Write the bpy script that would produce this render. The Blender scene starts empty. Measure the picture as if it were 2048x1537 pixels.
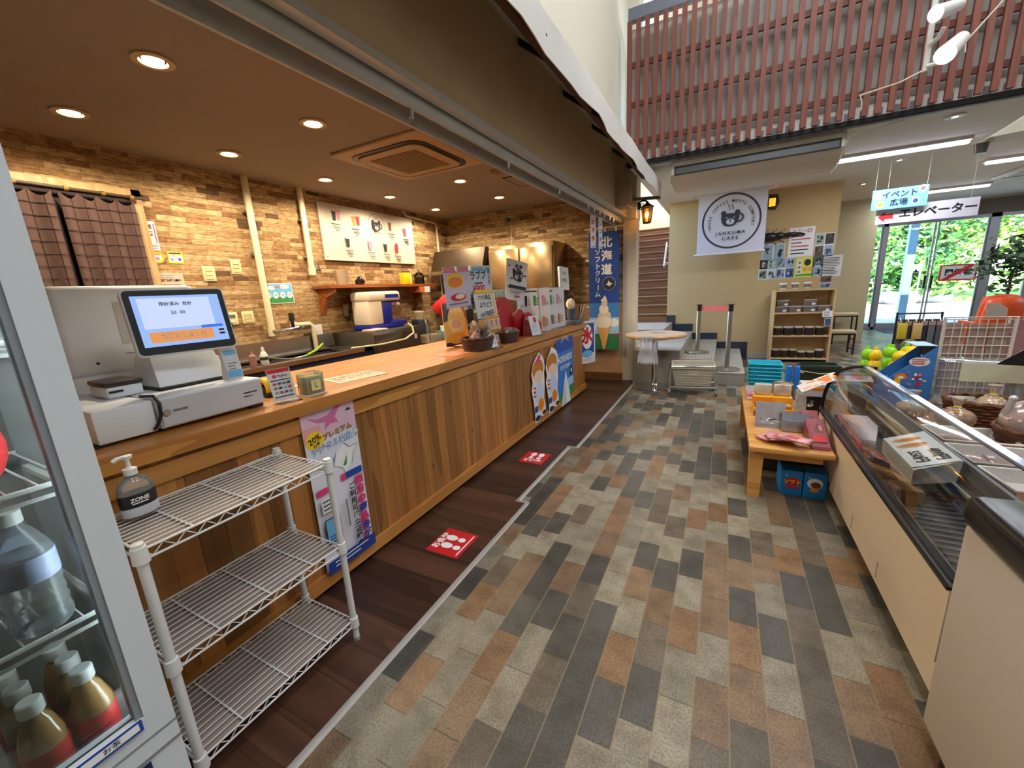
import bpy, bmesh, math, random
from mathutils import Vector, Matrix
random.seed(7)
SC = bpy.context.scene
COL = SC.collection
# ------------------------------------------------------------------ camera
FPX, YAW, PITCH, ROLL, CAMZ = 804.166, -.487748, -.226077, -.0549311, 1.4
W0, H0 = 2048, 1537
def _basis():
    cy, sy = math.cos(YAW), math.sin(YAW)
    f = Vector((sy*math.cos(PITCH), cy*math.cos(PITCH), math.sin(PITCH)))
    r = Vector((cy, -sy, 0)); u = r.cross(f)
    c, s = math.cos(ROLL), math.sin(ROLL)
    return r*c+u*s, u*c-r*s, f
RIGHT, UP, FWD = _basis()
CAM = Vector((0, 0, CAMZ))
cd = bpy.data.cameras.new('camera'); cam = bpy.data.objects.new('camera', cd); COL.objects.link(cam)
cd.sensor_width = 36; cd.lens = FPX/W0*36; cd.clip_start = .03; cd.clip_end = 300
cam.matrix_world = Matrix(((RIGHT.x, UP.x, -FWD.x, CAM.x), (RIGHT.y, UP.y, -FWD.y, CAM.y), (RIGHT.z, UP.z, -FWD.z, CAM.z), (0, 0, 0, 1)))
SC.camera = cam
# a surveyor's helper: the point of a known plane that the photograph shows at a pixel
def _ray(px, py): return RIGHT*((px-W0/2)/FPX)-UP*((py-H0/2)/FPX)+FWD
def PX(px, py, x): d = _ray(px, py); return CAM+d*((x-CAM.x)/d.x)
def PY(px, py, y): d = _ray(px, py); return CAM+d*((y-CAM.y)/d.y)
def PZ(px, py, z): d = _ray(px, py); return CAM+d*((z-CAM.z)/d.z)
# ------------------------------------------------------------------ light
SC.view_settings.view_transform = 'Standard'; SC.view_settings.look = 'None'
SC.view_settings.exposure = 0.0; SC.view_settings.gamma = 1
SC.view_settings.use_curve_mapping = False
try:
    SC.cycles.use_denoising = True; SC.cycles.max_bounces = 7; SC.cycles.transparent_max_bounces = 16
    SC.cycles.caustics_reflective = False; SC.cycles.caustics_refractive = False; SC.cycles.sample_clamp_indirect = 6
except Exception: pass
wd = bpy.data.worlds.new('sky'); SC.world = wd; wd.use_nodes = True
_n = wd.node_tree.nodes; _l = wd.node_tree.links; _n.clear()
_sky = _n.new('ShaderNodeTexSky'); _sky.sky_type = 'NISHITA'; _sky.sun_elevation = math.radians(52); _sky.sun_rotation = math.radians(120); _sky.sun_disc = False
_bg = _n.new('ShaderNodeBackground'); _bg.inputs[1].default_value = 2.0
_o = _n.new('ShaderNodeOutputWorld'); _l.new(_sky.outputs[0], _bg.inputs[0]); _l.new(_bg.outputs[0], _o.inputs[0])
def lamp(name, kind, loc, power, col=(1, 1, 1), size=.5, rot=(0, 0, 0), parent=None, **k):
    d = bpy.data.lights.new(name, kind); o = bpy.data.objects.new(name, d); COL.objects.link(o)
    d.energy = power; d.color = col; o.location = loc; o.rotation_euler = rot
    if kind == 'AREA':
        d.shape = 'RECTANGLE'; d.size = size if not isinstance(size, tuple) else size[0]; d.size_y = size if not isinstance(size, tuple) else size[1]
    elif kind == 'SUN': d.angle = .01
    else: d.shadow_soft_size = size
    for a, b in k.items(): setattr(d, a, b)
    if parent: o.parent = parent
    return o
lamp('sun', 'SUN', (6, 20, 12), 30, (1, .95, .86), rot=(math.radians(38), math.radians(12), math.radians(20)))
# added panel lamps, unseen overhead, that light the double-height hall
ATR = 70
for _x, _y in ((.6, 1.0), (.6, 3.6), (3.6, 1.0), (3.6, 3.6), (1.5, -2.2)):
    lamp('added_panel_light', 'AREA', (_x, _y, 5.83), ATR, (.93, .96, 1), (1.5, 1.1))
# ------------------------------------------------------------------ materials
def lin(c):
    c = c/255
    return c/12.92 if c <= .04045 else ((c+.055)/1.055)**2.4
def rgb(c):
    if isinstance(c, str): c = tuple(int(c[i:i+2], 16) for i in (0, 2, 4))
    return (lin(c[0]), lin(c[1]), lin(c[2]), 1)
_MC = {}
def newmat(name):
    m = bpy.data.materials.new(name); m.use_nodes = True
    nt = m.node_tree; return m, nt, nt.nodes['Principled BSDF']
def mth(nt, op, a, b=None, c=None):
    n = nt.nodes.new('ShaderNodeMath'); n.operation = op
    for i, v in enumerate((a, b, c)):
        if v is None: continue
        if isinstance(v, (int, float)): n.inputs[i].default_value = v
        else: nt.links.new(v, n.inputs[i])
    return n.outputs[0]
def ramp(nt, fac, stops, const=False):
    n = nt.nodes.new('ShaderNodeValToRGB'); cr = n.color_ramp
    if const: cr.interpolation = 'CONSTANT'
    while len(cr.elements) > 1: cr.elements.remove(cr.elements[-1])
    cr.elements[0].position = stops[0][0]; cr.elements[0].color = rgb(stops[0][1])
    for p, c in stops[1:]:
        e = cr.elements.new(p); e.color = rgb(c)
    nt.links.new(fac, n.inputs[0]); return n.outputs[0]
def coords(nt, obj=False):
    if obj: return nt.nodes.new('ShaderNodeTexCoord').outputs['Object']
    return nt.nodes.new('ShaderNodeNewGeometry').outputs['Position']
def sep(nt, v):
    n = nt.nodes.new('ShaderNodeSeparateXYZ'); nt.links.new(v, n.inputs[0]); return n.outputs
def comb(nt, x, y, z):
    n = nt.nodes.new('ShaderNodeCombineXYZ')
    for i, v in enumerate((x, y, z)):
        if isinstance(v, (int, float)): n.inputs[i].default_value = v
        else: nt.links.new(v, n.inputs[i])
    return n.outputs[0]
def noise(nt, v, scale, detail=3, rough=.55):
    n = nt.nodes.new('ShaderNodeTexNoise'); n.inputs['Scale'].default_value = scale; n.inputs['Detail'].default_value = detail; n.inputs['Roughness'].default_value = rough
    nt.links.new(v, n.inputs['Vector']); return n.outputs[0]
def white(nt, v):
    n = nt.nodes.new('ShaderNodeTexWhiteNoise'); n.noise_dimensions = '3D'; nt.links.new(v, n.inputs['Vector']); return n.outputs[0]
def mixc(nt, fac, a, b, mode='MIX'):
    n = nt.nodes.new('ShaderNodeMix'); n.data_type = 'RGBA'; n.blend_type = mode
    for i, v in ((0, fac), (6, a), (7, b)):
        if isinstance(v, (int, float)): n.inputs[i].default_value = v
        elif isinstance(v, (tuple, str)): n.inputs[i].default_value = rgb(v)
        else: nt.links.new(v, n.inputs[i])
    return n.outputs[2]
def bump(nt, b, h, s=.3, d=.01):
    n = nt.nodes.new('ShaderNodeBump'); n.inputs['Strength'].default_value = s; n.inputs['Distance'].default_value = d
    nt.links.new(h, n.inputs['Height']); nt.links.new(n.outputs[0], b.inputs['Normal'])
def M(name, col, rough=.5, metal=0, var=.06, scale=14, emit=0, bmp=0, coat=0, spec=None):
    """a painted, plastic, paper or metal surface with a little procedural unevenness"""
    if name in _MC: return _MC[name]
    m, nt, b = newmat(name); c = rgb(col)
    if var:
        f = noise(nt, coords(nt, True), scale)
        lo = tuple(max(0, x*(1-2*var)) for x in c[:3])+(1,); hi = tuple(min(1, x*(1+var)) for x in c[:3])+(1,)
        n = nt.nodes.new('ShaderNodeMix'); n.data_type = 'RGBA'; nt.links.new(f, n.inputs[0]); n.inputs[6].default_value = lo; n.inputs[7].default_value = hi
        nt.links.new(n.outputs[2], b.inputs['Base Color'])
        if bmp: bump(nt, b, f, bmp, .004)
    else: b.inputs['Base Color'].default_value = c
    b.inputs['Roughness'].default_value = rough; b.inputs['Metallic'].default_value = metal
    if spec is not None: b.inputs['Specular IOR Level'].default_value = spec
    if coat: b.inputs['Coat Weight'].default_value = coat; b.inputs['Coat Roughness'].default_value = .1
    if emit: b.inputs['Emission Color'].default_value = c; b.inputs['Emission Strength'].default_value = emit
    _MC[name] = m; return m
def glassy(name, tint='ffffff', f0=.04, rough=.02, haze=0, hazecol='ffffff'):
    """thin clear sheet: transparency with a Fresnel gloss, optionally a little milky"""
    if name in _MC: return _MC[name]
    m, nt, b = newmat(name); nt.nodes.remove(b); out = nt.nodes['Material Output']
    t = nt.nodes.new('ShaderNodeBsdfTransparent'); t.inputs[0].default_value = rgb(tint)
    g = nt.nodes.new('ShaderNodeBsdfGlossy'); g.inputs['Roughness'].default_value = rough
    fr = nt.nodes.new('ShaderNodeFresnel'); fr.inputs[0].default_value = 1.45
    k = mth(nt, 'MULTIPLY', fr.outputs[0], f0/.04); k = mth(nt, 'MINIMUM', k, 1.0)
    mx = nt.nodes.new('ShaderNodeMixShader'); nt.links.new(k, mx.inputs[0]); nt.links.new(t.outputs[0], mx.inputs[1]); nt.links.new(g.outputs[0], mx.inputs[2])
    last = mx.outputs[0]
    if haze:
        d = nt.nodes.new('ShaderNodeBsdfDiffuse'); d.inputs[0].default_value = rgb(hazecol)
        m2 = nt.nodes.new('ShaderNodeMixShader'); m2.inputs[0].default_value = haze
        nt.links.new(last, m2.inputs[1]); nt.links.new(d.outputs[0], m2.inputs[2]); last = m2.outputs[0]
    nt.links.new(last, out.inputs[0]); _MC[name] = m; return m
def wood(name, c1, c2, axis=1, rough=.4, ring=9, coat=0, plank=0, paxis=1, knots=False, obj=False, pvar=.25):
    if name in _MC: return _MC[name]
    m, nt, b = newmat(name); P = coords(nt, obj); s = sep(nt, P)
    st = [1.0]*3; st[axis] = .07
    off = 0
    if plank:
        t = mth(nt, 'DIVIDE', s[paxis], plank); pid = mth(nt, 'FLOOR', t); fr = mth(nt, 'FRACT', t)
        w = white(nt, comb(nt, pid, 3.1, 7.7)); off = mth(nt, 'MULTIPLY', w, 13.0)
    v = comb(nt, *[mth(nt, 'ADD', mth(nt, 'MULTIPLY', s[i], st[i]), off) if plank else mth(nt, 'MULTIPLY', s[i], st[i]) for i in range(3)])
    n1 = noise(nt, v, ring*4, 4, .6); n2 = noise(nt, v, ring*.9, 2)
    f = mth(nt, 'FRACT', mth(nt, 'MULTIPLY', n2, 7.0)); f = mth(nt, 'ADD', mth(nt, 'MULTIPLY', f, .45), mth(nt, 'MULTIPLY', n1, .55))
    col = ramp(nt, f, ((.15, c2), (.75, c1)))
    if plank:
        col = mixc(nt, 1.0, col, ramp(nt, w, ((0, tuple(int(255*(1-pvar)) for _ in '123')), (1, (255, 250, 240)))), 'MULTIPLY')
        e = mth(nt, 'LESS_THAN', fr, .035)
        col = mixc(nt, mth(nt, 'MULTIPLY', e, .65), col, (52, 32, 14))
    if knots:
        vo = nt.nodes.new('ShaderNodeTexVoronoi'); vo.inputs['Scale'].default_value = 6.5; vo.inputs['Randomness'].default_value = 1
        nt.links.new(comb(nt, s[0], s[1], mth(nt, 'MULTIPLY', s[2], .6)), vo.inputs['Vector'])
        k = ramp(nt, vo.outputs[0], ((.02, 'ffffff'), (.10, '000000')))
        kk = nt.nodes.new('ShaderNodeRGBToBW'); nt.links.new(k, kk.inputs[0])
        col = mixc(nt, mth(nt, 'MULTIPLY', kk.outputs[0], .75), col, (70, 38, 14))
    nt.links.new(col, b.inputs['Base Color']); b.inputs['Roughness'].default_value = rough
    if coat: b.inputs['Coat Weight'].default_value = coat; b.inputs['Coat Roughness'].default_value = .15
    bump(nt, b, n1, .08, .002); _MC[name] = m; return m
def paver():
    m, nt, b = newmat('paver_floor'); s = sep(nt, coords(nt))
    cw, cl = .109, .222
    tx = mth(nt, 'DIVIDE', mth(nt, 'ADD', s[0], .0175), cw); ci = mth(nt, 'FLOOR', tx); fx = mth(nt, 'FRACT', tx)
    r = white(nt, comb(nt, ci, 1.7, 5.3))
    sh = mth(nt, 'ADD', mth(nt, 'MULTIPLY', mth(nt, 'PINGPONG', ci, 1.0), .5), mth(nt, 'MULTIPLY', r, .22))
    ty = mth(nt, 'ADD', mth(nt, 'DIVIDE', s[1], cl), sh); ri = mth(nt, 'FLOOR', ty); fy = mth(nt, 'FRACT', ty)
    w = white(nt, comb(nt, ci, ri, 2.2))
    col = ramp(nt, w, ((0, (156, 149, 130)), (.26, (90, 88, 81)), (.56, (141, 116, 90)), (.72, (146, 114, 82)), (.82, (114, 104, 90)), (.90, (146, 139, 121))), True)
    w2 = white(nt, comb(nt, ri, ci, 9.2))
    col = mixc(nt, 1.0, col, ramp(nt, w2, ((0, (222, 222, 222)), (1, (255, 255, 255)))), 'MULTIPLY')
    sp = noise(nt, coords(nt), 130, 3); bl = noise(nt, coords(nt), 9, 2)
    col = mixc(nt, 1.0, col, ramp(nt, sp, ((.3, (190, 188, 184)), (.62, (255, 255, 255)))), 'MULTIPLY')
    col = mixc(nt, 1.0, col, ramp(nt, bl, ((.3, (214, 210, 204)), (.6, (255, 255, 255)))), 'MULTIPLY')
    gx = mth(nt, 'ADD', mth(nt, 'LESS_THAN', fx, .028), mth(nt, 'GREATER_THAN', fx, .985)); gy = mth(nt, 'LESS_THAN', fy, .018)
    g = mth(nt, 'MINIMUM', mth(nt, 'ADD', gx, gy), 1.0)
    gc = mixc(nt, gx, (74, 62, 48), (128, 112, 86))
    col = mixc(nt, mth(nt, 'MULTIPLY', g, .8), col, gc)
    nt.links.new(col, b.inputs['Base Color'])
    rr = mth(nt, 'ADD', mth(nt, 'MULTIPLY', sp, .25), .30); nt.links.new(rr, b.inputs['Roughness'])
    hh = mth(nt, 'SUBTRACT', mth(nt, 'MULTIPLY', sp, .25), mth(nt, 'MULTIPLY', g, 1.0)); bump(nt, b, hh, .35, .003)
    return m
def ledgestone():
    m, nt, b = newmat('ledgestone_wall'); s = sep(nt, coords(nt)); u = mth(nt, 'ADD', s[0], s[1])
    rh = .046
    wob = mth(nt, 'MULTIPLY', noise(nt, coords(nt), 2.0, 1), .012)
    tz = mth(nt, 'DIVIDE', mth(nt, 'ADD', s[2], wob), rh); ri = mth(nt, 'FLOOR', tz); fz = mth(nt, 'FRACT', tz)
    r = white(nt, comb(nt, ri, 4.4, 1.1)); L = mth(nt, 'ADD', mth(nt, 'MULTIPLY', r, .13), .13)
    tu = mth(nt, 'ADD', mth(nt, 'DIVIDE', u, L), mth(nt, 'MULTIPLY', r, 17.0)); ui = mth(nt, 'FLOOR', tu); fu = mth(nt, 'FRACT', tu)
    w = white(nt, comb(nt, ri, ui, 6.6))
    col = ramp(nt, w, ((0, (196, 164, 116)), (.3, (182, 148, 102)), (.5, (165, 128, 84)), (.68, (205, 176, 130)), (.84, (142, 106, 68)), (.96, (104, 78, 52))), True)
    v = comb(nt, mth(nt, 'MULTIPLY', u, .25), 0.0, s[2]); st = noise(nt, v, 60, 4, .65)
    col = mixc(nt, 1.0, col, ramp(nt, st, ((.28, (150, 134, 116)), (.6, (255, 255, 255)))), 'MULTIPLY')
    e = mth(nt, 'MINIMUM', mth(nt, 'ADD', mth(nt, 'LESS_THAN', fz, .10), mth(nt, 'LESS_THAN', fu, .018)), 1.0)
    col = mixc(nt, mth(nt, 'MULTIPLY', e, .55), col, (70, 50, 30))
    nt.links.new(col, b.inputs['Base Color']); b.inputs['Roughness'].default_value = .85
    h = mth(nt, 'ADD', mth(nt, 'MULTIPLY', w, .9), mth(nt, 'MULTIPLY', st, .5)); h = mth(nt, 'SUBTRACT', h, mth(nt, 'MULTIPLY', e, .9)); bump(nt, b, h, .7, .012)
    return m
# ------------------------------------------------------------------ mesh builder
class MB:
    def __init__(s): s.v = []; s.f = []; s.k = []; s.m = []; s.X = Matrix()
    def mi(s, m):
        if m not in s.m: s.m.append(m)
        return s.m.index(m)
    def add(s, vs, fs, m, X=None):
        o = len(s.v); T = s.X @ X if X is not None else s.X
        s.v += [T @ Vector(v) for v in vs]; k = s.mi(m)
        for f in fs: s.f.append([o+i for i in f]); s.k.append(k)
        return s
    def box(s, a, b, m, X=None):
        (x0, y0, z0), (x1, y1, z1) = a, b
        x0, x1 = sorted((x0, x1)); y0, y1 = sorted((y0, y1)); z0, z1 = sorted((z0, z1))
        return s.add([(x0, y0, z0), (x1, y0, z0), (x1, y1, z0), (x0, y1, z0), (x0, y0, z1), (x1, y0, z1), (x1, y1, z1), (x0, y1, z1)],
                     [(0, 3, 2, 1), (4, 5, 6, 7), (0, 1, 5, 4), (1, 2, 6, 5), (2, 3, 7, 6), (3, 0, 4, 7)], m, X)
    def hexa(s, p, m):  # eight corners: bottom four, then top four
        return s.add(p, [(0, 3, 2, 1), (4, 5, 6, 7), (0, 1, 5, 4), (1, 2, 6, 5), (2, 3, 7, 6), (3, 0, 4, 7)], m)
    def rbox(s, a, b, m, r=.01, seg=2, X=None):
        bm = bmesh.new(); bmesh.ops.create_cube(bm, size=1)
        d = [abs(b[i]-a[i]) for i in range(3)]; c = [(a[i]+b[i])/2 for i in range(3)]
        for v in bm.verts: v.co = Vector([v.co[i]*d[i]+c[i] for i in range(3)])
        bmesh.ops.bevel(bm, geom=bm.edges[:], offset=min(r, min(d)*.49), segments=seg, affect='EDGES', profile=.5)
        bm.verts.index_update()
        s.add([v.co[:] for v in bm.verts], [[v.index for v in f.verts] for f in bm.faces], m, X); bm.free(); return s
    def cyl(s, p, q, r, m, r2=None, n=14, caps=True):
        p, q = Vector(p), Vector(q); d = (q-p).normalized(); a = d.orthogonal().normalized(); b = d.cross(a); r2 = r if r2 is None else r2
        vs = []; fs = []
        for i in range(n):
            t = 2*math.pi*i/n; o = a*math.cos(t)+b*math.sin(t); vs += [p+o*r, q+o*r2]
        for i in range(n):
            j = (i+1) % n; fs.append((2*i, 2*j, 2*j+1, 2*i+1))
        if caps: fs.append([2*i for i in range(n)][::-1]); fs.append([2*i+1 for i in range(n)])
        return s.add(vs, fs, m)
    def tube(s, pts, r, m, n=8, closed=False, caps=True):
        pts = [Vector(p) for p in pts]; N = len(pts); vs = []; fs = []; a = None
        for i, p in enumerate(pts):
            d = (pts[(i+1) % N]-pts[i-1]) if closed else (pts[min(i+1, N-1)]-pts[max(i-1, 0)])
            d.normalize(); a = d.orthogonal().normalized() if a is None else (a-d*a.dot(d)).normalized(); b = d.cross(a)
            for k in range(n):
                t = 2*math.pi*k/n; vs.append(p+(a*math.cos(t)+b*math.sin(t))*r)
        for i in range(N if closed else N-1):
            j = (i+1) % N
            for k in range(n): l = (k+1) % n; fs.append((i*n+k, i*n+l, j*n+l, j*n+k))
        if caps and not closed: fs.append(list(range(n))[::-1]); fs.append([(N-1)*n+k for k in range(n)])
        return s.add(vs, fs, m)
    def lathe(s, prof, m, c=(0, 0, 0), n=24, X=None):
        vs = []; fs = []; N = len(prof)
        for r, z in prof:
            for k in range(n): t = 2*math.pi*k/n; vs.append((c[0]+r*math.cos(t), c[1]+r*math.sin(t), c[2]+z))
        for i in range(N-1):
            for k in range(n): l = (k+1) % n; fs.append((i*n+k, i*n+l, (i+1)*n+l, (i+1)*n+k))
        if prof[0][0] > 1e-5: fs.append(list(range(n))[::-1])
        if prof[-1][0] > 1e-5: fs.append([(N-1)*n+k for k in range(n)])
        return s.add(vs, fs, m, X)
    def ell(s, c, r, m, nu=14, nv=9, X=None):
        if isinstance(r, (int, float)): r = (r, r, r)
        vs = [(c[0], c[1], c[2]-r[2])]; fs = []
        for i in range(1, nv):
            a = math.pi*i/nv
            for k in range(nu): t = 2*math.pi*k/nu; vs.append((c[0]+r[0]*math.sin(a)*math.cos(t), c[1]+r[1]*math.sin(a)*math.sin(t), c[2]-r[2]*math.cos(a)))
        vs.append((c[0], c[1], c[2]+r[2])); L = len(vs)-1
        for k in range(nu):
            l = (k+1) % nu; fs.append((0, 1+l, 1+k)); fs.append((L, 1+(nv-2)*nu+k, 1+(nv-2)*nu+l))
            for i in range(nv-2): fs.append((1+i*nu+k, 1+i*nu+l, 1+(i+1)*nu+l, 1+(i+1)*nu+k))
        return s.add(vs, fs, m, X)
    def prism(s, pts, d0, d1, m, axis=2, X=None):
        """an outline given in the plane across the axis, extruded from d0 to d1"""
        def P(p, d): return {2: (p[0], p[1], d), 1: (p[0], d, p[1]), 0: (d, p[0], p[1])}[axis]
        n = len(pts); vs = [P(p, d0) for p in pts]+[P(p, d1) for p in pts]
        fs = [list(range(n))[::-1], [n+i for i in range(n)]]+[(i, (i+1) % n, n+(i+1) % n, n+i) for i in range(n)]
        return s.add(vs, fs, m, X)
    def build(s, name, parent=None, loc=None, rz=0, mtx=None, ang=35):
        me = bpy.data.meshes.new(name); me.from_pydata([v[:] for v in s.v], [], s.f)
        for m in s.m: me.materials.append(m)
        me.polygons.foreach_set('material_index', s.k)
        bm = bmesh.new(); bm.from_mesh(me); bmesh.ops.recalc_face_normals(bm, faces=bm.faces[:]); bm.to_mesh(me); bm.free()
        me.polygons.foreach_set('use_smooth', [True]*len(me.polygons))
        try: me.set_sharp_from_angle(angle=math.radians(ang))
        except Exception: pass
        me.update(); o = bpy.data.objects.new(name, me); COL.objects.link(o)
        if parent is not None: o.parent = parent
        if mtx is not None: o.matrix_basis = mtx
        elif loc is not None: o.location = loc; o.rotation_euler = (0, 0, rz)
        return o
def tag(o, label, cat, group=None):
    o['label'] = label; o['category'] = cat
    if group: o['group'] = group
    return o
def thing(name, label, cat, loc=(0, 0, 0), rz=0, group=None, mtx=None):
    o = bpy.data.objects.new(name, None); COL.objects.link(o); o.empty_display_size = .05
    if mtx is not None: o.matrix_basis = mtx
    else: o.location = loc; o.rotation_euler = (0, 0, rz)
    return tag(o, label, cat, group)
def solo(name, mb, label, cat, loc=(0, 0, 0), rz=0, group=None, mtx=None): return tag(mb.build(name, None, loc, rz, mtx), label, cat, group)
def struct(name, mb, loc=None): o = mb.build(name, None, loc); o['kind'] = 'structure'; return o
def dup(root, loc=None, rz=None, label=None, group=None, mtx=None):
    r = root.copy(); COL.objects.link(r)
    if mtx is not None: r.matrix_basis = mtx
    else:
        if loc is not None: r.location = loc
        if rz is not None: r.rotation_euler = (0, 0, rz)
    if label: r['label'] = label
    if group: r['group'] = group
    for ch in root.children:
        c = ch.copy(); COL.objects.link(c); c.parent = r
        for g in ch.children: d = g.copy(); COL.objects.link(d); d.parent = c
    return r
# ------------------------------------------------------------------ flat printed things
_TC = {}
def textmesh(t, bold=0.0):
    k = (t, bold)
    if k in _TC: return _TC[k]
    c = bpy.data.curves.new('t', 'FONT'); c.body = t; c.size = 1; c.align_x = 'CENTER'; c.align_y = 'CENTER'; c.resolution_u = 2; c.offset = bold
    o = bpy.data.objects.new('t', c); me = bpy.data.meshes.new_from_object(o)
    vs = [v.co[:2] for v in me.vertices]; fs = [list(p.vertices) for p in me.polygons]
    bpy.data.objects.remove(o); bpy.data.curves.remove(c); bpy.data.meshes.remove(me)
    _TC[k] = (vs, fs); return _TC[k]
INK = M('black_ink', (26, 26, 28), .6, var=0); WHITE = M('white_ink', (238, 238, 236), .6, var=0); RED = M('red_ink', (200, 30, 34), .55, var=0)
BLUE = M('blue_ink', (28, 70, 160), .55, var=0); GREYI = M('grey_ink', (120, 120, 124), .6, var=0); ORG = M('orange_ink', (236, 130, 40), .55, var=0)
YEL = M('yellow_ink', (246, 204, 30), .55, var=0); GRN = M('green_ink', (50, 140, 70), .55, var=0); PINK = M('pink_ink', (232, 130, 160), .55, var=0); SKYB = M('sky_blue_ink', (110, 180, 226), .55, var=0)
BRN = M('brown_ink', (110, 66, 36), .55, var=0); NAVY = M('navy_ink', (24, 34, 70), .5, var=0); PURP = M('purple_ink', (96, 60, 130), .55, var=0)
PAPER = M('white_paper', (226, 226, 228), .6, var=.02); CREAMP = M('cream_paper', (232, 214, 180), .6, var=.02)
class Sheet(MB):
    """a flat printed sheet: x right, y up, z towards the reader, centre at the origin"""
    def __init__(s, w, h, m, t=.002, r=0, pts=None):
        super().__init__(); s.w = w; s.h = h; s.z = .0004
        if pts: s.prism(pts, -t, 0, m)
        elif r: s.prism(s._round(w, h, r), -t, 0, m)
        else: s.box((-w/2, -h/2, -t), (w/2, h/2, 0), m)
    def _round(s, w, h, r):
        o = []
        for cx, cy, a in ((w/2-r, h/2-r, 0), (-w/2+r, h/2-r, 90), (-w/2+r, -h/2+r, 180), (w/2-r, -h/2+r, 270)):
            for k in range(5): t = math.radians(a+k*22.5); o.append((cx+r*math.cos(t), cy+r*math.sin(t)))
        return o
    def up(s): s.z += .0004
    def poly(s, pts, m): s.add([(p[0], p[1], s.z) for p in pts], [list(range(len(pts)))], m); s.up(); return s
    def rect(s, x, y, w, h, m): return s.poly([(x-w/2, y-h/2), (x+w/2, y-h/2), (x+w/2, y+h/2), (x-w/2, y+h/2)], m)
    def oval(s, x, y, a, b, m, n=24): return s.poly([(x+a*math.cos(2*math.pi*i/n), y+b*math.sin(2*math.pi*i/n)) for i in range(n)], m)
    def ring(s, x, y, r0, r1, m, n=64, a0=0, a1=360):
        vs = []; fs = []
        for i in range(n+1):
            t = math.radians(a0+(a1-a0)*i/n); c, d = math.cos(t), math.sin(t); vs += [(x+r0*c, y+r0*d, s.z), (x+r1*c, y+r1*d, s.z)]
        for i in range(n): fs.append((2*i, 2*i+1, 2*i+3, 2*i+2))
        s.add(vs, fs, m); s.up(); return s
    def text(s, t, x, y, size, m, rot=0, bold=0.012, sx=1.0):
        vs, fs = textmesh(t, bold); c, d = math.cos(rot), math.sin(rot)
        s.add([(x+(a*sx*c-b*d)*size, y+(a*sx*d+b*c)*size, s.z) for a, b in vs], fs, m); s.up(); return s
    def vtext(s, t, x, y, size, step, m, bold=.02, rotbar=True):
        for i, ch in enumerate(t):
            s.text(ch, x, y-i*step, size, m, rot=-math.pi/2 if (rotbar and ch == 'ー') else 0, bold=bold)
        return s
    def lines(s, x, y, w, n, step, th, m, rag=.35, seed=1):
        R = random.Random(seed)
        for i in range(n):
            ww = w*(1-rag*R.random()); s.rect(x-w/2+ww/2, y-i*step, ww, th, m)
        return s
    def blobs(s, x, y, w, h, n, cols, seed=1, k=.35):
        R = random.Random(seed)
        for i in range(n):
            a = w*k*(.4+.6*R.random())/2; b = h*k*(.4+.6*R.random())/2
            s.oval(x+(R.random()-.5)*(w-2*a), y+(R.random()-.5)*(h-2*b), a, b, cols[i % len(cols)], 10)
        return s
def frame(o, r, u):
    """matrix of a sheet with its centre at o, its x axis along r and y axis near u"""
    r = Vector(r).normalized(); u = Vector(u); n = r.cross(u).normalized(); u = n.cross(r)
    return Matrix(((r.x, u.x, n.x, o[0]), (r.y, u.y, n.y, o[1]), (r.z, u.z, n.z, o[2]), (0, 0, 0, 1)))
def onX(x, y, z): return frame((x, y, z), (0, 1, 0), (0, 0, 1))      # faces +x
def onY(x, y, z, rz=0): return frame((x, y, z), (math.cos(rz), math.sin(rz), 0), (0, 0, 1))  # faces -y
def onZ(x, y, z, rz=0): return frame((x, y, z), (math.cos(rz), math.sin(rz), 0), (-math.sin(rz), math.cos(rz), 0))
# ================================================================== THE SETTING
STONE = ledgestone(); PAVER = paver()
DARKW = wood('dark_floor_boards', (92, 62, 48), (62, 40, 30), axis=0, rough=.38, ring=5, plank=.15, paxis=1, pvar=.3)
CAFECEIL = M('brown_ceiling_paint', (158, 148, 136), .8, var=.03)
PLASTER = M('cream_textured_plaster', (226, 220, 200), .85, var=.06, scale=160, bmp=.35)
HALLCEIL = M('white_ceiling_board', (226, 224, 216), .8, var=.02)
BEIGE = M('tan_wall_paint', (190, 164, 116), .8, var=.03)
OLIVE = M('pale_olive_wall_paint', (186, 178, 146), .8, var=.03)
ALU = M('brushed_aluminium', (206, 204, 198), .42, .55, var=.05); STEEL = M('stainless_steel', (196, 194, 190), .28, 1, var=.05); CHROME = M('chrome', (220, 222, 224), .12, 1, var=.02)
DARK = M('dark_recess', (24, 22, 22), .7, var=.02); BLACK = M('black_plastic', (22, 22, 24), .4, var=.03); WPL = M('white_plastic', (226, 226, 222), .4, var=.02)
CREAMPIPE = M('cream_pvc', (226, 214, 180), .5, var=.03); OFFW = M('off_white_enamel', (222, 216, 200), .45, var=.02)
NAVYT = M('dark_navy_skirting', (40, 46, 58), .6, var=.05); CONC = M('grey_concrete_tile', (160, 154, 142), .6, var=.12, scale=6); CONC2 = M('ribbed_tan_tile', (156, 140, 108), .7, var=.1)
STAIRW = wood('brown_stair_wood', (136, 92, 50), (92, 58, 28), axis=0, rough=.5, ring=4)
REDW = wood('red_brown_slats', (128, 68, 50), (96, 48, 37), axis=2, rough=.55, ring=5)
PINE = wood('golden_pine', (202, 138, 66), (160, 98, 38), axis=1, rough=.42, ring=6, coat=.12)
PINEV = wood('knotty_cedar_boards', (200, 140, 76), (158, 98, 46), axis=2, rough=.4, ring=5, plank=.088, paxis=1, knots=True, pvar=.27)
PINEH = wood('golden_pine_rail', (206, 146, 76), (172, 110, 50), axis=1, rough=.35, ring=6)
WAINS = M('peach_wainscot', (208, 156, 108), .6, var=.04)
BASEW = wood('brown_baseboard', (138, 92, 44), (104, 64, 26), axis=0, rough=.45, ring=5)

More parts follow.
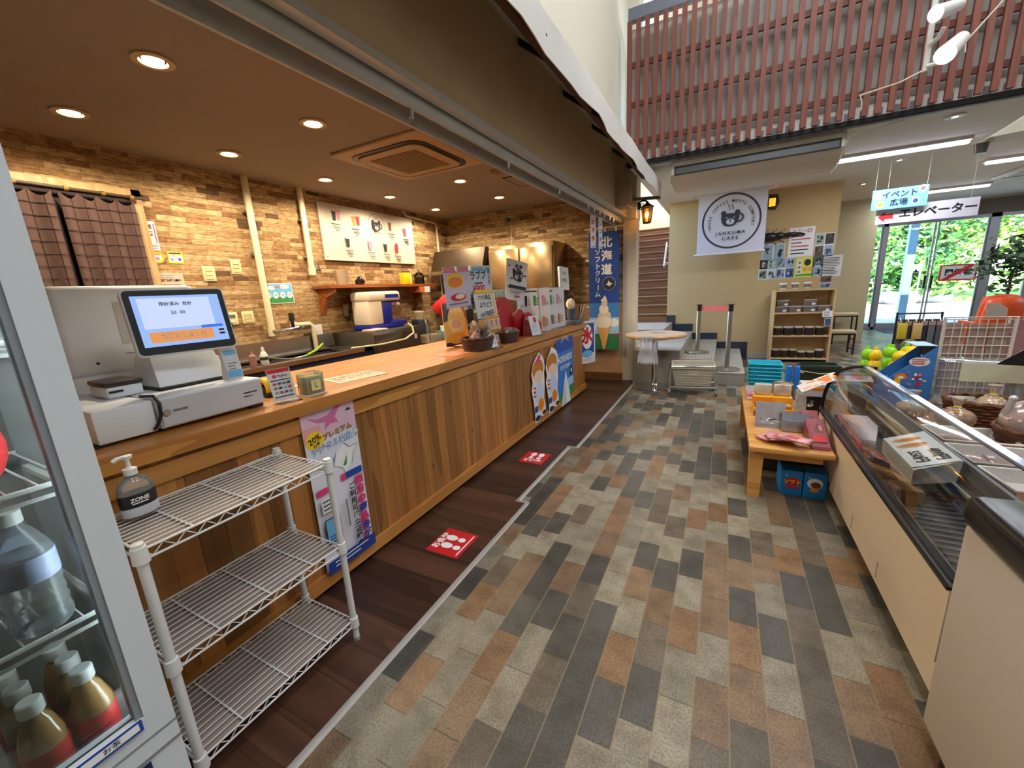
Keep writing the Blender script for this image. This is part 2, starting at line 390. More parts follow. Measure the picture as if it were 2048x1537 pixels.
struct('floor', MB().box((-8, -6, -.12), (10, 14.5, 0), PAVER))
fl = MB().box((-4.4, -1.5, .0005), (-1.165, 6.05, .004), DARKW).box((-1.165, -1.5, .0005), (-1.105, 2.2, .004), DARKW).box((-1.165, 3.24, .0005), (-1.10, 6.05, .004), DARKW)
struct('floor_cafe', fl)
for i, (x, y0, y1) in enumerate(((-1.105, -1.5, 2.2), (-1.175, 2.2, 3.24), (-1.10, 3.24, 6.05))):
    struct('trim_%d' % (i+1), MB().prism([(x-.012, 0), (x+.016, 0), (x+.012, .006), (x-.004, .009), (x-.012, .006)], y0, y1, ALU, axis=1))
struct('trim_4', MB().box((-1.187, 2.195, 0), (-1.09, 2.215, .008), ALU).box((-1.187, 3.23, 0), (-1.088, 3.25, .008), ALU))
# cafe shell
struct('wall_left', MB().box((-4.53, -1.6, 0), (-4.33, 6.25, 2.75), STONE))
struct('wall_end', MB().box((-4.33, 6.05, 1.16), (-1.31, 6.25, 2.75), STONE).box((-4.33, 6.045, .1), (-1.31, 6.25, 1.16), WAINS))
struct('baseboard_end', MB().box((-4.33, 6.02, 0), (-1.31, 6.045, .11), BASEW))
struct('wall_near', MB().box((-4.33, -1.6, 0), (-1.3, -1.5, 2.75), OFFW))
struct('ceiling_cafe', MB().box((-4.33, -1.5, 2.65), (-1.40, 6.05, 2.75), CAFECEIL))
# wall over the opening, its metal shutter rail, and the plaster above the awning
UPW = M('tan_fascia_board', (202, 178, 140), .7, var=.08, scale=3)
struct('wall_upper', MB().box((-1.40, -5, 2.96), (-1.25, 5.95, 6.0), PLASTER).box((-1.40, -1.5, 2.32), (-1.25, 5.95, 2.96), UPW))
struct('wall_pillar', MB().box((-1.31, 6.04, 0), (-1.13, 6.25, 2.8), M('cream_pillar_paint', (214, 202, 182), .75, var=.03)).box((-1.40, 5.95, 2.28), (-1.12, 6.25, 6.0), PLASTER))
r = MB()
for x0, x1, z0, z1 in ((-1.43, -1.415, 2.22, 2.40), (-1.33, -1.315, 2.24, 2.40), (-1.43, -1.315, 2.385, 2.40), (-1.415, -1.33, 2.30, 2.385)): r.box((x0, -1.5, z0), (x1, 5.98, z1), ALU)
r.box((-1.30, -1.5, 2.30), (-1.246, 5.98, 2.335), ALU)
ra = thing('shutter_rail', 'long metal shutter guide rail over the cafe counter opening', 'rail', (0, 0, 0))
r.build('rail_channel', ra)
for y in (1.65, 2.6, 3.55, 4.4, 4.62, 4.85, 5.06, 5.3, 5.5):
    h = MB().cyl((-1.32, y, 2.20), (-1.32, y, 2.235), .013, CHROME).tube([(-1.32, y, 2.20), (-1.312, y, 2.185), (-1.322, y, 2.17), (-1.335, y, 2.18)], .004, CHROME, 6); h.build('hook', ra)
# awning: sloping cloth, hanging valance, dark frame underneath
CLOTH = M('white_awning_cloth', (222, 218, 212), .8, var=.05, scale=5)
aw = thing('awning', 'white cloth awning jutting out above the cafe opening', 'awning', (-1.25, 0, 2.9))
n = 46; vs = []; fs = []
R_ = random.Random(3)
ys = [-1.5+7.45*i/n for i in range(n+1)]
for i, y in enumerate(ys):
    w = .008*math.sin(y*5)+.006*math.sin(y*11+1)
    vs += [(.0, y, .10), (.45+w*.3, y, -.255), (.452+w, y, -.33), (.45+w*1.3, y, -.42+.006*math.sin(y*7)), (.445+w*1.3, y, -.42+.006*math.sin(y*7)), (.442+w*.3, y, -.262), (.0, y, .085)]
for i in range(n):
    for k in range(7): l = (k+1) % 7; fs.append((i*7+k, i*7+l, i*7+7+l, i*7+7+k))
fs += [list(range(7)), [n*7+k for k in range(7)][::-1]]
MB().add(vs, fs, CLOTH).build('awning_cloth', aw)
f = MB()
for y in [-1.4+.82*i for i in range(9)]+[5.93]: f.prism([(.002, .06), (.43, -.275), (.43, -.31), (.002, .02)], y-.015, y+.015, DARK, axis=1)
f.box((.405, -1.48, -.34), (.44, 5.94, -.30), DARK).box((.2, -1.48, -.15), (.24, 5.94, -.11), M('brown_batten', (96, 66, 44), .7))
f.prism([(.002, -.40), (.44, -.43), (.44, -.395), (.002, -.365)], 5.9, 5.945, M('grey_brown_end_board', (128, 116, 104), .7), axis=1)
f.build('frame', aw)
# hall
struct('ceiling_hall', MB().box((-1.13, 5.46, 2.80), (10, 14, 2.95), HALLCEIL))
PAR = M('grey_white_parapet', (186, 184, 176), .8, var=.04)
struct('trim_5', MB().box((-1.13, 5.52, 2.95), (10, 5.62, 4.25), PAR).box((-1.13, 5.46, 2.785), (10, 5.50, 2.835), M('grey_edge_beam', (66, 68, 74), .5)))
struct('wall_balcony', MB().box((-1.13, 7.0, 4.2), (10, 7.15, 6), M('peach_upper_wall', (232, 200, 168), .8)))
struct('wall_beige', MB().box((-.97, 8.35, 0), (1.53, 8.5, 2.80), BEIGE).box((1.38, 8.5, 0), (1.53, 10.8, 2.8), BEIGE))
struct('baseboard_beige', MB().box((.42, 8.33, 0), (1.53, 8.35, .09), M('pale_grey_skirting', (176, 172, 164), .6)))
struct('wall_olive', MB().box((1.53, 10.8, 0), (2.6, 13.2, 2.80), OLIVE))
# stairs: four low blocks up to a landing, then a wooden flight
st = MB()
st.box((-.08, 6.08, 0), (.30, 8.34, .165), CONC).box((-.50, 6.14, 0), (-.08, 8.34, .33), CONC).box((-.86, 5.90, 0), (-.50, 8.34, .485), CONC).box((-1.13, 5.90, 0), (-.86, 8.34, .485), CONC)
st.box((-1.24, 7.0, .485), (-.86, 8.6, .655), CONC)
for k in range(9): st.box((-.47+k*.043, 6.16, .33), (-.45+k*.043, 8.3, .3315), CONC2)
for x0, x1, y, z in ((-.08, .30, 6.08, .165), (-.50, -.08, 6.14, .33), (-1.12, -.50, 5.90, .485)): st.box((x0, y-.006, z-.012), (x1, y+.03, z+.004), M('pale_step_nosing', (190, 182, 168), .6))
st.box((-2.4, 7.0, .485), (-1.24, 8.6, .655), CONC)
struct('stairs_lower', st)
st = MB(); NOSE = M('grey_metal_nosing', (172, 150, 128), .4, .3)
for k in range(13):
    y = 8.42+.27*k; z = .655+.165*(k+1)
    st.box((-2.4, y, z-.165), (-.96, y+.02, z-.012), STAIRW).box((-2.4, y-.02, z-.03), (-.96, y+.28, z), STAIRW).box((-2.4, y-.024, z-.012), (-.96, y-.012, z+.003), NOSE)
struct('stairs_upper', st)
struct('wall_stairwell', MB().box((-2.5, 8.36, 0), (-2.4, 12.2, 4.5), BEIGE).box((-2.5, 11.95, 2.0), (-.9, 12.05, 4.5), M('pale_green_white_wall', (226, 230, 216), .8)).box((-.97, 8.5, 0), (-.9, 12.05, 4.5), BEIGE).box((-2.4, 8.30, 4.4), (-.9, 12.05, 4.5), HALLCEIL))
lamp('stairwell_fill', 'AREA', (-1.6, 10.8, 4.3), 60, (1, .97, .9), .5)  # added fill with no fixture, brightens the white wall above the stairs
sk = [(.415, 0), (.415, .29), (-.08, .29), (-.08, .455), (-.50, .455), (-.50, .625), (-.815, .625), (-.815, .79), (-.97, .79), (-.97, .60), (-.86, .60), (-.86, .45), (-.50, .45), (-.5, .3), (-.08, .3), (-.08, .13), (.30, .13), (.30, 0)]
sk = [(.415, 0), (.415, .29), (-.08, .29), (-.08, .455), (-.50, .455), (-.50, .625), (-.815, .625), (-.815, .79), (-.97, .79), (-.97, 0)]
struct('trim_6', MB().prism(sk, 8.335, 8.35, NAVYT, axis=1))
HA, HB = PY(1334, 486, 10.0), PY(1328, 533, 9.4)
hr = thing('stair_handrail', 'short white sloping handrail at the right side of the brown stairs', 'handrail', HB)
MB().tube([(0, 0, 0), tuple((HA-HB)*.5), tuple(HA-HB)], .022, M('white_handrail', (226, 226, 226), .4), 10).build('rail', hr)
for k in (.15, .85): v = (HA-HB)*k; MB().cyl(tuple(v), (-.975-HB.x, v.y, v.z-.04), .01, STEEL, n=8).build('bracket', hr)
# far end: glazed doors in a steel frame, the car park and trees outside
STF = M('grey_steel_frame', (150, 156, 164), .4, .4, var=.03)
YD = 13.1
struct('wall_far', MB().box((2.6, YD-.05, 2.50), (10, YD+.15, 2.80), M('dark_lintel', (120, 112, 100), .7)).box((-8, 14.2, 0), (2.6, 14.4, 4.5), OLIVE))
GLASS = glassy('door_glass', 'f4fbfa', .04)
d = thing('glass_entrance_doors', 'automatic glass double doors in a grey steel frame', 'door'); d['kind'] = 'structure'; d.name = 'door_1'
del d['label']; del d['category']
MB().box((2.62, YD, 0), (2.70, YD+.08, 2.5), STF).box((3.28, YD, 0), (3.36, YD+.08, 2.5), STF).box((5.06, YD, 0), (5.22, YD+.10, 2.5), STF).box((2.62, YD, 2.42), (5.22, YD+.08, 2.5), STF).box((2.62, YD, 0), (5.2, YD+.08, .05), STF).build('door_frame', d)
for x0, x1 in ((2.70, 3.28), (3.36, 4.21), (4.24, 5.06)):
    l = MB().box((x0, YD+.03, .05), (x0+.03, YD+.06, 2.42), STF).box((x1-.03, YD+.03, .05), (x1, YD+.06, 2.42), STF).box((x0, YD+.03, .05), (x1, YD+.06, .14), STF).build('door_leaf', d)
    MB().box((x0+.03, YD+.04, .14), (x1-.03, YD+.05, 2.42), GLASS).build('pane', l)
for x in (4.15, 4.27): MB().box((x-.02, YD+.0, .95), (x+.02, YD+.03, 1.25), BLACK).build('door_handle', d)
w = MB().box((5.75, YD, .0), (5.85, YD+.08, 2.5), STF).box((5.22, YD, 2.42), (10, YD+.08, 2.5), STF).box((5.22, YD, 0), (10, YD+.08, .12), STF).box((7.6, YD, 0), (7.7, YD+.08, 2.5), STF)
wo = struct('window_1', w); MB().box((5.22, YD+.04, .12), (10, YD+.05, 2.42), GLASS).build('pane', wo)
struct('wall_right', MB().box((10, -6, 0), (10.2, 14, 6.2), OFFW)); struct('wall_back', MB().box((-8, -6.2, 0), (10, -6, 6.2), OFFW))
struct('ceiling_atrium', MB().box((-1.4, -6, 6.0), (10, 7.15, 6.15), HALLCEIL))
struct('wall_sideback', MB().box((-8, -6, 0), (-7.8, -1.6, 6), OFFW).box((-7.8, -1.7, 0), (-1.3, -1.6, 6), OFFW).box((-8, -6, 6), (-1.4, -1.6, 6.15), HALLCEIL))
for i, (x, y) in enumerate(((.6, 1.0), (.6, 3.6), (3.6, 1.0), (3.6, 3.6), (1.5, -2.2))):  # glowing housings for the added panel lamps, out of view
    solo('added_panel_lamp', MB().box((-.8, -.6, .03), (.8, .6, .12), OFFW).box((-.75, -.55, .0), (.75, .55, .03), M('added_panel_glow', (246, 250, 255), .5, var=0, emit=2.5)), 'large square panel lamp added on the unseen high roof', 'lamp', (x, y, 5.86), group='added roof panel lamps')
# outside
struct('ground', MB().box((-14, 14.4, -.2), (40, 60, -.02), M('pale_asphalt', (196, 192, 190), .9, var=.05)).box((2.6, YD+.15, -.2), (12, 16.5, -.01), M('grey_paving', (172, 170, 176), .8)))
struct('ground_lawn', MB().box((-14, 24, -.02), (40, 60, .06), M('sunlit_grass', (132, 168, 62), .9, var=.25, scale=3)))
solo('entrance_mat', MB().box((-.75, -.4, 0), (.75, .4, .012), M('blue_grey_mat', (86, 108, 132), .95, var=.1, scale=60)), 'blue grey mat lying inside the glass doors', 'mat', (4.1, 12.55, .0))
solo('porch_post', MB().box((-.09, -.09, -.02), (.09, .09, 3.3), M('pale_blue_post', (120, 160, 190), .5)), 'pale blue square post outside the glass doors', 'post', (4.55, 15.6, 0))
cp = thing('porch_canopy', 'blue green canopy roof seen outside above the glass doors', 'canopy', (4, 15.8, 2.9))
MB().box((-2.6, -1.2, .25), (5, 1.2, .4), M('pale_canopy', (168, 196, 206), .6)).build('roof', cp); MB().box((-2.6, 1.05, -.02), (5, 1.2, .25), M('teal_beam', (52, 104, 112), .6)).build('beam', cp)
LEAF = [M('leaf_%d' % i, c, .7, var=.15, scale=8) for i, c in enumerate(((104, 150, 44), (66, 120, 40), (150, 182, 64), (52, 104, 52)))]
BARK = M('brown_bark', (92, 74, 58), .9, var=.1)
def crown(cx, cz, rx, rz, n, cols, seed, leaf=.16):
    R = random.Random(seed); mb = MB()
    cl = [(R.gauss(0, .42)*rx, R.gauss(0, .42)*rx, cz+R.gauss(0, .42)*rz) for _ in range(26)]
    for i in range(n):
        c = R.choice(cl); p = Vector((c[0]+R.gauss(0, .2)*rx, c[1]+R.gauss(0, .2)*rx, c[2]+R.gauss(0, .2)*rz))
        a = Vector((R.uniform(-1, 1), R.uniform(-1, 1), R.uniform(-.6, .6))).normalized(); b = a.orthogonal().normalized(); s = leaf*R.uniform(.6, 1.3)
        mb.add([p-a*s, p+b*s*.55, p+a*s, p-b*s*.55], [(0, 1, 2, 3)], R.choice(cols))
    return mb
def tree(x, y, h, rx, cols, seed, label, n=2600, leaf=.16):
    t = thing('broadleaf_tree', label, 'tree', (x, y, 0), group='trees beyond the car park')
    crown(0, h*.55, rx, h*.42, n, cols, seed, leaf).build('crown', t)
    b = MB().cyl((0, 0, 0), (.1, 0, h*.6), .16, BARK, r2=.07)
    for k in range(4): b.cyl((.05, 0, h*(.3+.07*k)), (math.cos(k*1.7)*rx*.6, math.sin(k*1.7)*rx*.6, h*(.55+.06*k)), .05, BARK, r2=.02, n=8)
    b.build('trunk', t)
T1 = [LEAF[1], LEAF[3], LEAF[0]]; T2 = [LEAF[0], LEAF[2], LEAF[2]]
tree(5.2, 26, 6.5, 2.6, T1, 1, 'dark green leafy tree at the left of the glass doors'); tree(9.0, 27, 7, 2.8, T1, 2, 'dense green tree between the door post and door middle')
tree(12.4, 27, 6.5, 2.7, T2, 3, 'bright yellow green tree behind the right door leaf'); tree(16.0, 28, 7.5, 3, T2, 4, 'pale green tree at the right edge of the doors')
tree(20, 26, 7, 3, T2, 5, 'light green tree outside the far right window'); tree(14.5, 24.5, 2.6, 1.6, T1, 6, 'low dark bush behind the crossed-out sign', 1400); tree(7.2, 25, 2.6, 1.9, T1, 7, 'low dark bush behind the rock pile', 1500)
tree(10.6, 33, 10, 4, T2, 8, 'tall pale tree rising behind the nearer trees', 3000, .22); tree(23.5, 30, 9, 4, T1, 9, 'tall dark tree at far right beyond the window', 3000, .22); tree(2.5, 31, 9, 4, T1, 10, 'tall dark tree mostly hidden by the olive wall', 2200, .22)
rk = MB()
for i in range(8): R_ = random.Random(i); rk.ell((R_.uniform(-1, 1), R_.uniform(-.4, .4), .15+.1*R_.random()), (.5, .4, .3), M('grey_rock', (170, 164, 156), .9, var=.15), 9, 6)
solo('rock_pile', rk, 'pile of pale grey rocks across the car park', 'rocks', (7.2, 23.6, 0))
# ================================================================== THE CAFE
def ct(y): return .9804-.0078*y          # counter top height (it runs a touch downhill)
# ---- counter
ctr = thing('service_counter', 'long knotty cedar cafe counter with a thick golden wooden top', 'counter', (-1.655, 0, 0))
Y0, Y1 = -.6, 5.30
t = .056
MB().hexa([(-.84, Y0, ct(Y0)-t), (.035, Y0, ct(Y0)-t), (.035, Y1, ct(Y1)-t), (-.84, Y1, ct(Y1)-t), (-.84, Y0, ct(Y0)), (.035, Y0, ct(Y0)), (.035, Y1, ct(Y1)), (-.84, Y1, ct(Y1))], PINE).build('countertop', ctr)
MB().hexa([(-.03, Y0, .09), (0, Y0, .09), (0, Y1-.02, .09), (-.03, Y1-.02, .09), (-.03, Y0, ct(Y0)-t-.012), (0, Y0, ct(Y0)-t-.012), (0, Y1-.02, ct(Y1)-t-.012), (-.03, Y1-.02, ct(Y1)-t-.012)], PINEV).build('front_panel', ctr)
MB().hexa([(.0, Y0, ct(Y0)-t-.085), (.012, Y0, ct(Y0)-t-.085), (.012, Y1-.02, ct(Y1)-t-.085), (.0, Y1-.02, ct(Y1)-t-.085), (.0, Y0, ct(Y0)-t-.018), (.012, Y0, ct(Y0)-t-.018), (.012, Y1-.02, ct(Y1)-t-.018), (0, Y1-.02, ct(Y1)-t-.018)], PINEH).build('top_rail', ctr)
MB().box((-.02, Y0, .035), (.018, Y1-.01, .105), PINEH).box((-.02, Y0, .004), (-.03, Y1-.03, .04), DARK).build('bottom_rail', ctr)
MB().box((-.80, Y1-.05, .004), (-.03, Y1-.02, ct(Y1)-t), PINEV).box((-.82, Y0, .03), (-.80, Y1-.02, ct(Y1)-t-.01), PINEV).build('end_panel', ctr)

# ---- lights in the brown ceiling: a grid of recessed warm spots
TRIM = M('beige_lamp_trim', (214, 190, 150), .5, var=.02); BULB = M('warm_bulb', (255, 226, 176), .4, var=0, emit=40)
def downlight(x, y, label, first=[]):
    if first:
        d = dup(first[0], (x, y, 2.65), label=label)
    else:
        d = thing('ceiling_downlight', label, 'ceiling light', (x, y, 2.65), group='downlights in the brown cafe ceiling')
        MB().lathe([(.062, .0), (.088, -.002), (.09, -.010), (.062, -.012), (.055, -.004), (.05, .03)], TRIM, n=28).build('trim_ring', d)
        MB().lathe([(0.001, -.016), (.03, -.014), (.044, -.007), (.048, .004)], BULB, n=20).build('bulb', d)
        first.append(d)
    lamp('downlight_beam', 'SPOT', (x, y, 2.62), 72, (1, .82, .58), .05, spot_size=math.radians(164), spot_blend=.45)
downlight(-2.66, 1.30, 'ceiling downlight nearest the camera in the counter-side row'); downlight(-3.72, 1.29, 'ceiling downlight nearest the camera in the wall-side row, over the curtain doorway')
downlight(-2.68, 2.24, 'ceiling downlight before the air conditioner panel in the counter-side row'); downlight(-3.74, 2.24, 'ceiling downlight second from the camera in the wall-side row, by the first pipe')
downlight(-3.78, 3.21, 'ceiling downlight third in the wall-side row, before the menu board'); downlight(-3.82, 4.19, 'ceiling downlight in the wall-side row above the menu board middle')
downlight(-3.87, 5.19, 'ceiling downlight last in the wall-side row, by the far corner'); downlight(-2.72, 4.15, 'ceiling downlight just beyond the air conditioner panel'); downlight(-2.77, 5.15, 'ceiling downlight last in the counter-side row, toward the end wall')
ac = thing('ceiling_air_conditioner', 'square four-way air conditioner panel in the brown cafe ceiling', 'air conditioner', (-2.63, 3.22, 2.65))
ACP = M('beige_ac_plastic', (196, 170, 134), .5, var=.02)
MB().rbox((-.49, -.49, -.028), (.49, .49, 0), ACP, .012).build('panel', ac)
MB().prism([(x*1.0, y*1.0) for x, y in Sheet._round(None, .80, .80, .13)], -.036, -.0285, BLACK).prism(Sheet._round(None, .70, .70, .10), -.046, -.037, ACP).build('air_slot', ac)
g = MB().box((-.25, -.25, -.050), (.25, .25, -.047), M('brown_grille', (120, 98, 68), .7))
for i in range(17): g.box((-.25, -.245+i*.03, -.054), (.25, -.238+i*.03, -.0505), ACP)
g.build('grille', ac)
solo('smoke_detector', MB().lathe([(0.001, -.035), (.03, -.034), (.055, -.012), (.058, 0)], ACP, n=20), 'small round smoke detector on the brown ceiling before the air conditioner', 'detector', (-2.05, 2.25, 2.65))
solo('round_ceiling_cap', MB().lathe([(0.001, -.012), (.085, -.012), (.09, 0)], M('brown_cap', (128, 100, 70), .6), n=24), 'flat brown round cap on the ceiling by the access hatch', 'ceiling cap', (-2.2, 4.1, 2.65))
hch = MB().box((-.23, -.23, -.006), (.23, .23, 0), CAFECEIL)
for a, b in (((-.24, -.24), (.24, -.23)), ((-.24, .23), (.24, .24)), ((-.24, -.24), (-.23, .24)), ((.23, -.24), (.24, .24))): hch.box((a[0], a[1], -.008), (b[0], b[1], 0), DARK)
solo('access_hatch', hch, 'square access hatch outlined in dark on the brown ceiling', 'hatch', (-2.05, 4.6, 2.65))

# ---- rear wall (faces +x at x = -4.33)
WX = -4.33
dw = thing('curtain_doorway', 'doorway in the stone wall hung with a brown check curtain', 'doorway', (WX, 1.28, 0))
FRW = wood('beige_door_frame', (196, 158, 110), (160, 122, 80), axis=2, rough=.5, ring=5)
MB().box((0, -.50, 0), (.03, .46, 2.30), M('painted_doorway_dark', (40, 30, 28), .8)).build('opening', dw)  # solid slab, the unlit space behind the curtain painted as its dark colour
MB().box((0, .44, 0), (.06, .50, 2.36), FRW).box((0, -.56, 0), (.06, -.50, 2.36), FRW).box((0, -.56, 2.30), (.06, .5, 2.36), FRW).build('frame', dw)
MB().cyl((.10, -.55, 2.29), (.10, .49, 2.29), .012, M('dark_rod', (70, 50, 36), .5)).build('rod', dw)
CUR = M('brown_curtain', (88, 64, 58), .9, var=.08, scale=30); CURL = M('dark_check_line', (44, 28, 26), .9)
def curtain(y0, y1, ztop, seed):
    m = MB(); n = 40; R = random.Random(seed); vs = []; fs = []
    for i in range(n+1):
        y = y0+(y1-y0)*i/n
        for k, z in enumerate((ztop-.05*abs(math.sin(math.pi*4*i/n)), 1.9, 1.5, 1.1)): vs.append((.10+.018*math.sin(i*.55+k*.3), y, z))
    for i in range(n):
        for k in range(3): fs.append((i*4+k, i*4+k+1, i*4+5+k, i*4+4+k))
    m.add(vs, fs, CUR)
    for i in range(0, n+1, 6): m.tube([(Vector(vs[i*4+k])+Vector((.004, 0, 0))) for k in range(4)], .0022, CURL, 4)
    for j in range(13):
        z = ztop-.10-j*.085
        if z > 1.12: m.tube([(.106+.018*math.sin(i*.55), y0+(y1-y0)*i/n, z) for i in range(n+1)], .0022, CURL, 4)
    return m
curtain(-.49, -.03, 2.27, 1).build('curtain', dw); curtain(.0, .43, 2.27, 2).build('curtain', dw)
for y in (-.45, -.2, .05, .25, .42): MB().cyl((.10, y-.012, 2.29), (.10, y+.012, 2.29), .018, M('brass_ring', (190, 150, 80), .4, .8), n=10).build('curtain_ring', dw)
def pipe(y, z0, label, elbow=False, name='water_pipe'):
    p = thing(name, label, 'pipe', (WX+.05, y, 0))
    MB().cyl((0, 0, z0), (0, 0, 2.65), .033, CREAMPIPE, n=16).build('pipe', p)
    MB().cyl((0, 0, z0-.03), (0, 0, z0+.05), .042, CREAMPIPE, n=16).build('end_socket', p)
    for z in (2.3, 1.9): MB().box((-.045, -.05, z), (.0, .05, z+.02), STEEL).build('clamp', p)
    return p
p = pipe(2.66, 1.10, 'thick cream pipe down the stone wall between switches and scenic poster')
MB().tube([(.03, 0, 1.12), (.10, .02, 1.12), (.10, .16, 1.13), (.10, .25, 1.14), (.16, .27, 1.13)], .022, CHROME, 10).cyl((.10, .18, 1.13), (.10, .18, 1.22), .018, BLACK).cyl((.10, .18, 1.22), (.10, .18, 1.30), .032, BLACK, r2=.026).build('tap', p)
p = pipe(3.26, 1.74, 'shorter cream pipe left of the menu board ending in a valve')
MB().cyl((0, 0, 1.74), (.02, .10, 1.76), .022, CHROME).cyl((.02, .08, 1.72), (.02, .08, 1.86), .012, CHROME).build('valve', p)
lp = thing('elbow_pipe', 'short cream elbow pipe low on the wall above the sink', 'pipe', (WX+.07, 2.9, 0))
MB().tube([(0, 0, 1.16), (0, .20, 1.16), (0, .235, 1.13), (0, .24, 1.08), (0, .24, .86)], .026, CREAMPIPE, 12).build('pipe', lp)
MB().cyl((0, -.02, 1.16), (0, .04, 1.16), .035, CREAMPIPE).build('socket', lp)
cn = thing('conduit_pipe', 'thin cream conduit running along the ceiling edge and down the far corner', 'pipe', (WX+.03, 5.0, 0))
MB().tube([(0, -.05, 2.65), (0, .02, 2.58), (0, .70, 2.56), (0, .74, 2.53), (0, .745, 1.2)], .016, CREAMPIPE, 10).build('pipe', cn)
MB().box((-.03, .35, 2.545), (.02, .37, 2.58), STEEL).build('clamp', cn)
def wallsheet(name, sh, y, z, label, cat, off=.003, group=None, tilt=0): return solo(name, sh, label, cat, mtx=onX(WX+off+.002, y, z) @ Matrix.Rotation(tilt, 4, 'Z'), group=group)
s = Sheet(.075, .235, PAPER); s.vtext('禁煙', -.008, .07, .042, .055, INK); s.rect(.025, .02, .008, .16, RED); s.rect(0, -.08, .06, .012, PINK); s.rect(0, -.10, .06, .006, GREYI)
wallsheet('paper_notice', s, 1.815, 2.02, 'narrow white notice strip beside the curtain doorway', 'notice')
s = Sheet(.1, .1, M('orange_sticker', (240, 160, 40), .5), pts=[(.055*math.cos(i*math.pi/12), .05*math.sin(i*math.pi/12)) for i in range(24)]); s.oval(0, 0, .042, .038, YEL); s.oval(0, -.005, .03, .026, WHITE); s.oval(0, -.01, .02, .014, PINK); s.rect(0, .028, .05, .006, RED)
wallsheet('round_sticker', s, 1.815, 1.845, 'round orange and yellow sticker on the stone wall', 'sticker')
s = Sheet(.115, .10, YEL, r=.01); s.rect(0, .036, .09, .010, NAVY); s.rect(0, -.008, .10, .058, WHITE); s.text('安心', 0, .012, .026, PURP); s.text('お食事', 0, -.018, .028, PURP, bold=.03)
wallsheet('square_sticker', s, 1.95, 1.85, 'square yellow and purple sticker right of the round orange one', 'sticker')
s = Sheet(.20, .15, M('pinkish_paper', (214, 180, 160), .6)); s.lines(0, .05, .15, 2, .018, .005, GREYI, seed=2); s.text('店舗情報公開中', 0, .008, .022, INK, bold=.03); s.lines(0, -.025, .17, 3, .018, .006, GREYI, seed=4)
wallsheet('paper_notice', s, 1.875, 1.645, 'beige typed notice under the two stickers', 'notice')
def plate(y, z, w, h, label, kind):
    p = thing('wall_switch' if kind != 'thermo' else 'thermostat', label, 'switch' if kind != 'thermo' else 'thermostat', (WX, y, z))
    MB().rbox((0, -w/2, -h/2), (.012, w/2, h/2), M('cream_switch_plate', (222, 208, 160), .45, var=.02), .006).build('cover_plate', p)
    if kind == 'switch':
        for k in (-1, 0, 1): MB().box((.0125, -w*.3, k*h*.26-h*.1), (.017, w*.3, k*h*.26+h*.1), M('cream_switch_key', (210, 198, 150), .4, var=.02)).build('rocker', p)
    else:
        MB().box((.0125, -w*.3, h*.05), (.014, w*.3, h*.32), M('grey_display', (96, 108, 100), .3)).build('display', p)
        MB().box((.0125, -w*.2, -h*.3), (.015, w*.2, -h*.12), OFFW).build('button', p)
plate(2.19, 1.715, .11, .14, 'cream switch plate further left, above the cash register', 'switch'); plate(2.445, 1.785, .10, .145, 'cream switch plate nearer the thick pipe', 'switch')
plate(2.305, 1.285, .12, .125, 'white thermostat low on the wall right of the register screen', 'thermo'); plate(2.465, 1.285, .12, .125, 'low cream switch plate right of the thermostat', 'switch')
s = Sheet(.335, .215, PAPER); s.rect(0, .02, .32, .16, SKYB); s.rect(0, -.07, .32, .06, GRN); s.oval(-.08, .06, .05, .02, WHITE); s.oval(.07, .07, .06, .022, WHITE)
for i in range(4): s.oval(-.12+.08*i, -.02, .028, .035, WHITE); s.oval(-.12+.08*i, -.015, .014, .012, M('tan_ink', (206, 160, 130), .6))
s.text('ふれあい', 0, .07, .03, RED)
wallsheet('scenic_poster', s, 2.84, 1.515, 'small blue and green poster on the stone wall above the tap', 'poster')
# menu board
LOGOK = M('logo_charcoal', (38, 38, 48), .5, var=0)
def bearcup(s, x, y, k, m=LOGOK, bg=WHITE):
    # a cup shaped like a bear's head, with steam and a handle
    s.ring(x+.34*k, y+.0*k, .13*k, .20*k, m, 24)
    s.poly([(x+a*k, y+b*k) for a, b in ((-.36, .22), (.34, .22), (.36, .02), (.31, -.16), (.20, -.30), (.06, -.35), (-.10, -.35), (-.24, -.30), (-.34, -.16), (-.38, .02))], m)
    s.oval(x-.29*k, y+.24*k, .11*k, .11*k, m); s.oval(x+.27*k, y+.24*k, .11*k, .11*k, m)
    s.oval(x, y-.14*k, .17*k, .13*k, bg); s.oval(x, y-.08*k, .05*k, .035*k, m); s.rect(x, y-.13*k, .015*k, .07*k, m); s.rect(x, y-.175*k, .10*k, .018*k, m)
    s.oval(x-.15*k, y+.03*k, .025*k, .03*k, bg); s.oval(x+.15*k, y+.03*k, .025*k, .03*k, bg)
    for d in (-.07, .07):
        pts = [(x+(d+.035*math.sin(i*1.05))*k, y+(.36+i*.042)*k) for i in range(7)]
        for a, b in zip(pts, pts[1:]): s.poly([(a[0]-.016*k, a[1]), (a[0]+.016*k, a[1]), (b[0]+.016*k, b[1]), (b[0]-.016*k, b[1])], m)
def arctext(s, t, x, y, r, a0, a1, size, m, bold=.012):
    n = len(t)
    for i, ch in enumerate(t):
        if ch == ' ': continue
        a = math.radians(a0+(a1-a0)*i/(n-1)); s.text(ch, x+r*math.cos(a), y+r*math.sin(a), size, m, rot=a-math.pi/2, bold=bold)
MENUB = M('menu_board_white', (204, 194, 178), .5, var=.01)
mb = thing('menu_board', 'large white cafe menu board with drink pictures on the stone wall', 'menu board', mtx=onX(WX+.04, 4.30, 2.222))
s = Sheet(1.64, .66, MENUB, t=.022)
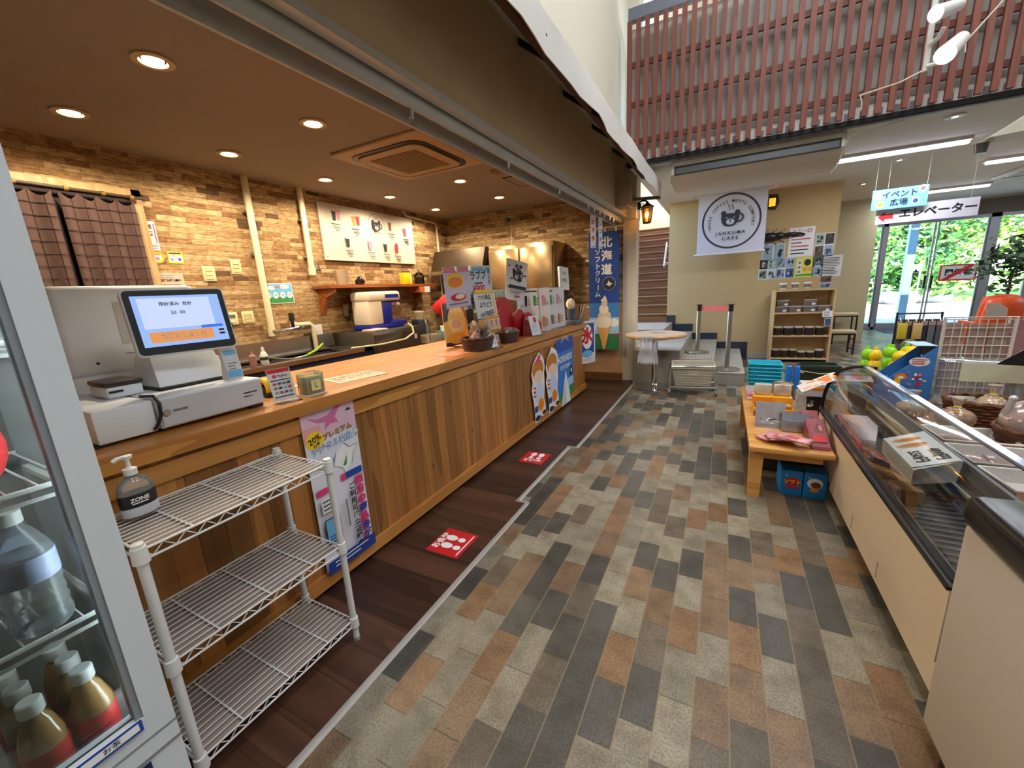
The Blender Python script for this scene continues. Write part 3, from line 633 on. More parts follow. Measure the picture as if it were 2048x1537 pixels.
def cup(x, y, h, m, lid=None, top=None):
    s.poly([(x-h*.20, y-h/2), (x+h*.20, y-h/2), (x+h*.27, y+h*.36), (x-h*.27, y+h*.36)], m)
    if lid: s.rect(x, y+h*.40, h*.6, h*.08, lid)
    if top: s.oval(x, y+h*.48, h*.24, h*.16, top)
for x, y, cols in ((-.58, .20, (INK, PINK)), (-.28, .17, (ORG, RED)), (.36, .17, (BRN,)), (.66, .12, (M('berry_ink', (180, 60, 80), .5, var=0),)), (-.43, -.10, (INK,)), (-.06, -.11, (PINK,)), (.22, -.12, (INK,)), (.44, -.13, (RED,))):
    for i, c in enumerate(cols): cup(x+i*.065-.03, y+.01*i, .12, c, GREYI if y > .1 else None, None if y > .1 else (M('soft_cream_ink', (244, 226, 196), .5, var=0) if c is not RED else RED))
    for i in range(3): s.rect(x-.02+.008*i, y-.10-.022*i, .13-.018*i, .009, INK if i != 1 else GREYI)
    s.text('¥450', x, y-.175, .028, INK)
s.ring(.06, .145, .148, .153, LOGOK, 48, -30, 210); bearcup(s, .06, .15, .20, bg=MENUB); s.text('JANKUMA', .06, .055, .026, LOGOK); s.text('CAFE', .06, .025, .026, LOGOK)
s.build('printed_board', mb)
for x in (-.78, .78):
    for y in (-.29, .29): MB().cyl((x, y, -.03), (x, y, .004), .008, STEEL, n=8).build('screw', mb)
# wooden wall shelf with brackets, and what stands on it
SHW = wood('red_brown_shelf', (164, 92, 40), (116, 58, 22), axis=1, rough=.4, ring=5)
sh = thing('wall_shelf', 'reddish brown wooden wall shelf under the menu board', 'shelf', (WX, 4.25, 1.55))
MB().box((0, -.98, 0), (.30, .98, .035), SHW).build('board', sh)
for y in (-.90, .78):
    MB().prism([(.0, -.30), (.05, -.30), (.075, -.20), (.13, -.11), (.27, -.06), (.27, 0), (0, 0)], y-.02, y+.02, SHW, axis=1).build('bracket', sh)
def sx(y): return WX+.15
ju = thing('plastic_jug', 'clear plastic measuring jug on the wooden wall shelf', 'jug', (sx(0), 3.58, 1.585))
MILK = glassy('milky_plastic', 'f0e6d4', .04, .2, .35, 'e8dcc4')
MB().lathe([(.058, 0), (.062, .004), (.082, .17), (.084, .175), (.08, .172), (.06, .008), (.0, .006)], MILK).build('body', ju); MB().tube([(0, .078, .155), (0, .125, .15), (0, .13, .10), (0, .07, .03)], .007, MILK, 8).build('handle', ju)
bt = thing('round_bottle', 'squat dark glass bottle on the wall shelf next to the clear jug', 'bottle', (sx(0), 3.86, 1.585))
MB().lathe([(.045, 0), (.062, .03), (.06, .06), (.03, .085), (.02, .11), (.0, .112)], M('dark_glass', (30, 20, 22), .1), n=20).build('body', bt); MB().tube([(0, 0, .11), (.01, -.03, .2), (.015, -.05, .26)], .006, MILK, 6).build('straw', bt)
yb = thing('yellow_tin', 'bright yellow box standing on the wall shelf', 'box', (sx(0), 4.72, 1.585)); MB().rbox((-.05, -.07, 0), (.05, .05, .165), M('yellow_carton', (232, 196, 20), .45), .006).build('body', yb); MB().rbox((-.05, .052, 0), (.05, .085, .15), M('pale_yellow_carton', (232, 220, 110), .5), .004).build('side_pack', yb)
jr = thing('coffee_jar', 'glass jar of dark coffee with a pump top on the wall shelf', 'jar', (sx(0), 5.03, 1.585)); MB().lathe([(.07, 0), (.072, .01), (.072, .10), (.0, .101)], M('dark_coffee', (40, 24, 22), .5)).build('contents', jr)
MB().lathe([(.076, 0), (.076, .13), (.05, .16), (.03, .175)], glassy('clear_jar', 'f4f0e6', .05)).build('glass', jr); MB().cyl((0, 0, .17), (0, 0, .22), .014, STEEL).ell((0, 0, .225), .02, M('gold_knob', (210, 170, 80), .3, .8)).build('pump', jr)
ob = thing('paper_sleeve_box', 'small orange and white box tucked under the shelf end', 'box', (WX+.2, 4.98, 1.46)); MB().box((-.10, -.14, 0), (.10, -.03, .085), M('orange_box', (206, 110, 60), .5)).build('orange_end', ob); MB().box((-.10, -.03, 0), (.10, .10, .085), WPL).build('white_end', ob)
for i in range(3):
    tg = thing('hanging_cup', 'clear plastic cup on the wall below the shelf, %s from the left bracket' % ('first', 'second', 'third')[i], 'cup', (WX+.055, 3.66+.17*i, 1.20), group='clear cups under the wall shelf')
    MB().lathe([(.035, 0), (.05, .15), (.052, .152), (.048, .15), (.033, .004), (0, .003)], glassy('cup_plastic', 'ece2d2', .05, .05, .12, 'e8dcc8'), n=18).build('cup', tg)
    MB().box((-.055, -.012, .10), (-.045, .012, .2), STEEL).box((-.055, -.012, .10), (-.03, .012, .108), STEEL).build('hook', tg)
# ---- the back counter: sink, machines
sk = thing('sink_unit', 'long stainless steel sink with a navy front panel behind the counter', 'sink', (-4.0, 0, 0))
b = MB().box((-.32, 1.85, .82), (.36, 1.92, .86), STEEL).box((-.32, 3.30, .82), (.36, 3.42, .86), STEEL).box((-.32, 1.85, .82), (-.22, 3.42, .86), STEEL).box((.25, 1.85, .82), (.36, 3.42, .86), STEEL)
b.box((-.22, 1.92, .66), (.25, 3.30, .67), STEEL).box((-.23, 1.92, .66), (-.22, 3.3, .84), STEEL).box((.25, 1.92, .66), (.26, 3.3, .84), STEEL).box((-.22, 2.55, .66), (.25, 2.59, .85), STEEL)
b.build('basin', sk); MB().box((-.32, 1.85, .86), (-.30, 3.42, 1.02), STEEL).build('backsplash', sk)
MB().box((.30, 1.85, .10), (.345, 3.42, .82), M('navy_panel', (24, 44, 84), .45)).build('front_panel', sk)
for y in (1.9, 3.37):
    for x in (-.28, .27): MB().cyl((x, y, .004), (x, y, .82), .02, STEEL, n=10).build('leg', sk)
db = thing('detergent_bottle', 'white detergent bottle with a green label on the sink', 'bottle', (-3.70, 2.18, .861)); MB().lathe([(.03, 0), (.034, .01), (.034, .09), (.018, .125), (.014, .13)], WPL, n=18).build('body', db); MB().lathe([(.012, .128), (.014, .15), (.006, .17), (0, .17)], WPL, n=14).build('cap', db); MB().lathe([(.0345, .05), (.0348, .052), (.0348, .078), (.0345, .08)], M('dark_green_label', (40, 70, 50), .5), n=18).build('label', db)
solo('pink_bottle', MB().lathe([(.03, 0), (.03, .10), (.012, .12), (.012, .14), (0, .14)], glassy('pinkish_plastic', 'f0c8c0', .04, .1, .4, 'e0b0a8'), n=16), 'small pinkish clear bottle left of the white detergent bottle', 'bottle', (-3.705, 2.08, .861))
gb = thing('scrub_brush', 'lime green handled brush leaning across the sink edge', 'brush', (-3.72, 2.62, .87)); MB().tube([(0, 0, .012), (.0, .12, .05), (-.02, .22, .10)], .011, M('lime_plastic', (150, 200, 40), .4)).build('handle', gb); MB().tube([(0, -.13, .002), (0, 0, .012)], .007, M('pale_stick', (220, 214, 190), .5)).build('stick', gb)
solo('white_card', MB().box((-.004, -.06, 0), (.004, .06, .12), PAPER), 'white card standing at the back of the sink', 'card', (-4.29, 3.22, 1.021))
# undercounter freezer with the ice shaver on top
fz = thing('undercounter_freezer', 'dark stainless undercounter freezer under the ice shaver', 'freezer', (-4.0, 3.95, 0)); DST = M('dark_stainless', (120, 116, 108), .35, .9, var=.08)
MB().rbox((-.32, -.50, .06), (.36, .34, 1.02), DST, .008).build('body', fz); MB().box((.362, -.48, .72), (.375, .32, .98), DST).build('door', fz); MB().box((.376, .20, .86), (.382, .24, .92), WPL).build('badge', fz); MB().box((.362, -.48, .1), (.372, .32, .68), M('grey_panel', (90, 92, 94), .4, .6)).build('lower_panel', fz)
for x in (-.28, .3):
    for y in (-.46, .30): MB().cyl((x, y, .004), (x, y, .06), .02, BLACK, n=10).build('foot', fz)
ic = thing('ice_shaver', 'white and blue ice shaving machine on the dark steel freezer', 'ice shaver', (-4.0, 3.93, 1.021)); IW = M('ivory_plastic', (226, 214, 190), .4, var=.02); IB = M('royal_blue_plastic', (28, 42, 150), .35, var=.04)
MB().rbox((-.16, -.30, .0), (.16, .30, .06), IB, .02).build('base', ic)
MB().rbox((-.15, -.29, .06), (.15, -.06, .36), IW, .025).build('column', ic)
MB().rbox((-.16, -.30, .345), (.17, .27, .47), IW, .04, 3).build('head', ic)
MB().box((.171, -.02, .385), (.174, .22, .43), IB).build('name_plate', ic)
MB().rbox((-.14, -.06, .06), (.13, .12, .345), IB, .012).rbox((-.14, .10, .05), (.0, .24, .345), IB, .01).rbox((-.12, .06, .03), (.16, .36, .09), IB, .02).build('splash_guard', ic)
MB().rbox((-.13, -.08, .325), (.13, .27, .345), IB, .008).build('underside', ic)
MB().lathe([(.03, .27), (.06, .285), (.065, .325), (.03, .328)], M('steel_blade', (190, 190, 190), .25, .9), (.07, .19, 0), 20).ell((.13, .24, .30), .025, IW).build('blade_hub', ic)
ho = MB().tube([(0, 0, .0), (.05, .02, -.04), (.08, 0, -.12), (.07, -.15, -.18), (.02, -.5, -.20), (-.05, -.9, -.19)], .012, M('pale_hose', (206, 200, 150), .5), 8)
solo('drain_hose', ho, 'pale drain hose hanging from the ice shaver to the sink', 'hose', (-3.60, 4.02, 1.07))
solo('pink_tray', MB().rbox((-.1, -.12, 0), (.1, .12, .025), M('pink_plastic', (232, 186, 170), .4), .01), 'flat pink tray in front of the ice shaver', 'tray', (-3.75, 3.60, 1.021))
# coffee station further along
bs = thing('back_counter', 'low black back counter beyond the ice shaver', 'counter', (-3.95, 5.1, 0)); MB().box((-.36, -.75, .72), (.40, .92, .76), M('dark_brown_top', (58, 40, 36), .4)).build('top', bs); MB().box((-.34, -.73, .05), (.36, .90, .72), BLACK).build('cabinet', bs)
for y in (-.4, 0, .45): MB().box((.361, y-.18, .1), (.372, y+.18, .68), M('dark_door', (42, 42, 46), .4)).build('door', bs)
gr = thing('coffee_grinder', 'blue and silver coffee grinder on the back counter', 'grinder', (-3.9, 4.62, .761)); MB().rbox((-.1, -.10, 0), (.1, .10, .09), BLACK, .01).build('base', gr); MB().rbox((-.09, -.09, .09), (.09, .0, .32), NAVYT, .015).rbox((-.09, .0, .09), (.09, .10, .30), STEEL, .015).build('body', gr); MB().lathe([(.05, .32), (.075, .42), (.07, .43), (0, .44)], MILK, n=18).build('hopper', gr)
kt = thing('black_kettle', 'black lidded coffee server on the back counter', 'kettle', (-3.75, 5.12, .761)); MB().lathe([(.065, 0), (.075, .02), (.07, .12), (.05, .16)], M('dark_chrome', (70, 60, 56), .2, .9), n=22).build('body', kt); MB().lathe([(.055, .16), (.10, .20), (.11, .25), (.08, .29), (0, .30)], BLACK, n=22).build('lid', kt); MB().tube([(0, .07, .13), (0, .12, .12), (0, .12, .05), (0, .075, .03)], .009, BLACK, 8).build('handle', kt)
bin_ = MB().rbox((-.1, -.15, 0), (.1, .15, .012), MILK, .005)
for a, b in (((-.1, -.15), (-.092, .15)), ((.092, -.15), (.1, .15)), ((-.1, -.15), (.1, -.142)), ((-.1, .142), (.1, .15))): bin_.box((a[0], a[1], .0), (b[0], b[1], .11), MILK)
solo('clear_bin', bin_, 'clear plastic bin at the front of the back counter', 'bin', (-3.68, 4.55, .761))
bb = thing('blue_tub', 'light blue tub holding paper cups on the back counter', 'tub', (-3.68, 4.86, .761)); MB().lathe([(.07, 0), (.085, .12), (.09, .125), (.08, .12), (.065, .006), (0, .005)], M('light_blue_plastic', (100, 176, 206), .4), n=22).build('tub', bb); MB().lathe([(.032, .02), (.045, .20), (.04, .2), (0, .19)], PAPER, n=18).build('paper_cup', bb)
mg = thing('silver_tumbler', 'shiny silver tumbler beside the black coffee server', 'tumbler', (-3.66, 5.32, .761)); MB().lathe([(.04, 0), (.05, .14), (.046, .14), (.036, .006), (0, .005)], CHROME, n=20).build('cup', mg); MB().lathe([(.051, .125), (.054, .13), (.054, .145), (.046, .148)], STEEL, n=20).build('rim', mg)
# end wall: big fridge, hood, camera
fr = thing('steel_refrigerator', 'tall brownish stainless steel refrigerator against the end wall', 'refrigerator', (-2.68, 5.75, 0)); BRS = M('warm_stainless', (172, 146, 108), .25, .85, var=.12, scale=3)
MB().rbox((-.50, -.27, .08), (.54, .28, 2.06), BRS, .008).build('body', fr)
for x in (-.49, .03):
    for z0, z1 in ((.12, 1.05), (1.08, 2.0)): d_ = MB().rbox((x, -.30, z0), (x+.495, -.271, z1), BRS, .006).build('door', fr); MB().box((x+(.42 if x < 0 else .04), -.325, z0+.35), (x+(.45 if x < 0 else .07), -.30, z0+.55), STEEL).build('handle', d_)
for x in (-.45, .5): MB().cyl((x, -.2, .004), (x, -.2, .08), .025, BLACK, n=10).build('foot', fr)
hd = thing('exhaust_hood', 'dark steel cooking hood on the end wall beside the refrigerator', 'hood', (-3.75, 5.72, 1.75)); HM = M('dark_hood_steel', (74, 62, 48), .4, .7, var=.1); MB().prism([(-.33, 0), (.31, 0), (.31, .34), (-.18, .34)], -.48, .48, HM, axis=0).build('canopy', hd); MB().box((-.48, -.35, -.03), (.48, -.32, .02), STEEL).build('lip', hd)
ov = thing('steel_oven', 'stainless counter oven with a small green display under the hood', 'oven', (-3.65, 5.72, .761)); MB().rbox((-.28, -.26, 0), (.28, .26, .52), DST, .01).build('body', ov); MB().box((-.24, -.268, .06), (.12, -.261, .44), M('oven_glass', (34, 32, 30), .1)).build('door', ov); MB().box((.16, -.266, .34), (.24, -.261, .38), M('green_display', (120, 200, 60), .4, emit=.6)).build('display', ov)
ccv = thing('security_camera', 'small black security camera high on the end wall', 'camera', (-3.1, 6.05, 2.50)); MB().cyl((0, -.01, .02), (0, 0, .02), .035, WPL).build('mount', ccv); MB().cyl((0, -.09, -.01), (0, -.01, .01), .032, BLACK).build('body', ccv); MB().tube([(0.02, -.012, 0), (.04, -.012, -.1), (.03, -.012, -.5)], .004, OFFW, 6).build('cable', ccv)
# ---- speaker, lantern, ice-cream banner by the pillar
sp = thing('wall_speaker', 'beige box loudspeaker on the fascia under the awning end', 'speaker', (-1.25, 5.45, 2.50)); MB().rbox((.0, -.13, -.16), (.15, .13, .16), M('beige_speaker', (176, 160, 130), .5), .01).build('cabinet', sp); MB().box((.151, -.11, -.14), (.155, .11, .14), M('grille_cloth', (150, 136, 112), .8, var=.1, scale=200)).build('grille', sp); MB().box((.02, -.10, .163), (.13, .10, .168), YEL).build('strip', sp)
la = thing('wall_lantern', 'glowing amber wall lantern on a scrolled black bracket', 'lantern', (-1.12, 6.0, 2.42)); IRON = M('black_iron', (36, 26, 22), .5, .5); AMB = glassy('amber_glass', 'ffe29a', .05, .2, .12, 'f4b840')
MB().cyl((0, .05, .02), (0, .035, .02), .05, IRON).tube([(0, .04, .02), (.02, 0, .05), (.08, -.06, .06), (.13, -.09, .05), (.15, -.1, .02)], .011, IRON, 8).tube([(.02, .0, .0), (.05, -.02, -.04), (.09, -.05, -.02), (.09, -.06, .03), (.06, -.04, .03)], .007, IRON, 6).build('bracket', la)
MB().lathe([(.085, -.02), (.09, -.035), (.02, .02), (.012, .04), (0, .045)], IRON, (.15, -.1, 0), 6).build('roof', la)
MB().lathe([(.048, -.22), (.072, -.035), (.068, -.035), (.044, -.22)], AMB, (.15, -.1, 0), 6).build('glass', la)
f = MB()
for k in range(6): a = k*math.pi/3; f.cyl((.15+.05*math.cos(a), -.1+.05*math.sin(a), -.225), (.15+.074*math.cos(a), -.1+.074*math.sin(a), -.03), .005, IRON, n=6)
f.lathe([(0, -.24), (.05, -.235), (.054, -.22), (0, -.219)], IRON, (.15, -.1, 0), 6).build('cage', la)
MB().ell((.15, -.1, -.13), (.022, .022, .045), M('lantern_bulb', (255, 214, 140), .4, var=0, emit=55)).build('bulb', la)
lamp('lantern_light', 'POINT', (.15, -.1, -.12), 5, (1, .72, .35), .03, parent=la)
bn = thing('soft_cream_banner', 'tall blue soft ice cream banner hanging beside the cream pillar', 'banner', mtx=onY(-1.555, 5.93, 1.315))
s = Sheet(.44, 1.67, M('banner_blue', (22, 70, 156), .6, var=.05)); SOFTC = M('soft_cream', (244, 228, 206), .6, var=.02); CONE = M('cone_tan', (226, 164, 84), .6, var=.05, scale=30); SHD = M('cream_fold', (226, 202, 176), .6, var=0)
s.rect(0, -.28, .44, .26, M('banner_mid_blue', (60, 128, 200), .6, var=.04)); s.rect(0, -.48, .44, .24, M('banner_pale_sky', (166, 206, 232), .6, var=.05)); s.oval(.15, -.44, .07, .06, WHITE); s.oval(-.17, -.5, .06, .05, WHITE)
s.rect(0, -.72, .44, .23, M('banner_green', (44, 120, 66), .6, var=.1)); s.rect(.18, -.61, .06, .03, RED)
s.vtext('北海道', .04, .68, .155, .185, WHITE, bold=.03); s.vtext('ソフトクリーム', -.09, .56, .09, .098, WHITE, bold=.02)
s.oval(-.155, .755, .018, .03, ORG); s.oval(-.115, .755, .018, .03, ORG); s.rect(-.135, .71, .07, .012, WHITE)
s.oval(.075, .12, .10, .10, NAVY); s.ring(.075, .12, .09, .094, WHITE, 32); s.poly([(.02, .10), (.05, .12), (.07, .165), (.085, .14), (.125, .115), (.10, .105), (.085, .08), (.06, .10)], WHITE)
s.poly([(-.095, -.48), (.095, -.48), (.015, -.83), (-.015, -.83)], CONE)
for i in range(4): s.oval(.0+.01*(i % 2), -.43+.095*i, .125-.027*i, .085-.008*i, SOFTC if i % 2 == 0 else SHD)
s.oval(0, -.42, .12, .075, SOFTC); s.poly([(-.05, -.12), (.05, -.12), (.02, -.04)], SOFTC)
s.build('cloth', bn)
for x in (-.14, .02, .17): MB().tube([(x, .83, -.002), (x, .86, .01), (x, .885, -.002)], .012, PAPER, 6).build('hanging_loop', bn)
for y in (.46, .11, -.2): MB().box((-.27, y-.012, -.004), (-.215, y+.012, -.001), PAPER).build('side_loop', bn)
MB().cyl((-.28, .885, -.002), (.28, .885, -.002), .01, WPL).build('rod', bn)
for i, (x, w) in enumerate(((-1.33, .075), (-1.30, .055))):
    s = Sheet(w, .34, PAPER); s.vtext(('かき氷', 'ソフト')[i], 0, .10, .055, .085, RED if i == 0 else BLUE, bold=.03); s.rect(0, -.155, w*.8, .012, SKYB)
    solo('hanging_strip', s, ('white strip with red lettering hanging from the shutter rail', 'narrower white strip with blue lettering hanging behind the red-lettered one')[i], 'hanging sign', mtx=frame((x, 4.62+.19*i, 1.995), (.55, .83, 0), (0, 0, 1)))
# ================================================================== THE HALL
sc_ = thing('slatted_screen', 'red-brown vertical slat screen along the upper balcony', 'screen', (0, 5.40, 0))
m = MB(); k = 0
x = -1.115
while x < 4.6:
    m.box((x-.024, -.02, 2.845), (x+.024, .012, 4.27), REDW); x += .0955
m.build('slats', sc_)
DREDW = wood('dark_red_rail', (112, 62, 48), (84, 44, 36), axis=0, rough=.6, ring=5)
for z in (3.02, 3.42, 3.82): MB().box((-1.14, .013, z), (4.65, .045, z+.055), DREDW).build('back_rail', sc_)
MB().box((-1.14, .03, 4.30), (4.65, .12, 4.42), M('blue_grey_beam', (110, 116, 130), .45, .3)).build('top_beam', sc_)
m = MB()
for i in range(48): m.box((-1.10+i*.12, .05, 2.845), (-1.05+i*.12, .10, 2.91), M('grey_block', (126, 128, 134), .6))
m.box((-1.14, .048, 2.80), (4.65, .052, 2.845), DARK).build('lower_blocks', sc_)
# ceiling-hung air conditioner
a = thing('ceiling_hung_air_conditioner', 'long white air conditioner hung under the hall ceiling with dark louvre', 'air conditioner', (.175, 5.90, 2.55))
ACW = M('warm_white_plastic', (220, 214, 200), .45, var=.02)
MB().prism([(-.34, .10), (-.325, .215), (-.30, .245), (.34, .245), (.34, .0), (-.10, .0), (-.30, .055)], -.82, .82, ACW, axis=0).build('casing', a)
MB().hexa([(-.77, -.348, .10), (.77, -.348, .10), (.77, -.338, .172), (-.77, -.338, .172), (-.77, -.340, .10), (.77, -.340, .10), (.77, -.330, .172), (-.77, -.330, .172)], M('louvre_dark', (84, 88, 94), .35)).build('louvre', a)
f = MB()
for z0, z1 in ((.088, .099), (.172, .182)): f.box((-.785, -.352, z0), (.785, -.33, z1), BLACK)
for x in (-.785, .773): f.box((x, -.352, .09), (x+.012, -.325, .182), BLACK)
f.build('louvre_frame', a)
for x in (-.828, .822): MB().rbox((x, -.34, .02), (x+.006, .34, .24), M('pale_end_cap', (206, 198, 182), .5), .002).build('end_cap', a)
cb = MB().tube([(0, 0, 0), (-.03, .02, -.12), (-.06, .05, -.24), (-.10, .1, -.30)], .006, WPL, 6).tube([(0, 0, 0), (.15, .02, .02), (.3, .03, .05), (.42, .04, .07)], .007, WPL, 6)
solo('white_cable', cb, 'white cable looping from the hung air conditioner end to the ceiling', 'cable', (1.02, 5.57, 2.73))
# tube lights
TUBE = M('cool_tube', (236, 236, 255), .4, var=0, emit=13); LW = M('lamp_white', (224, 222, 218), .5, var=.02)
def led(x, y, L, label, rz=0):
    o = thing('tube_light', label, 'ceiling light', (x, y, 2.80), rz, group='tube lights of the hall ceiling')
    MB().box((-L/2, -.07, -.03), (L/2, .07, 0), LW).build('housing', o); MB().rbox((-L/2+.01, -.028, -.062), (L/2-.01, .028, -.031), TUBE, .012).build('tube', o)
    lamp('tube_glow', 'AREA', (0, 0, -.075), 34, (.93, .95, 1), (L*.95, .08), parent=o)
led(1.72, 6.80, 1.24, 'tube light nearest the hung air conditioner, glaring bright'); led(3.55, 8.35, 1.0, 'tube light at the right edge of the photo above the orange chairs')
led(3.38, 10.6, 1.24, 'tube light behind the blue hanging sign'); led(6.0, 7.0, 1.24, 'tube light far to the right, out over the shop floor'); led(6.2, 10.6, 1.24, 'tube light furthest to the right near the windows')
def spotl(x, y, label):
    o = thing('recessed_light', label, 'ceiling light', (x, y, 2.80), group='small recessed lights of the hall ceiling')
    MB().lathe([(.05, .0), (.075, -.003), (.078, -.010), (.05, -.012)], LW, n=20).build('ring', o); MB().lathe([(.001, -.013), (.048, -.011), (.05, -.002)], M('recessed_glow', (244, 244, 255), .4, var=0, emit=9), n=18).build('lens', o)
spotl(1.85, 5.78, 'recessed light nearest the slat screen at upper right'); spotl(1.92, 7.45, 'recessed light beyond the first tube light'); spotl(1.90, 8.95, 'recessed light over the tan wall corner')
spotl(.42, 7.5, 'recessed light over the round logo banner'); spotl(2.05, 11.0, 'recessed light far back over the pale olive wall')
cz = thing('ceiling_cassette', 'white cassette air conditioner in the far hall ceiling', 'air conditioner', (4.3, 9.6, 2.80)); MB().rbox((-.5, -.5, -.03), (.5, .5, 0), LW, .01).build('panel', cz); MB().box((-.36, -.36, -.036), (.36, .36, -.031), M('pale_grille', (168, 166, 160), .6)).build('grille', cz)
for s_ in (-1, 1): MB().box((-.4, s_*.43-.03, -.034), (.4, s_*.43+.03, -.031), DARK).build('slot', cz)
# roll-down banner with the cafe emblem
rb = thing('roll_banner', 'white roll-down banner with a bear cup emblem in a black ring', 'banner', mtx=onY(.025, 8.0, 2.325))
s = Sheet(1.0, .97, M('banner_white', (214, 214, 226), .6, var=.01), t=.003)
s.ring(.0, .02, .405, .435, M('emblem_slate', (58, 62, 76), .5, var=0), 72)
EM = M('emblem_slate', (58, 62, 76), .5, var=0)
arctext(s, 'WHERE COFFEE MEETS COMFORT', 0, .01, .318, 196, -14, .064, EM, .008); bearcup(s, -.01, .06, .36, EM, M('banner_white', (214, 214, 226), .6))
s.text('J A N K U M A', 0, -.170, .070, EM, bold=.022); s.text('C A F E', 0, -.255, .078, EM, bold=.022)
s.build('cloth', rb); MB().cyl((-.54, -.49, -.008), (.52, -.49, -.008), .017, WPL, n=12).build('bottom_bar', rb)
MB().rbox((-.60, .455, -.05), (.58, .53, .03), M('roller_housing', (206, 200, 190), .5), .012).build('roller_box', rb)
for x in (-.62, .585): MB().box((x, .44, -.06), (x+.035, .55, .04), LW).build('end_cap', rb)
MB().cyl((.50, -.1, -.01), (.50, -.48, -.012), .0025, WPL, n=6).build('pull_cord', rb)
# papers on the tan wall
def wp(px0, py0, px1, py1, mk, label, cat='poster', tilt=0, y=8.345):
    a_ = PY(px0, py0, y); b_ = PY(px1, py1, y); w = b_.x-a_.x; h = a_.z-b_.z
    s = mk(w, h); return solo('wall_poster', s, label, cat, mtx=onY((a_.x+b_.x)/2, y, (a_.z+b_.z)/2) @ Matrix.Rotation(tilt, 4, 'Z'))
def photos(w, h, cols, rows, seed, base=PAPER):
    s = Sheet(w, h, base); R = random.Random(seed); pal = [M('photo_%d' % i, c, .35, var=.25, scale=25) for i, c in enumerate(((70, 96, 140), (150, 176, 206), (60, 52, 50), (110, 86, 70), (160, 190, 170), (96, 110, 96), (196, 206, 226)))]
    for i in range(cols):
        for j in range(rows):
            x = -w/2+(i+.5)*w/cols; y = -h/2+(j+.5)*h/rows; s.rect(x, y, w/cols*.88, h/rows*.88, pal[R.randrange(len(pal))]); s.blobs(x, y, w/cols*.8, h/rows*.8, 6, [R.choice(pal), INK, R.choice(pal)], seed+i*7+j, .5)
    return s
def handbill(w, h):
    s = Sheet(w, h, PAPER); s.text('カブトムシ', 0, h*.38, h*.11, RED)
    for j in range(6): s.lines(0, h*(.22-.12*j), w*.8, 1, 1, h*.035, (INK, RED, INK, RED, INK, INK)[j], .5, j)
    s.ring(w*.30, h*.38, h*.05, h*.07, RED, 16); return s
wp(1580, 457, 1625, 512, handbill, 'tall handwritten white notice with red lettering on the tan wall')
wp(1525, 490, 1568, 520, lambda w, h: photos(w, h, 2, 1, 3), 'blue photo sheet tucked under the giant beetle')
wp(1519, 520, 1552, 559, lambda w, h: photos(w, h, 2, 2, 5), 'leftmost photo sheet in the lower row above the shelf'); wp(1554, 517, 1587, 556, lambda w, h: photos(w, h, 2, 2, 8), 'photo sheet between the leftmost one and the yellow poster')
def yellow(w, h):
    s = Sheet(w, h, M('yellow_poster_paper', (214, 216, 96), .6)); s.oval(w*.12, h*.22, w*.17, h*.16, INK); s.rect(-w*.28, 0, w*.2, h*.7, PAPER)
    for j in range(3): s.oval(-w*.28, h*(.22-.22*j), w*.07, h*.07, GREYI)
    s.text('昆虫', w*.15, -h*.12, h*.2, ORG); s.lines(0, -h*.38, w*.85, 1, 1, h*.08, GRN); return s
wp(1592, 515, 1627, 554, yellow, 'yellow poster with a dark beetle picture above the shelf')
wp(1632, 468, 1665, 512, lambda w, h: photos(w, h, 2, 2, 12), 'sheet of four brown beetle photos right of the handwritten notice'); wp(1627, 512, 1643, 552, lambda w, h: photos(w, h, 1, 2, 15), 'narrow strip of two photos left of the typed sheet')
def typed(w, h):
    s = Sheet(w, h, PAPER); s.lines(0, h*.38, w*.82, 11, h*.075, h*.028, INK, .3, 4); return s
wp(1643, 512, 1681, 552, typed, 'white typed sheet at the edge of the tan wall', tilt=-.03)
wp(1640, 553, 1662, 577, lambda w, h: photos(w, h, 1, 2, 21, M('pink_paper', (226, 180, 178), .6)), 'pink edged photo standing above the shelf right end')
# giant toy beetle on the wall
bt = thing('giant_beetle_model', 'big black beetle model mounted on the tan wall beside the banner', 'model', (.70, 8.31, 2.05)); BE = M('beetle_black', (26, 20, 28), .25, var=.1)
MB().ell((-.10, 0, 0), (.15, .035, .075), BE, 18, 10).ell((.05, -.01, .01), (.08, .04, .055), BE).build('body', bt); MB().ell((.20, -.01, .015), (.14, .03, .035), BE).tube([(.25, -.01, .02), (.33, -.02, .02), (.40, -.01, -.005)], .016, BE, 8).build('horn', bt)
for i, (x, z) in enumerate(((-.18, .09), (-.05, .09), (.05, .07), (-.18, -.09), (-.05, -.09), (.06, -.06))): s_ = 1 if z > 0 else -1; z *= .6; MB().tube([(x, 0, z), (x+.01, -.015, z+.03*s_), (x+.05, .0, z+.05*s_), (x+.07, .0, z+.075*s_)], .006, BE, 6).build('leg', bt)
MB().cyl((-.1, .04, 0), (-.1, .05, 0), .03, BE).build('mount', bt)
sg = thing('led_signal_box', 'black signal box with a glowing orange light on the tan wall', 'signal', (.585, 8.35, 2.60)); MB().prism([(-.02, -.10), (.08, -.12), (.125, -.02), (.10, .11), (-.02, .12)], -.05, 0, BLACK, axis=1).build('housing', sg)
m = MB()
for i in range(5):
    for j in range(7): m.box((-.016+i*.018, -.056, -.065+j*.018), (-.002+i*.018, -.0505, -.051+j*.018), M('orange_led', (255, 110, 20), .4, var=0, emit=6))
m.build('led_matrix', sg)
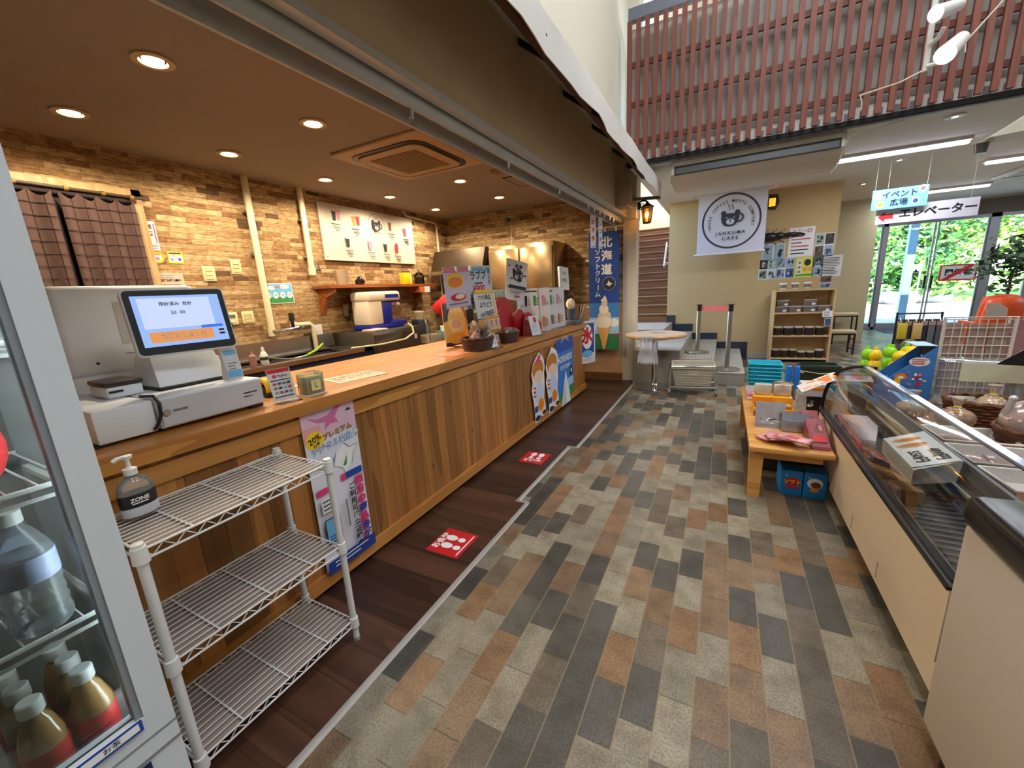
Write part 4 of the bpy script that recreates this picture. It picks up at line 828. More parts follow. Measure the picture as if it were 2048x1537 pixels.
# bookcase of beetle cases
SHB = wood('pale_beech', (214, 182, 132), (190, 154, 104), axis=0, rough=.45, ring=5)
bc = thing('open_bookcase', 'pale wooden open bookcase standing against the tan wall', 'bookcase', (1.13, 8.13, 0), math.radians(3))
for x in (-.41, .385): MB().box((x, -.15, .0), (x+.025, .15, 1.18), SHB).build('side_panel', bc)
for z in (.05, .425, .80, 1.16): MB().box((-.385, -.15, z), (.385, .15, z+.022), SHB).build('shelf', bc)
MB().box((-.385, .142, .05), (.385, .15, 1.16), SHB).build('back_panel', bc)
TUBC = M('dark_tub_soil', (44, 34, 32), .4, var=.2, scale=40); LID = M('pale_lid', (196, 186, 170), .4)
CW = math.cos(math.radians(3)); SW = math.sin(math.radians(3))
def bcp(x, y, z): return (1.13+x*CW-y*SW, 8.13+x*SW+y*CW, z)
def tub(x, y, z, label, r=.062, h=.13):
    t = thing('soil_tub', label, 'tub', bcp(x, y, z), group='dark soil tubs in the bookcase'); MB().lathe([(r*.9, 0), (r, .01), (r, h), (0, h)], TUBC, n=18).build('tub', t); MB().lathe([(r*1.03, h-.012), (r*1.04, h+.008), (r*.9, h+.012), (0, h+.012)], LID, n=18).build('lid', t)
pos = ('leftmost', 'second from left', 'third from left', 'fourth from left', 'fifth from left', 'rightmost')
for i in range(5): tub(-.31+.145*i, -.05-.01*(i % 2), .447, 'dark soil tub on the bookcase middle shelf, %s' % (pos[i] if i < 4 else 'rightmost'), .064 if i != 1 else .068)
for i in range(6): tub(-.315+.122*i, -.05, .072, 'dark soil tub on the bookcase bottom shelf, %s' % pos[i], .056, .13 if i not in (3, 4) else .10)
CLR = glassy('clear_case', 'f0ece8', .05, .05, .15, 'ded6d0'); SOIL = M('brown_soil', (128, 100, 84), .9, var=.3, scale=60)
def case(x, z, label, w=.19):
    c = thing('clear_insect_case', label, 'case', bcp(x, -.04, z), group='clear insect cases in the bookcase'); MB().box((-w/2+.004, -.06, .003), (w/2-.004, .06, .05), SOIL).build('soil', c); MB().rbox((-w/2, -.064, 0), (w/2, .064, .085), CLR, .006).build('box', c); MB().rbox((-w/2-.004, -.068, .0855), (w/2+.004, .068, .098), M('misty_lid', (186, 172, 164), .4), .004).build('lid', c); MB().box((.02, -.0665, .015), (.065, -.0645, .045), PAPER).build('price_label', c)
for i in range(4): case(-.285+.192*i, .822, 'clear insect case on the bookcase top shelf, %s of the lower layer' % ('leftmost', 'second', 'third', 'rightmost')[i], .18)
case(-.27, .9215, 'clear insect case stacked on the left end of the bookcase top shelf', .16); case(.10, .9215, 'clear insect case stacked near the middle of the bookcase top shelf', .17)
for i in range(3):
    c = thing('round_clear_cup', 'small clear lidded cup on top of the bookcase, %s' % ('left one', 'middle one', 'right one')[i], 'cup', bcp(-.28+.165*i, 0, 1.182), group='clear cups on top of the bookcase'); MB().lathe([(.036, 0), (.05, .085), (.048, .085), (.033, .003), (0, .003)], CLR, n=18).lathe([(.037, .006), (.041, .03), (0, .03)], M('pale_filler', (206, 200, 190), .8), n=18).build('cup', c); MB().lathe([(.053, .085), (.054, .105), (.045, .112), (0, .112)], M('white_lid', (214, 212, 212), .5), n=18).build('lid', c)
s = Sheet(.13, .10, PAPER); s.lines(0, .03, .1, 4, .018, .006, INK, seed=5)
solo('shelf_card', s, 'white card clipped on the right post of the bookcase', 'card', mtx=onY(1.13+.33, 8.13-.15, .79, .05)); s = photos(.09, .13, 1, 1, 31)
solo('shelf_photo', s, 'small photo hanging below the white card on the bookcase', 'photo', mtx=onY(1.13+.345, 8.13-.15, .66, .05))
# stools by the olive wall
def stool(x, y, rz, label, h=.42):
    t = thing('low_stool', label, 'stool', (x, y, 0), rz, group='black framed stools by the olive wall')
    MB().rbox((-.2, -.16, h-.05), (.2, .16, h), M('beige_vinyl', (196, 182, 146), .5), .012).build('seat', t)
    for sx_ in (-.18, .18):
        for sy in (-.14, .14): MB().box((sx_-.012, sy-.012, 0), (sx_+.012, sy+.012, h-.05), BLACK).build('leg', t)
    f = MB()
    for sy in (-.14, .14): f.box((-.18, sy-.01, h-.075), (.18, sy+.01, h-.05), BLACK)
    for sx_ in (-.18, .18): f.box((sx_-.01, -.14, h-.075), (sx_+.01, .14, h-.05), BLACK); f.box((sx_-.01, -.14, .08), (sx_+.01, .14, .1), BLACK)
    f.build('frame', t)
stool(1.86, 9.05, .06, 'black framed stool with beige seat beside the bookcase'); stool(2.17, 10.4, .05, 'black framed stool with beige seat further back against the olive wall', .62)
# belt barrier on the steps
POST = M('satin_steel', (176, 172, 164), .3, .9, var=.05)
def stanchion(x, y, z, h, label):
    t = thing('barrier_post', label, 'barrier post', (x, y, z), group='belt barrier posts on the steps')
    MB().lathe([(.165, 0), (.17, .012), (.15, .024), (.03, .034)], POST, n=32).build('base', t); MB().cyl((0, 0, .03), (0, 0, h-.06), .03, POST, n=18).build('pole', t)
    MB().cyl((0, 0, h-.09), (0, 0, h), .036, BLACK, n=18).lathe([(.05, h), (.05, h+.006), (0, h+.01)], BLACK, n=20).build('belt_head', t); return t
stanchion(.085, 6.30, .166, .90, 'satin steel barrier post on the lowest step with black belt head'); stanchion(-.325, 6.75, .331, .72, 'satin steel barrier post on the ribbed step, left end of the red belt')
d = Vector((.085+.325, 6.30-6.75, 0)); 
solo('barrier_belt', MB().hexa([(-.297, 6.72, .975), (.055, 6.335, .99), (.057, 6.337, .99), (-.295, 6.722, .975), (-.297, 6.72, 1.03), (.055, 6.335, 1.045), (.057, 6.337, 1.045), (-.295, 6.722, 1.03)], M('red_belt', (206, 40, 44), .6)), 'red belt stretched between the two barrier posts', 'belt')
# round table
rt = thing('round_table', 'small round wooden-topped table on a steel pedestal by the pillar', 'table', (-.80, 5.72, 0))
MB().lathe([(0, .705), (.385, .705), (.40, .715), (.40, .733), (.385, .742), (0, .742)], wood('pale_table_edge', (214, 168, 112), (190, 140, 88), axis=0, rough=.4, ring=4), n=48).build('tabletop', rt)
MB().lathe([(.38, .7425), (.38, .7432), (0, .7432)], M('table_laminate', (206, 188, 170), .3, var=.04), n=48).build('laminate', rt)
MB().cyl((0, 0, .03), (0, 0, .705), .038, CHROME, n=20).lathe([(.14, .69), (.05, .68), (.038, .66)], STEEL, n=20).build('pedestal', rt); MB().lathe([(.27, 0), (.275, .012), (.24, .022), (.05, .035), (.038, .05)], CHROME, n=40).build('base', rt)
s = Sheet(.2, .14, M('menu_grey', (170, 168, 176), .4)); s.lines(0, .04, .16, 5, .02, .006, GREYI)
solo('table_leaflet', s, 'grey leaflet lying on the round table', 'leaflet', mtx=onZ(-.78, 5.82, .746, .2))
PB = glassy('plastic_bag', 'f4f4f6', .06, .15, .45, 'e4e4ea')
def bag(y, seed):
    R = random.Random(seed); m = MB(); n = 9; vs = []; fs = []
    for i in range(n+1):
        for k in range(7): z = -.30*k/6; vs.append(((i/n-.5)*(.17-.03*math.sin(k*.9)), .012*math.sin(i*1.9+k*.8+seed)+.01*math.sin(k*1.7), z-.03*(k == 6)*((i+seed) % 2)))
    for i in range(n):
        for k in range(6): fs.append((i*7+k, i*7+k+1, i*7+8+k, i*7+7+k))
    m.add(vs, fs, PB); return m
bg = thing('hanging_plastic_bags', 'bunch of clear plastic bags hanging from the round table edge', 'plastic bags', (-.85, 5.29, .73), .12)
b_ = bag(0, 1); b_.build('bag', bg); b2 = bag(0, 2); o = b2.build('bag', bg); o.location = (.05, .035, -.02)
MB().box((-.09, .0, -.01), (.09, .06, .016), PB).build('fold', bg)
# chrome trolley with shopping baskets
tr = thing('basket_trolley', 'low chrome trolley on castors holding stacked grey baskets', 'trolley', (-.31, 5.55, 0), .10)
f = MB().tube([(-.27, -.16, .02+.06), (-.27, -.16, .34), (-.25, -.16, .365), (.25, -.16, .365), (.27, -.16, .34), (.27, -.16, .08)], .011, CHROME, 8).tube([(-.27, .16, .08), (-.27, .16, .34), (-.25, .16, .365), (.25, .16, .365), (.27, .16, .34), (.27, .16, .08)], .011, CHROME, 8)
for x in (-.27, .27): f.cyl((x, -.16, .1), (x, .16, .1), .01, CHROME, n=8)
for y in (-.16, .16): f.cyl((-.27, y, .1), (.27, y, .1), .01, CHROME, n=8)
f.build('frame', tr)
for x in (-.27, .27):
    for y in (-.16, .16): MB().cyl((x-.012, y, .035), (x+.012, y, .035), .035, M('grey_wheel', (120, 118, 116), .6), n=16).box((x-.018, y-.014, .03), (x-.013, y+.014, .085), CHROME).box((x+.013, y-.014, .03), (x+.018, y+.014, .085), CHROME).build('castor', tr)
BSK = M('grey_beige_basket', (190, 182, 164), .5, var=.03)
def basket(w0, d0, w1, d1, h, m):
    b = MB(); v = [(-w0, -d0, 0), (w0, -d0, 0), (w0, d0, 0), (-w0, d0, 0), (-w1, -d1, h), (w1, -d1, h), (w1, d1, h), (-w1, d1, h)]
    vi = [(x*.96, y*.96, z+.006 if z == 0 else z) for x, y, z in v]
    b.add(v+vi, [(0, 3, 2, 1), (8, 9, 10, 11)]+[(i, (i+1) % 4, 4+(i+1) % 4, 4+i) for i in range(4)]+[(8+i, 12+i, 12+(i+1) % 4, 8+(i+1) % 4) for i in range(4)]+[(4+i, 4+(i+1) % 4, 12+(i+1) % 4, 12+i) for i in range(4)], m)
    return b
def shopbasket(z, label):
    t = thing('shopping_basket', label, 'basket', (-.31, 5.55, z), .10, group='grey baskets on the chrome trolley'); b = basket(.20, .12, .245, .15, .23, BSK)
    for k in range(6): zz = .03+.033*k; e = .045*zz/.23; b.box((-.2-e, -.1245-.03*zz/.23, zz), (.2+e, -.1205-.03*zz/.23, zz+.012), M('basket_rib', (168, 160, 142), .5))
    b.build('body', t); MB().tube([(-.25, -.155, .23), (.25, -.155, .23), (.25, .155, .23), (-.25, .155, .23)], .012, BSK, 8, closed=True).build('rim', t)
    MB().box((-.06, -.1475, .14), (.06, -.1445, .16), M('basket_grip', (206, 198, 180), .5)).build('grip', t)
shopbasket(.112, 'grey beige shopping basket, lowest in the chrome trolley'); shopbasket(.150, 'grey beige shopping basket, nested uppermost in the chrome trolley')
# hanging signs
hs = thing('elevator_sign', 'white hanging sign with red arrow and elevator lettering', 'sign', mtx=onY(2.215, 7.32, 2.115))
s = Sheet(.97, .215, M('sign_white', (212, 212, 222), .6, var=.01), t=.006); s.text('エレベーター', .11, -.005, .122, INK, bold=.035)
s.poly([(-.465, -.02), (-.395, .045), (-.395, .01), (-.31, .01), (-.31, -.05), (-.395, -.05), (-.395, -.085)], M('arrow_red', (190, 30, 44), .5, var=0)); s.build('board', hs)
for x in (-.40, .40): MB().cyl((x, .10, -.003), (x, .68, -.003), .0015, WPL, n=5).build('string', hs)
hs = thing('event_sign', 'light blue hanging event plaza sign with cartoonish round patches', 'sign', mtx=onY(1.925, 7.26, 2.305))
s = Sheet(.545, .245, M('sign_sky', (120, 186, 222), .6, var=.08, scale=10), t=.005); s.text('イベント', .0, .045, .088, NAVY, bold=.035); s.text('広場', .0, -.055, .088, NAVY, bold=.03)
for x, y, c in ((-.215, .05, PINK), (.215, .085, GREYI), (-.185, -.06, YEL), (.16, -.055, BLUE)): s.oval(x, y, .042, .044, WHITE, 14); s.oval(x, y, .026, .028, c, 12)
s.build('board', hs)
for x in (-.25, .25): MB().cyl((x, .12, -.003), (x, .49, -.003), .0015, WPL, n=5).build('string', hs)
s = Sheet(.62, .36, PAPER, t=.004); s.ring(0, 0, 0, 0.001, RED, 8); s.rect(0, .165, .62, .03, RED); s.rect(0, -.165, .62, .03, RED); s.rect(-.295, 0, .03, .36, RED); s.rect(.295, 0, .03, .36, RED); s.text('関係者', 0, .0, .15, INK, bold=.04); s.poly([(-.30, -.17), (-.18, -.17), (.30, .17), (.18, .17)], RED)
solo('crossed_sign', s, 'white sign with a red diagonal band on the glass door', 'sign', mtx=onY(4.69, YD-.005, 1.28))
s = Sheet(.34, .22, M('beige_sign', (196, 186, 180), .6)); s.box((-.15, -1.47, -.03), (-.11, .1, -.003), STF).box((.11, -1.47, -.03), (.15, .1, -.003), STF); solo('notice_board_outside', s, 'plain beige board standing outside left of the door post', 'sign', mtx=onY(5.9, 19.5, 1.45)); 
for x in (3.98, 4.42): s = Sheet(.12, .12, PAPER, pts=[(-.06, -.05), (.06, -.05), (0, .06)]); s.poly([(-.04, -.03), (.04, -.03), (0, .04)], INK); solo('warning_triangle', s, 'small triangular warning sticker on the door glass, %s leaf' % ('middle' if x < 4.2 else 'right'), 'sticker', mtx=onY(x, YD+.027, 1.36))
# floodlights on a post, rope, projector
fl_ = thing('twin_floodlight', 'pair of glaring white floodlights on an arm before the slat screen', 'floodlight', (1.10, 4.0, 2.85)); GLOW = M('flood_glow', (255, 255, 255), .4, var=0, emit=30)
MB().cyl((.02, .1, -.15), (.02, .1, 3.0), .016, LW, n=10).tube([(.02, .1, .0), (.05, .05, .02), (.06, .02, .06)], .014, LW, 8).tube([(.02, .1, -.12), (.06, .06, -.13), (.1, .02, -.12)], .014, LW, 8).build('post', fl_)
def head(a_, b_, r, nm):
    h = MB().cyl(a_, b_, r*.75, LW, r2=r, n=20).build('lamp_head', fl_); a_, b_ = Vector(a_), Vector(b_); d = (b_-a_).normalized(); MB().cyl(b_+d*.001, b_+d*.004, r*.9, GLOW, n=20).build('lens', h)
head((.12, .03, .17), (-.02, -.08, .11), .045, 0); head((.16, .05, -.02), (.05, -.10, -.14), .055, 1)
solo('white_rope', MB().tube([PY(1718, 192, 4.6), PY(1800, 165, 4.6), PY(1868, 130, 4.6), PY(1930, 85, 4.6), PY(2003, 5, 4.6), PY(2060, -70, 4.6)], .006, M('rope', (214, 206, 188), .8), 6).tube([PY(1720, 190, 4.6), PY(1724, 205, 4.6), PY(1722, 220, 4.6)], .004, M('rope', (214, 206, 188), .8), 6).tube([PY(1932, 82, 4.6), PY(1930, 105, 4.6)], .004, M('rope', (214, 206, 188), .8), 6), 'thin white rope slung in front of the slat screen', 'rope')
pj = thing('ceiling_projector', 'cream angular projector lamp hung at the right edge of the photo', 'projector', (1.86, 4.5, 2.36)); PJM = M('cream_projector', (206, 204, 188), .45, var=.03)
MB().hexa([(-.26, -.12, -.08), (.10, -.12, -.06), (.10, .12, -.06), (-.26, .12, -.08), (-.10, -.12, .02), (.16, -.12, .20), (.16, .12, .20), (-.10, .12, .02)], PJM).build('body', pj)
MB().cyl((-.255, -.02, -.16), (-.255, -.02, -.09), .03, M('lens_grey', (96, 96, 96), .3, .5), r2=.042, n=18).build('lens_barrel', pj); MB().lathe([(.05, -.095), (.055, -.08), (0, -.075)], PJM, (-.255, -.02, 0), 18).build('collar', pj); MB().cyl((.05, 0, .1), (.05, 0, 3.49), .02, LW, n=10).build('drop_pole', pj)
# orange chairs
def orange_chair(x, y, rz, label):
    c = thing('orange_chair', label, 'chair', (x, y, 0), rz, group='orange plastic chairs by the window'); OC = M('orange_shell', (226, 84, 34), .4, var=.04)
    MB().rbox((-.23, -.22, .42), (.23, .22, .455), OC, .015).build('seat', c)
    m = MB(); n = 10; vs = []; fs = []
    for i in range(n+1):
        t = -1+2*i/n
        for k in range(5): z = .46+.56*k/4; vs.append((t*(.225-.01*k), -.20-.05*k/4+.05*t*t, z-.03*(k == 4)*t*t))
    for i in range(n):
        for k in range(4): fs.append((i*5+k, i*5+k+1, i*5+6+k, i*5+5+k))
    m.add(vs, fs, OC); o = m.build('backrest', c); md = o.modifiers.new('thick', 'SOLIDIFY'); md.thickness = .012
    for sx_ in (-.2, .2): MB().rbox((sx_-.02, -.2, .44), (sx_+.02, .16, .66), OC, .015).build('armrest', c)
    for sx_ in (-.19, .19):
        for sy in (-.18, .18): MB().cyl((sx_*1.1, sy*1.1, 0), (sx_, sy, .42), .014, LW, n=8).build('leg', c)
orange_chair(2.93, 7.15, .15, 'nearer orange plastic chair behind the white wire rack'); orange_chair(3.22, 7.95, .1, 'further orange plastic chair, mostly behind the nearer one')
lt = thing('low_white_table', 'low white topped table at the far right behind the orange chairs', 'table', (3.75, 7.6, 0)); MB().rbox((-.4, -.5, .68), (.4, .5, .71), WPL, .01).build('tabletop', lt); MB().rbox((-.36, -.46, .40), (.36, .46, .44), M('rust_shelf', (150, 74, 50), .5), .01).build('lower_shelf', lt)
for sx_ in (-.36, .36):
    for sy in (-.46, .46): MB().cyl((sx_, sy, 0), (sx_, sy, .68), .02, LW, n=8).build('leg', lt)
pt = thing('potted_plant', 'dark leafy potted plant at the right edge by the window', 'plant', (4.62, 10.9, 0)); crown(0, 1.45, .42, .5, 500, [M('dark_leaf', (40, 62, 40), .6, var=.2), M('dark_leaf_b', (54, 78, 48), .6, var=.2)], 77, .07).build('foliage', pt); MB().cyl((0, 0, .3), (0, 0, 1.3), .02, BARK).build('stem', pt); MB().lathe([(.14, 0), (.19, .32), (.2, .34), (.17, .33), (0, .3)], M('grey_pot', (120, 118, 116), .6), n=24).build('pot', pt)
# ================================================================== ON AND BEFORE THE COUNTER
CX = -1.655
# ---- long coupon poster
lpz = (.905+.09)/2
cp_ = thing('coupon_poster', 'long paper poster about gift vouchers taped to the counter front', 'poster', mtx=onX(CX+.016, 1.215, lpz+.015))
s = Sheet(.295, .82, M('poster_lilac_white', (214, 206, 224), .55, var=.02), t=.0015)
s.rect(0, .29, .295, .24, M('poster_pink', (226, 190, 210), .55, var=.1, scale=8)); s.rect(-.1, .22, .09, .22, M('poster_rose', (236, 168, 170), .55, var=.1)); s.rect(0, -.05, .295, .62, M('poster_white', (222, 222, 232), .55, var=0))
CR = M('crane_pink', (206, 110, 160), .55, var=0)
s.poly([(-.01, .365), (.035, .395), (.085, .405), (.05, .375), (.03, .345), (.045, .315), (.0, .32), (-.035, .30), (-.025, .335), (-.07, .345), (-.115, .375), (-.06, .36)], CR); s.poly([(.09, .36), (.11, .37), (.13, .36), (.11, .355)], NAVY)
s.oval(-.095, .265, .048, .044, YEL, 14); s.text('20%', -.095, .27, .04, INK, rot=.3, bold=.03); s.text('お得', -.09, .243, .02, INK, rot=.3)
s.text('プレミアム', .03, .27, .035, M('gold_ink', (150, 120, 20), .5, var=0), rot=.1, bold=.04); s.text('デジタル商品券', .015, .222, .04, M('azure_ink', (70, 140, 214), .5, var=0), rot=.1, bold=.05); s.text('デジタル商品券', .015, .222, .04, WHITE, rot=.1, bold=.0)
s.poly([(-.02, .11), (.0, .17), (.05, .20), (.08, .17), (.13, .175), (.10, .14), (.08, .08), (.04, .05), (.03, .08)], WHITE)
for a, b in (((-.02, .11), (.0, .17)), ((.0, .17), (.05, .20)), ((.05, .20), (.08, .17)), ((.08, .17), (.13, .175)), ((.13, .175), (.10, .14)), ((.10, .14), (.08, .08)), ((.08, .08), (.04, .05))): s.poly([a, (a[0]+.004, a[1]+.003), (b[0]+.004, b[1]+.003), b], GREYI)
s.poly([(.03, .09), (.06, .14), (.05, .09)], GRN); s.text('ユニティ', -.075, .14, .036, SKYB, rot=.08, bold=.03)
s.rect(.085, .035, .10, .035, BLUE); s.rect(.02, .035, .028, .035, M('magenta_ink', (220, 60, 120), .5, var=0)); s.rect(-.105, .012, .06, .032, M('magenta_ink', (220, 60, 120), .5, var=0))
s.vtext('両方の商品券が', .105, -.02, .052, .052, M('magenta_ink', (220, 60, 120), .5, var=0), bold=.045); 
for i, ch in enumerate('両方の商品券が'): s.text(ch, .109, -.02-.052*i, .050, (BLUE if i in (3, 5, 6) else M('magenta_ink', (220, 60, 120), .5, var=0)), bold=.03)
s.vtext('ご利用可能な登録店', .055, -.03, .038, .0405, INK, bold=.03)
s.rect(-.09, -.055, .075, .075, PAPER); s.lines(-.09, -.035, .06, 3, .02, .006, INK); s.rect(-.085, -.19, .085, .13, INK); s.rect(-.085, -.19, .077, .12, SKYB); s.lines(-.085, -.22, .06, 2, .015, .006, BLUE); s.rect(.005, -.15, .01, .15, GREYI)
s.rect(0, -.375, .295, .065, M('poster_navy', (34, 60, 140), .5, var=0)); s.lines(.0, -.36, .22, 2, .02, .006, WHITE)
s.build('sheet', cp_)
for x, y in ((-.135, .405), (.135, .405), (.135, -.40)): MB().box((x-.012, y-.008, .006), (x+.012, y+.008, .0066), glassy('tape', 'f6f2e6', .05, .1, .2, 'f0e8d8')).build('tape', cp_)
# ---- the two die-cut boards, the mountain poster and the ice pennant
def diecut(w, h, ribbon):
    o = [(-.28, -.5), (-.05, -.50), (.02, -.42), (.2, -.47), (.42, -.44), (.44, -.34), (.34, -.2), (.42, .0), (.40, .18), (.47, .25), (.42, .36), (.34, .42), (.22, .46), (.10, .5) if ribbon else (.0, .5), (-.1, .44), (-.3, .36), (-.42, .22), (-.36, .1), (-.44, .0), (-.36, -.15), (-.3, -.3)]
    s = Sheet(w, h, M('diecut_white', (236, 236, 238), .5, var=0), t=.004, pts=[(x*w, y*h) for x, y in o])
    HAIR = M('chestnut_ink', (196, 124, 40), .5, var=0); SKIN = M('peach_ink', (246, 208, 186), .5, var=0)
    s.oval(0, h*.26, w*.36, h*.15, HAIR); s.oval(.02*w, h*.16, w*.29, h*.09, SKIN)
    if ribbon: s.poly([(-.2*w, h*.36), (.1*w, h*.48), (.2*w, h*.44), (.1*w, h*.36)], M('ribbon_pink', (226, 60, 120), .5, var=0))
    s.oval(.03*w, -h*.08, w*.30, h*.15, M('apron_blue_white', (206, 216, 240), .5, var=0)); s.oval(.12*w, -h*.27, w*.2, h*.10, YEL); s.oval(.12*w, -h*.27, w*.18, h*.09, ORG)
    for k in range(3): s.rect(-.27*w, h*(.02-.06*k), w*.14, h*.025, RED)
    s.rect(-.2*w, -h*.30, w*.2, h*.09, BLUE); s.oval(-.14*w, -h*.44, w*.14, h*.04, NAVY); s.oval(.3*w, -h*.41, w*.11, h*.03, NAVY); return s
solo('diecut_board', diecut(.38, .71, True), 'die-cut white edged board with a pink top on the counter front', 'display board', mtx=onX(CX+.022, 3.655, .43))
solo('diecut_board', diecut(.41, .72, False), 'die-cut white edged board touching the blue mountain poster', 'display board', mtx=onX(CX+.024, 4.03, .43))
s = Sheet(.58, .80, M('mountain_poster_blue', (40, 84, 176), .5, var=.05)); s.rect(0, .0, .56, .5, M('poster_azure', (60, 130, 214), .5, var=.08)); s.rect(0, -.33, .56, .14, GRN); s.poly([(-.28, -.26), (.28, -.2), (.28, -.4), (-.28, -.4)], GRN); s.rect(.18, -.15, .2, .10, M('pale_sky_ink', (170, 206, 240), .5, var=0))
s.text('HOKKAIDO', 0, .16, .105, WHITE, bold=.03, sx=.85); s.text('SOFTCREAM', 0, .06, .07, WHITE, bold=.02, sx=.85); s.ring(.0, .22, .19, .20, WHITE, 24, 50, 130); s.ring(.0, .20, .19, .195, WHITE, 24, 50, 130)
s.poly([(-.16, -.40), (.0, .02), (.12, -.25), (.16, -.40)], WHITE); s.poly([(-.12, -.40), (-.02, -.1), (.01, -.4)], M('snow_shade_ink', (206, 210, 222), .5, var=0)); s.oval(.20, -.02, .05, .06, NAVY); s.oval(.20, -.02, .025, .03, WHITE)
solo('mountain_poster', s, 'blue soft cream poster with a white peak on the counter front', 'poster', mtx=onX(CX+.015, 4.47, .435))
s = Sheet(.30, .56, PAPER); s.rect(0, .06, .26, .40, BLUE); s.oval(0, .08, .10, .165, WHITE); s.text('氷', 0, .08, .22, RED, bold=.05); s.oval(0, -.15, .10, .05, SKYB); s.lines(0, -.22, .2, 2, .02, .008, PINK)
pn = thing('ice_pennant', 'blue and white shaved ice pennant hung at the counter end', 'pennant', mtx=frame((CX+.045, 5.27, .67), (.45, .88, 0), (0, 0, 1))); s.build('cloth', pn); MB().cyl((-.16, .285, 0), (.16, .285, 0), .006, WPL, n=8).build('rod', pn)
# ---- floor stickers
STK = M('sticker_red', (206, 34, 36), .45, var=.03)
def sole(s, x, y, k, m): s.oval(x, y+.035*k, .028*k, .042*k, m, 16); s.oval(x, y-.04*k, .022*k, .026*k, m, 14)
s = Sheet(.225, .215, STK, t=.0008); s.text('お会計', -.005, .075, .05, WHITE, bold=.04); sole(s, -.035, -.015, .9, WHITE); sole(s, .035, -.005, .9, WHITE); s.lines(0, -.088, .19, 1, .01, .008, WHITE, 0)
solo('floor_sticker', s, 'nearer red floor sticker with white footprints and payment lettering', 'floor sticker', mtx=onZ(-1.315, 1.64, .0052, math.radians(90)))
s = Sheet(.21, .225, STK, t=.0008); sole(s, -.035, .03, .9, WHITE); sole(s, .035, .03, .9, WHITE); s.text('待機場', 0, -.065, .05, WHITE, bold=.04)
solo('floor_sticker', s, 'farther red floor sticker with white footprints and waiting lettering', 'floor sticker', mtx=onZ(-1.36, 2.91, .0052, math.radians(0)))
# ---- cash register group
z0 = ct(.75)
cdw = thing('cash_drawer', 'wide white cash drawer unit at the near end of the counter', 'cash drawer', (-1.75, .735, z0)); WP2 = M('register_white', (232, 238, 246), .4, var=.015)
MB().rbox((-.46, -.275, .012), (0, -.115, .125), WP2, .008).build('coin_unit', cdw); MB().rbox((-.46, -.108, .012), (.0, .265, .125), WP2, .008).build('drawer_body', cdw)
MB().box((.0005, -.10, .02), (.006, .258, .117), M('drawer_front', (206, 210, 218), .4, var=.01)).build('drawer_front', cdw)
MB().cyl((.0065, -.085, .07), (.012, -.085, .07), .011, STEEL, n=14).build('lock', cdw); MB().box((.0065, -.065, .068), (.008, -.02, .076), GREYI).build('marking', cdw); MB().box((.0065, .18, .072), (.008, .235, .076), INK).build('marking', cdw); MB().box((.0065, .18, .058), (.008, .215, .061), INK).build('marking', cdw)
for x in (-.43, -.03):
    for y in (-.25, .24): MB().box((x-.02, y-.03, 0), (x+.02, y+.02, .012), BLACK).build('rubber_foot', cdw)
MB().tube([(-.10, -.11, .128), (-.01, -.105, .135), (.008, -.10, .11), (.012, -.105, .07), (.006, -.115, .04), (.004, -.13, .02)], .0055, BLACK, 8).build('power_cord', cdw)
pos = thing('touch_screen_register', 'touch screen cash register with blue display and orange button', 'cash register', (-1.98, .83, z0+.126))
MB().rbox((-.15, -.13, 0), (.09, .13, .014), BLACK, .006).build('foot_plate', pos)
MB().hexa([(-.15, -.125, .014), (.085, -.125, .014), (.085, .125, .014), (-.15, .125, .014), (-.10, -.11, .13), (.02, -.11, .13), (.02, .11, .13), (-.10, .11, .13)], WP2).build('base', pos)
tm = Matrix.Translation((.115, -.012, .258)) @ Matrix.Scale(.94, 4) @ frame((0, 0, 0), (.10, .995, .0), (-.18, .018, .98))
mm = MB(); mm.X = tm; mm.prism(Sheet._round(None, .345, .262, .02), -.03, -.001, WP2).box((-.08, -.12, -.07), (.08, -.0, -.03), WP2); mm.build('screen_housing', pos)
mm = MB(); mm.X = tm; mm.prism(Sheet._round(None, .335, .252, .016), 0, .002, M('bezel', (46, 54, 62), .25)); mm.build('bezel', pos)
s = Sheet(.295, .20, M('screen_blue', (150, 184, 246), .3, var=0, emit=.72), t=.0005); DSP = M('screen_pale', (196, 212, 250), .3, var=0, emit=.75)
s.rect(-.01, .03, .24, .12, DSP); s.text('現計済み  合計', -.01, .065, .017, INK, bold=.02); s.text('50  00', -.01, .03, .019, INK); s.rect(.095, -.035, .08, .012, M('screen_deep', (70, 120, 230), .3, var=0, emit=.6)); s.rect(-.015, -.065, .215, .042, M('screen_orange', (226, 150, 84), .3, var=0, emit=.7)); s.text('精算にしました', -.01, -.065, .022, WHITE, bold=.03); s.rect(.125, -.055, .02, .008, INK); s.rect(.125, -.07, .02, .008, INK)
o = s.build('display', pos); o.matrix_basis = tm @ Matrix.Translation((0, .004, .003))
MB().rbox((.06, .155, .21), (.10, .175, .235), BLACK, .006).build('card_slot', pos)
bw = thing('payment_terminal', 'big white self payment machine behind the touch screen register', 'payment machine', (-2.25, .81, z0)); WP3 = M('machine_white', (222, 224, 226), .45, var=.02)
MB().rbox((-.20, -.25, 0), (.05, .28, .20), WP3, .02).build('base', bw); MB().rbox((-.10, -.26, .18), (.06, .23, .535), WP3, .03, 3).build('body', bw)
MB().box((.0605, .04-.12, .30), (.062, .13, .47), M('machine_panel', (182, 180, 176), .4)).build('panel', bw); MB().box((.0605, -.16, .49), (.064, .14, .497), WPL).build('ridge', bw); MB().box((.0605, -.08, .26), (.062, .13, .263), GREYI).build('seam', bw)
MB().cyl((.061, -.17, .235), (.064, -.17, .235), .005, BLACK, n=8).build('button', bw)
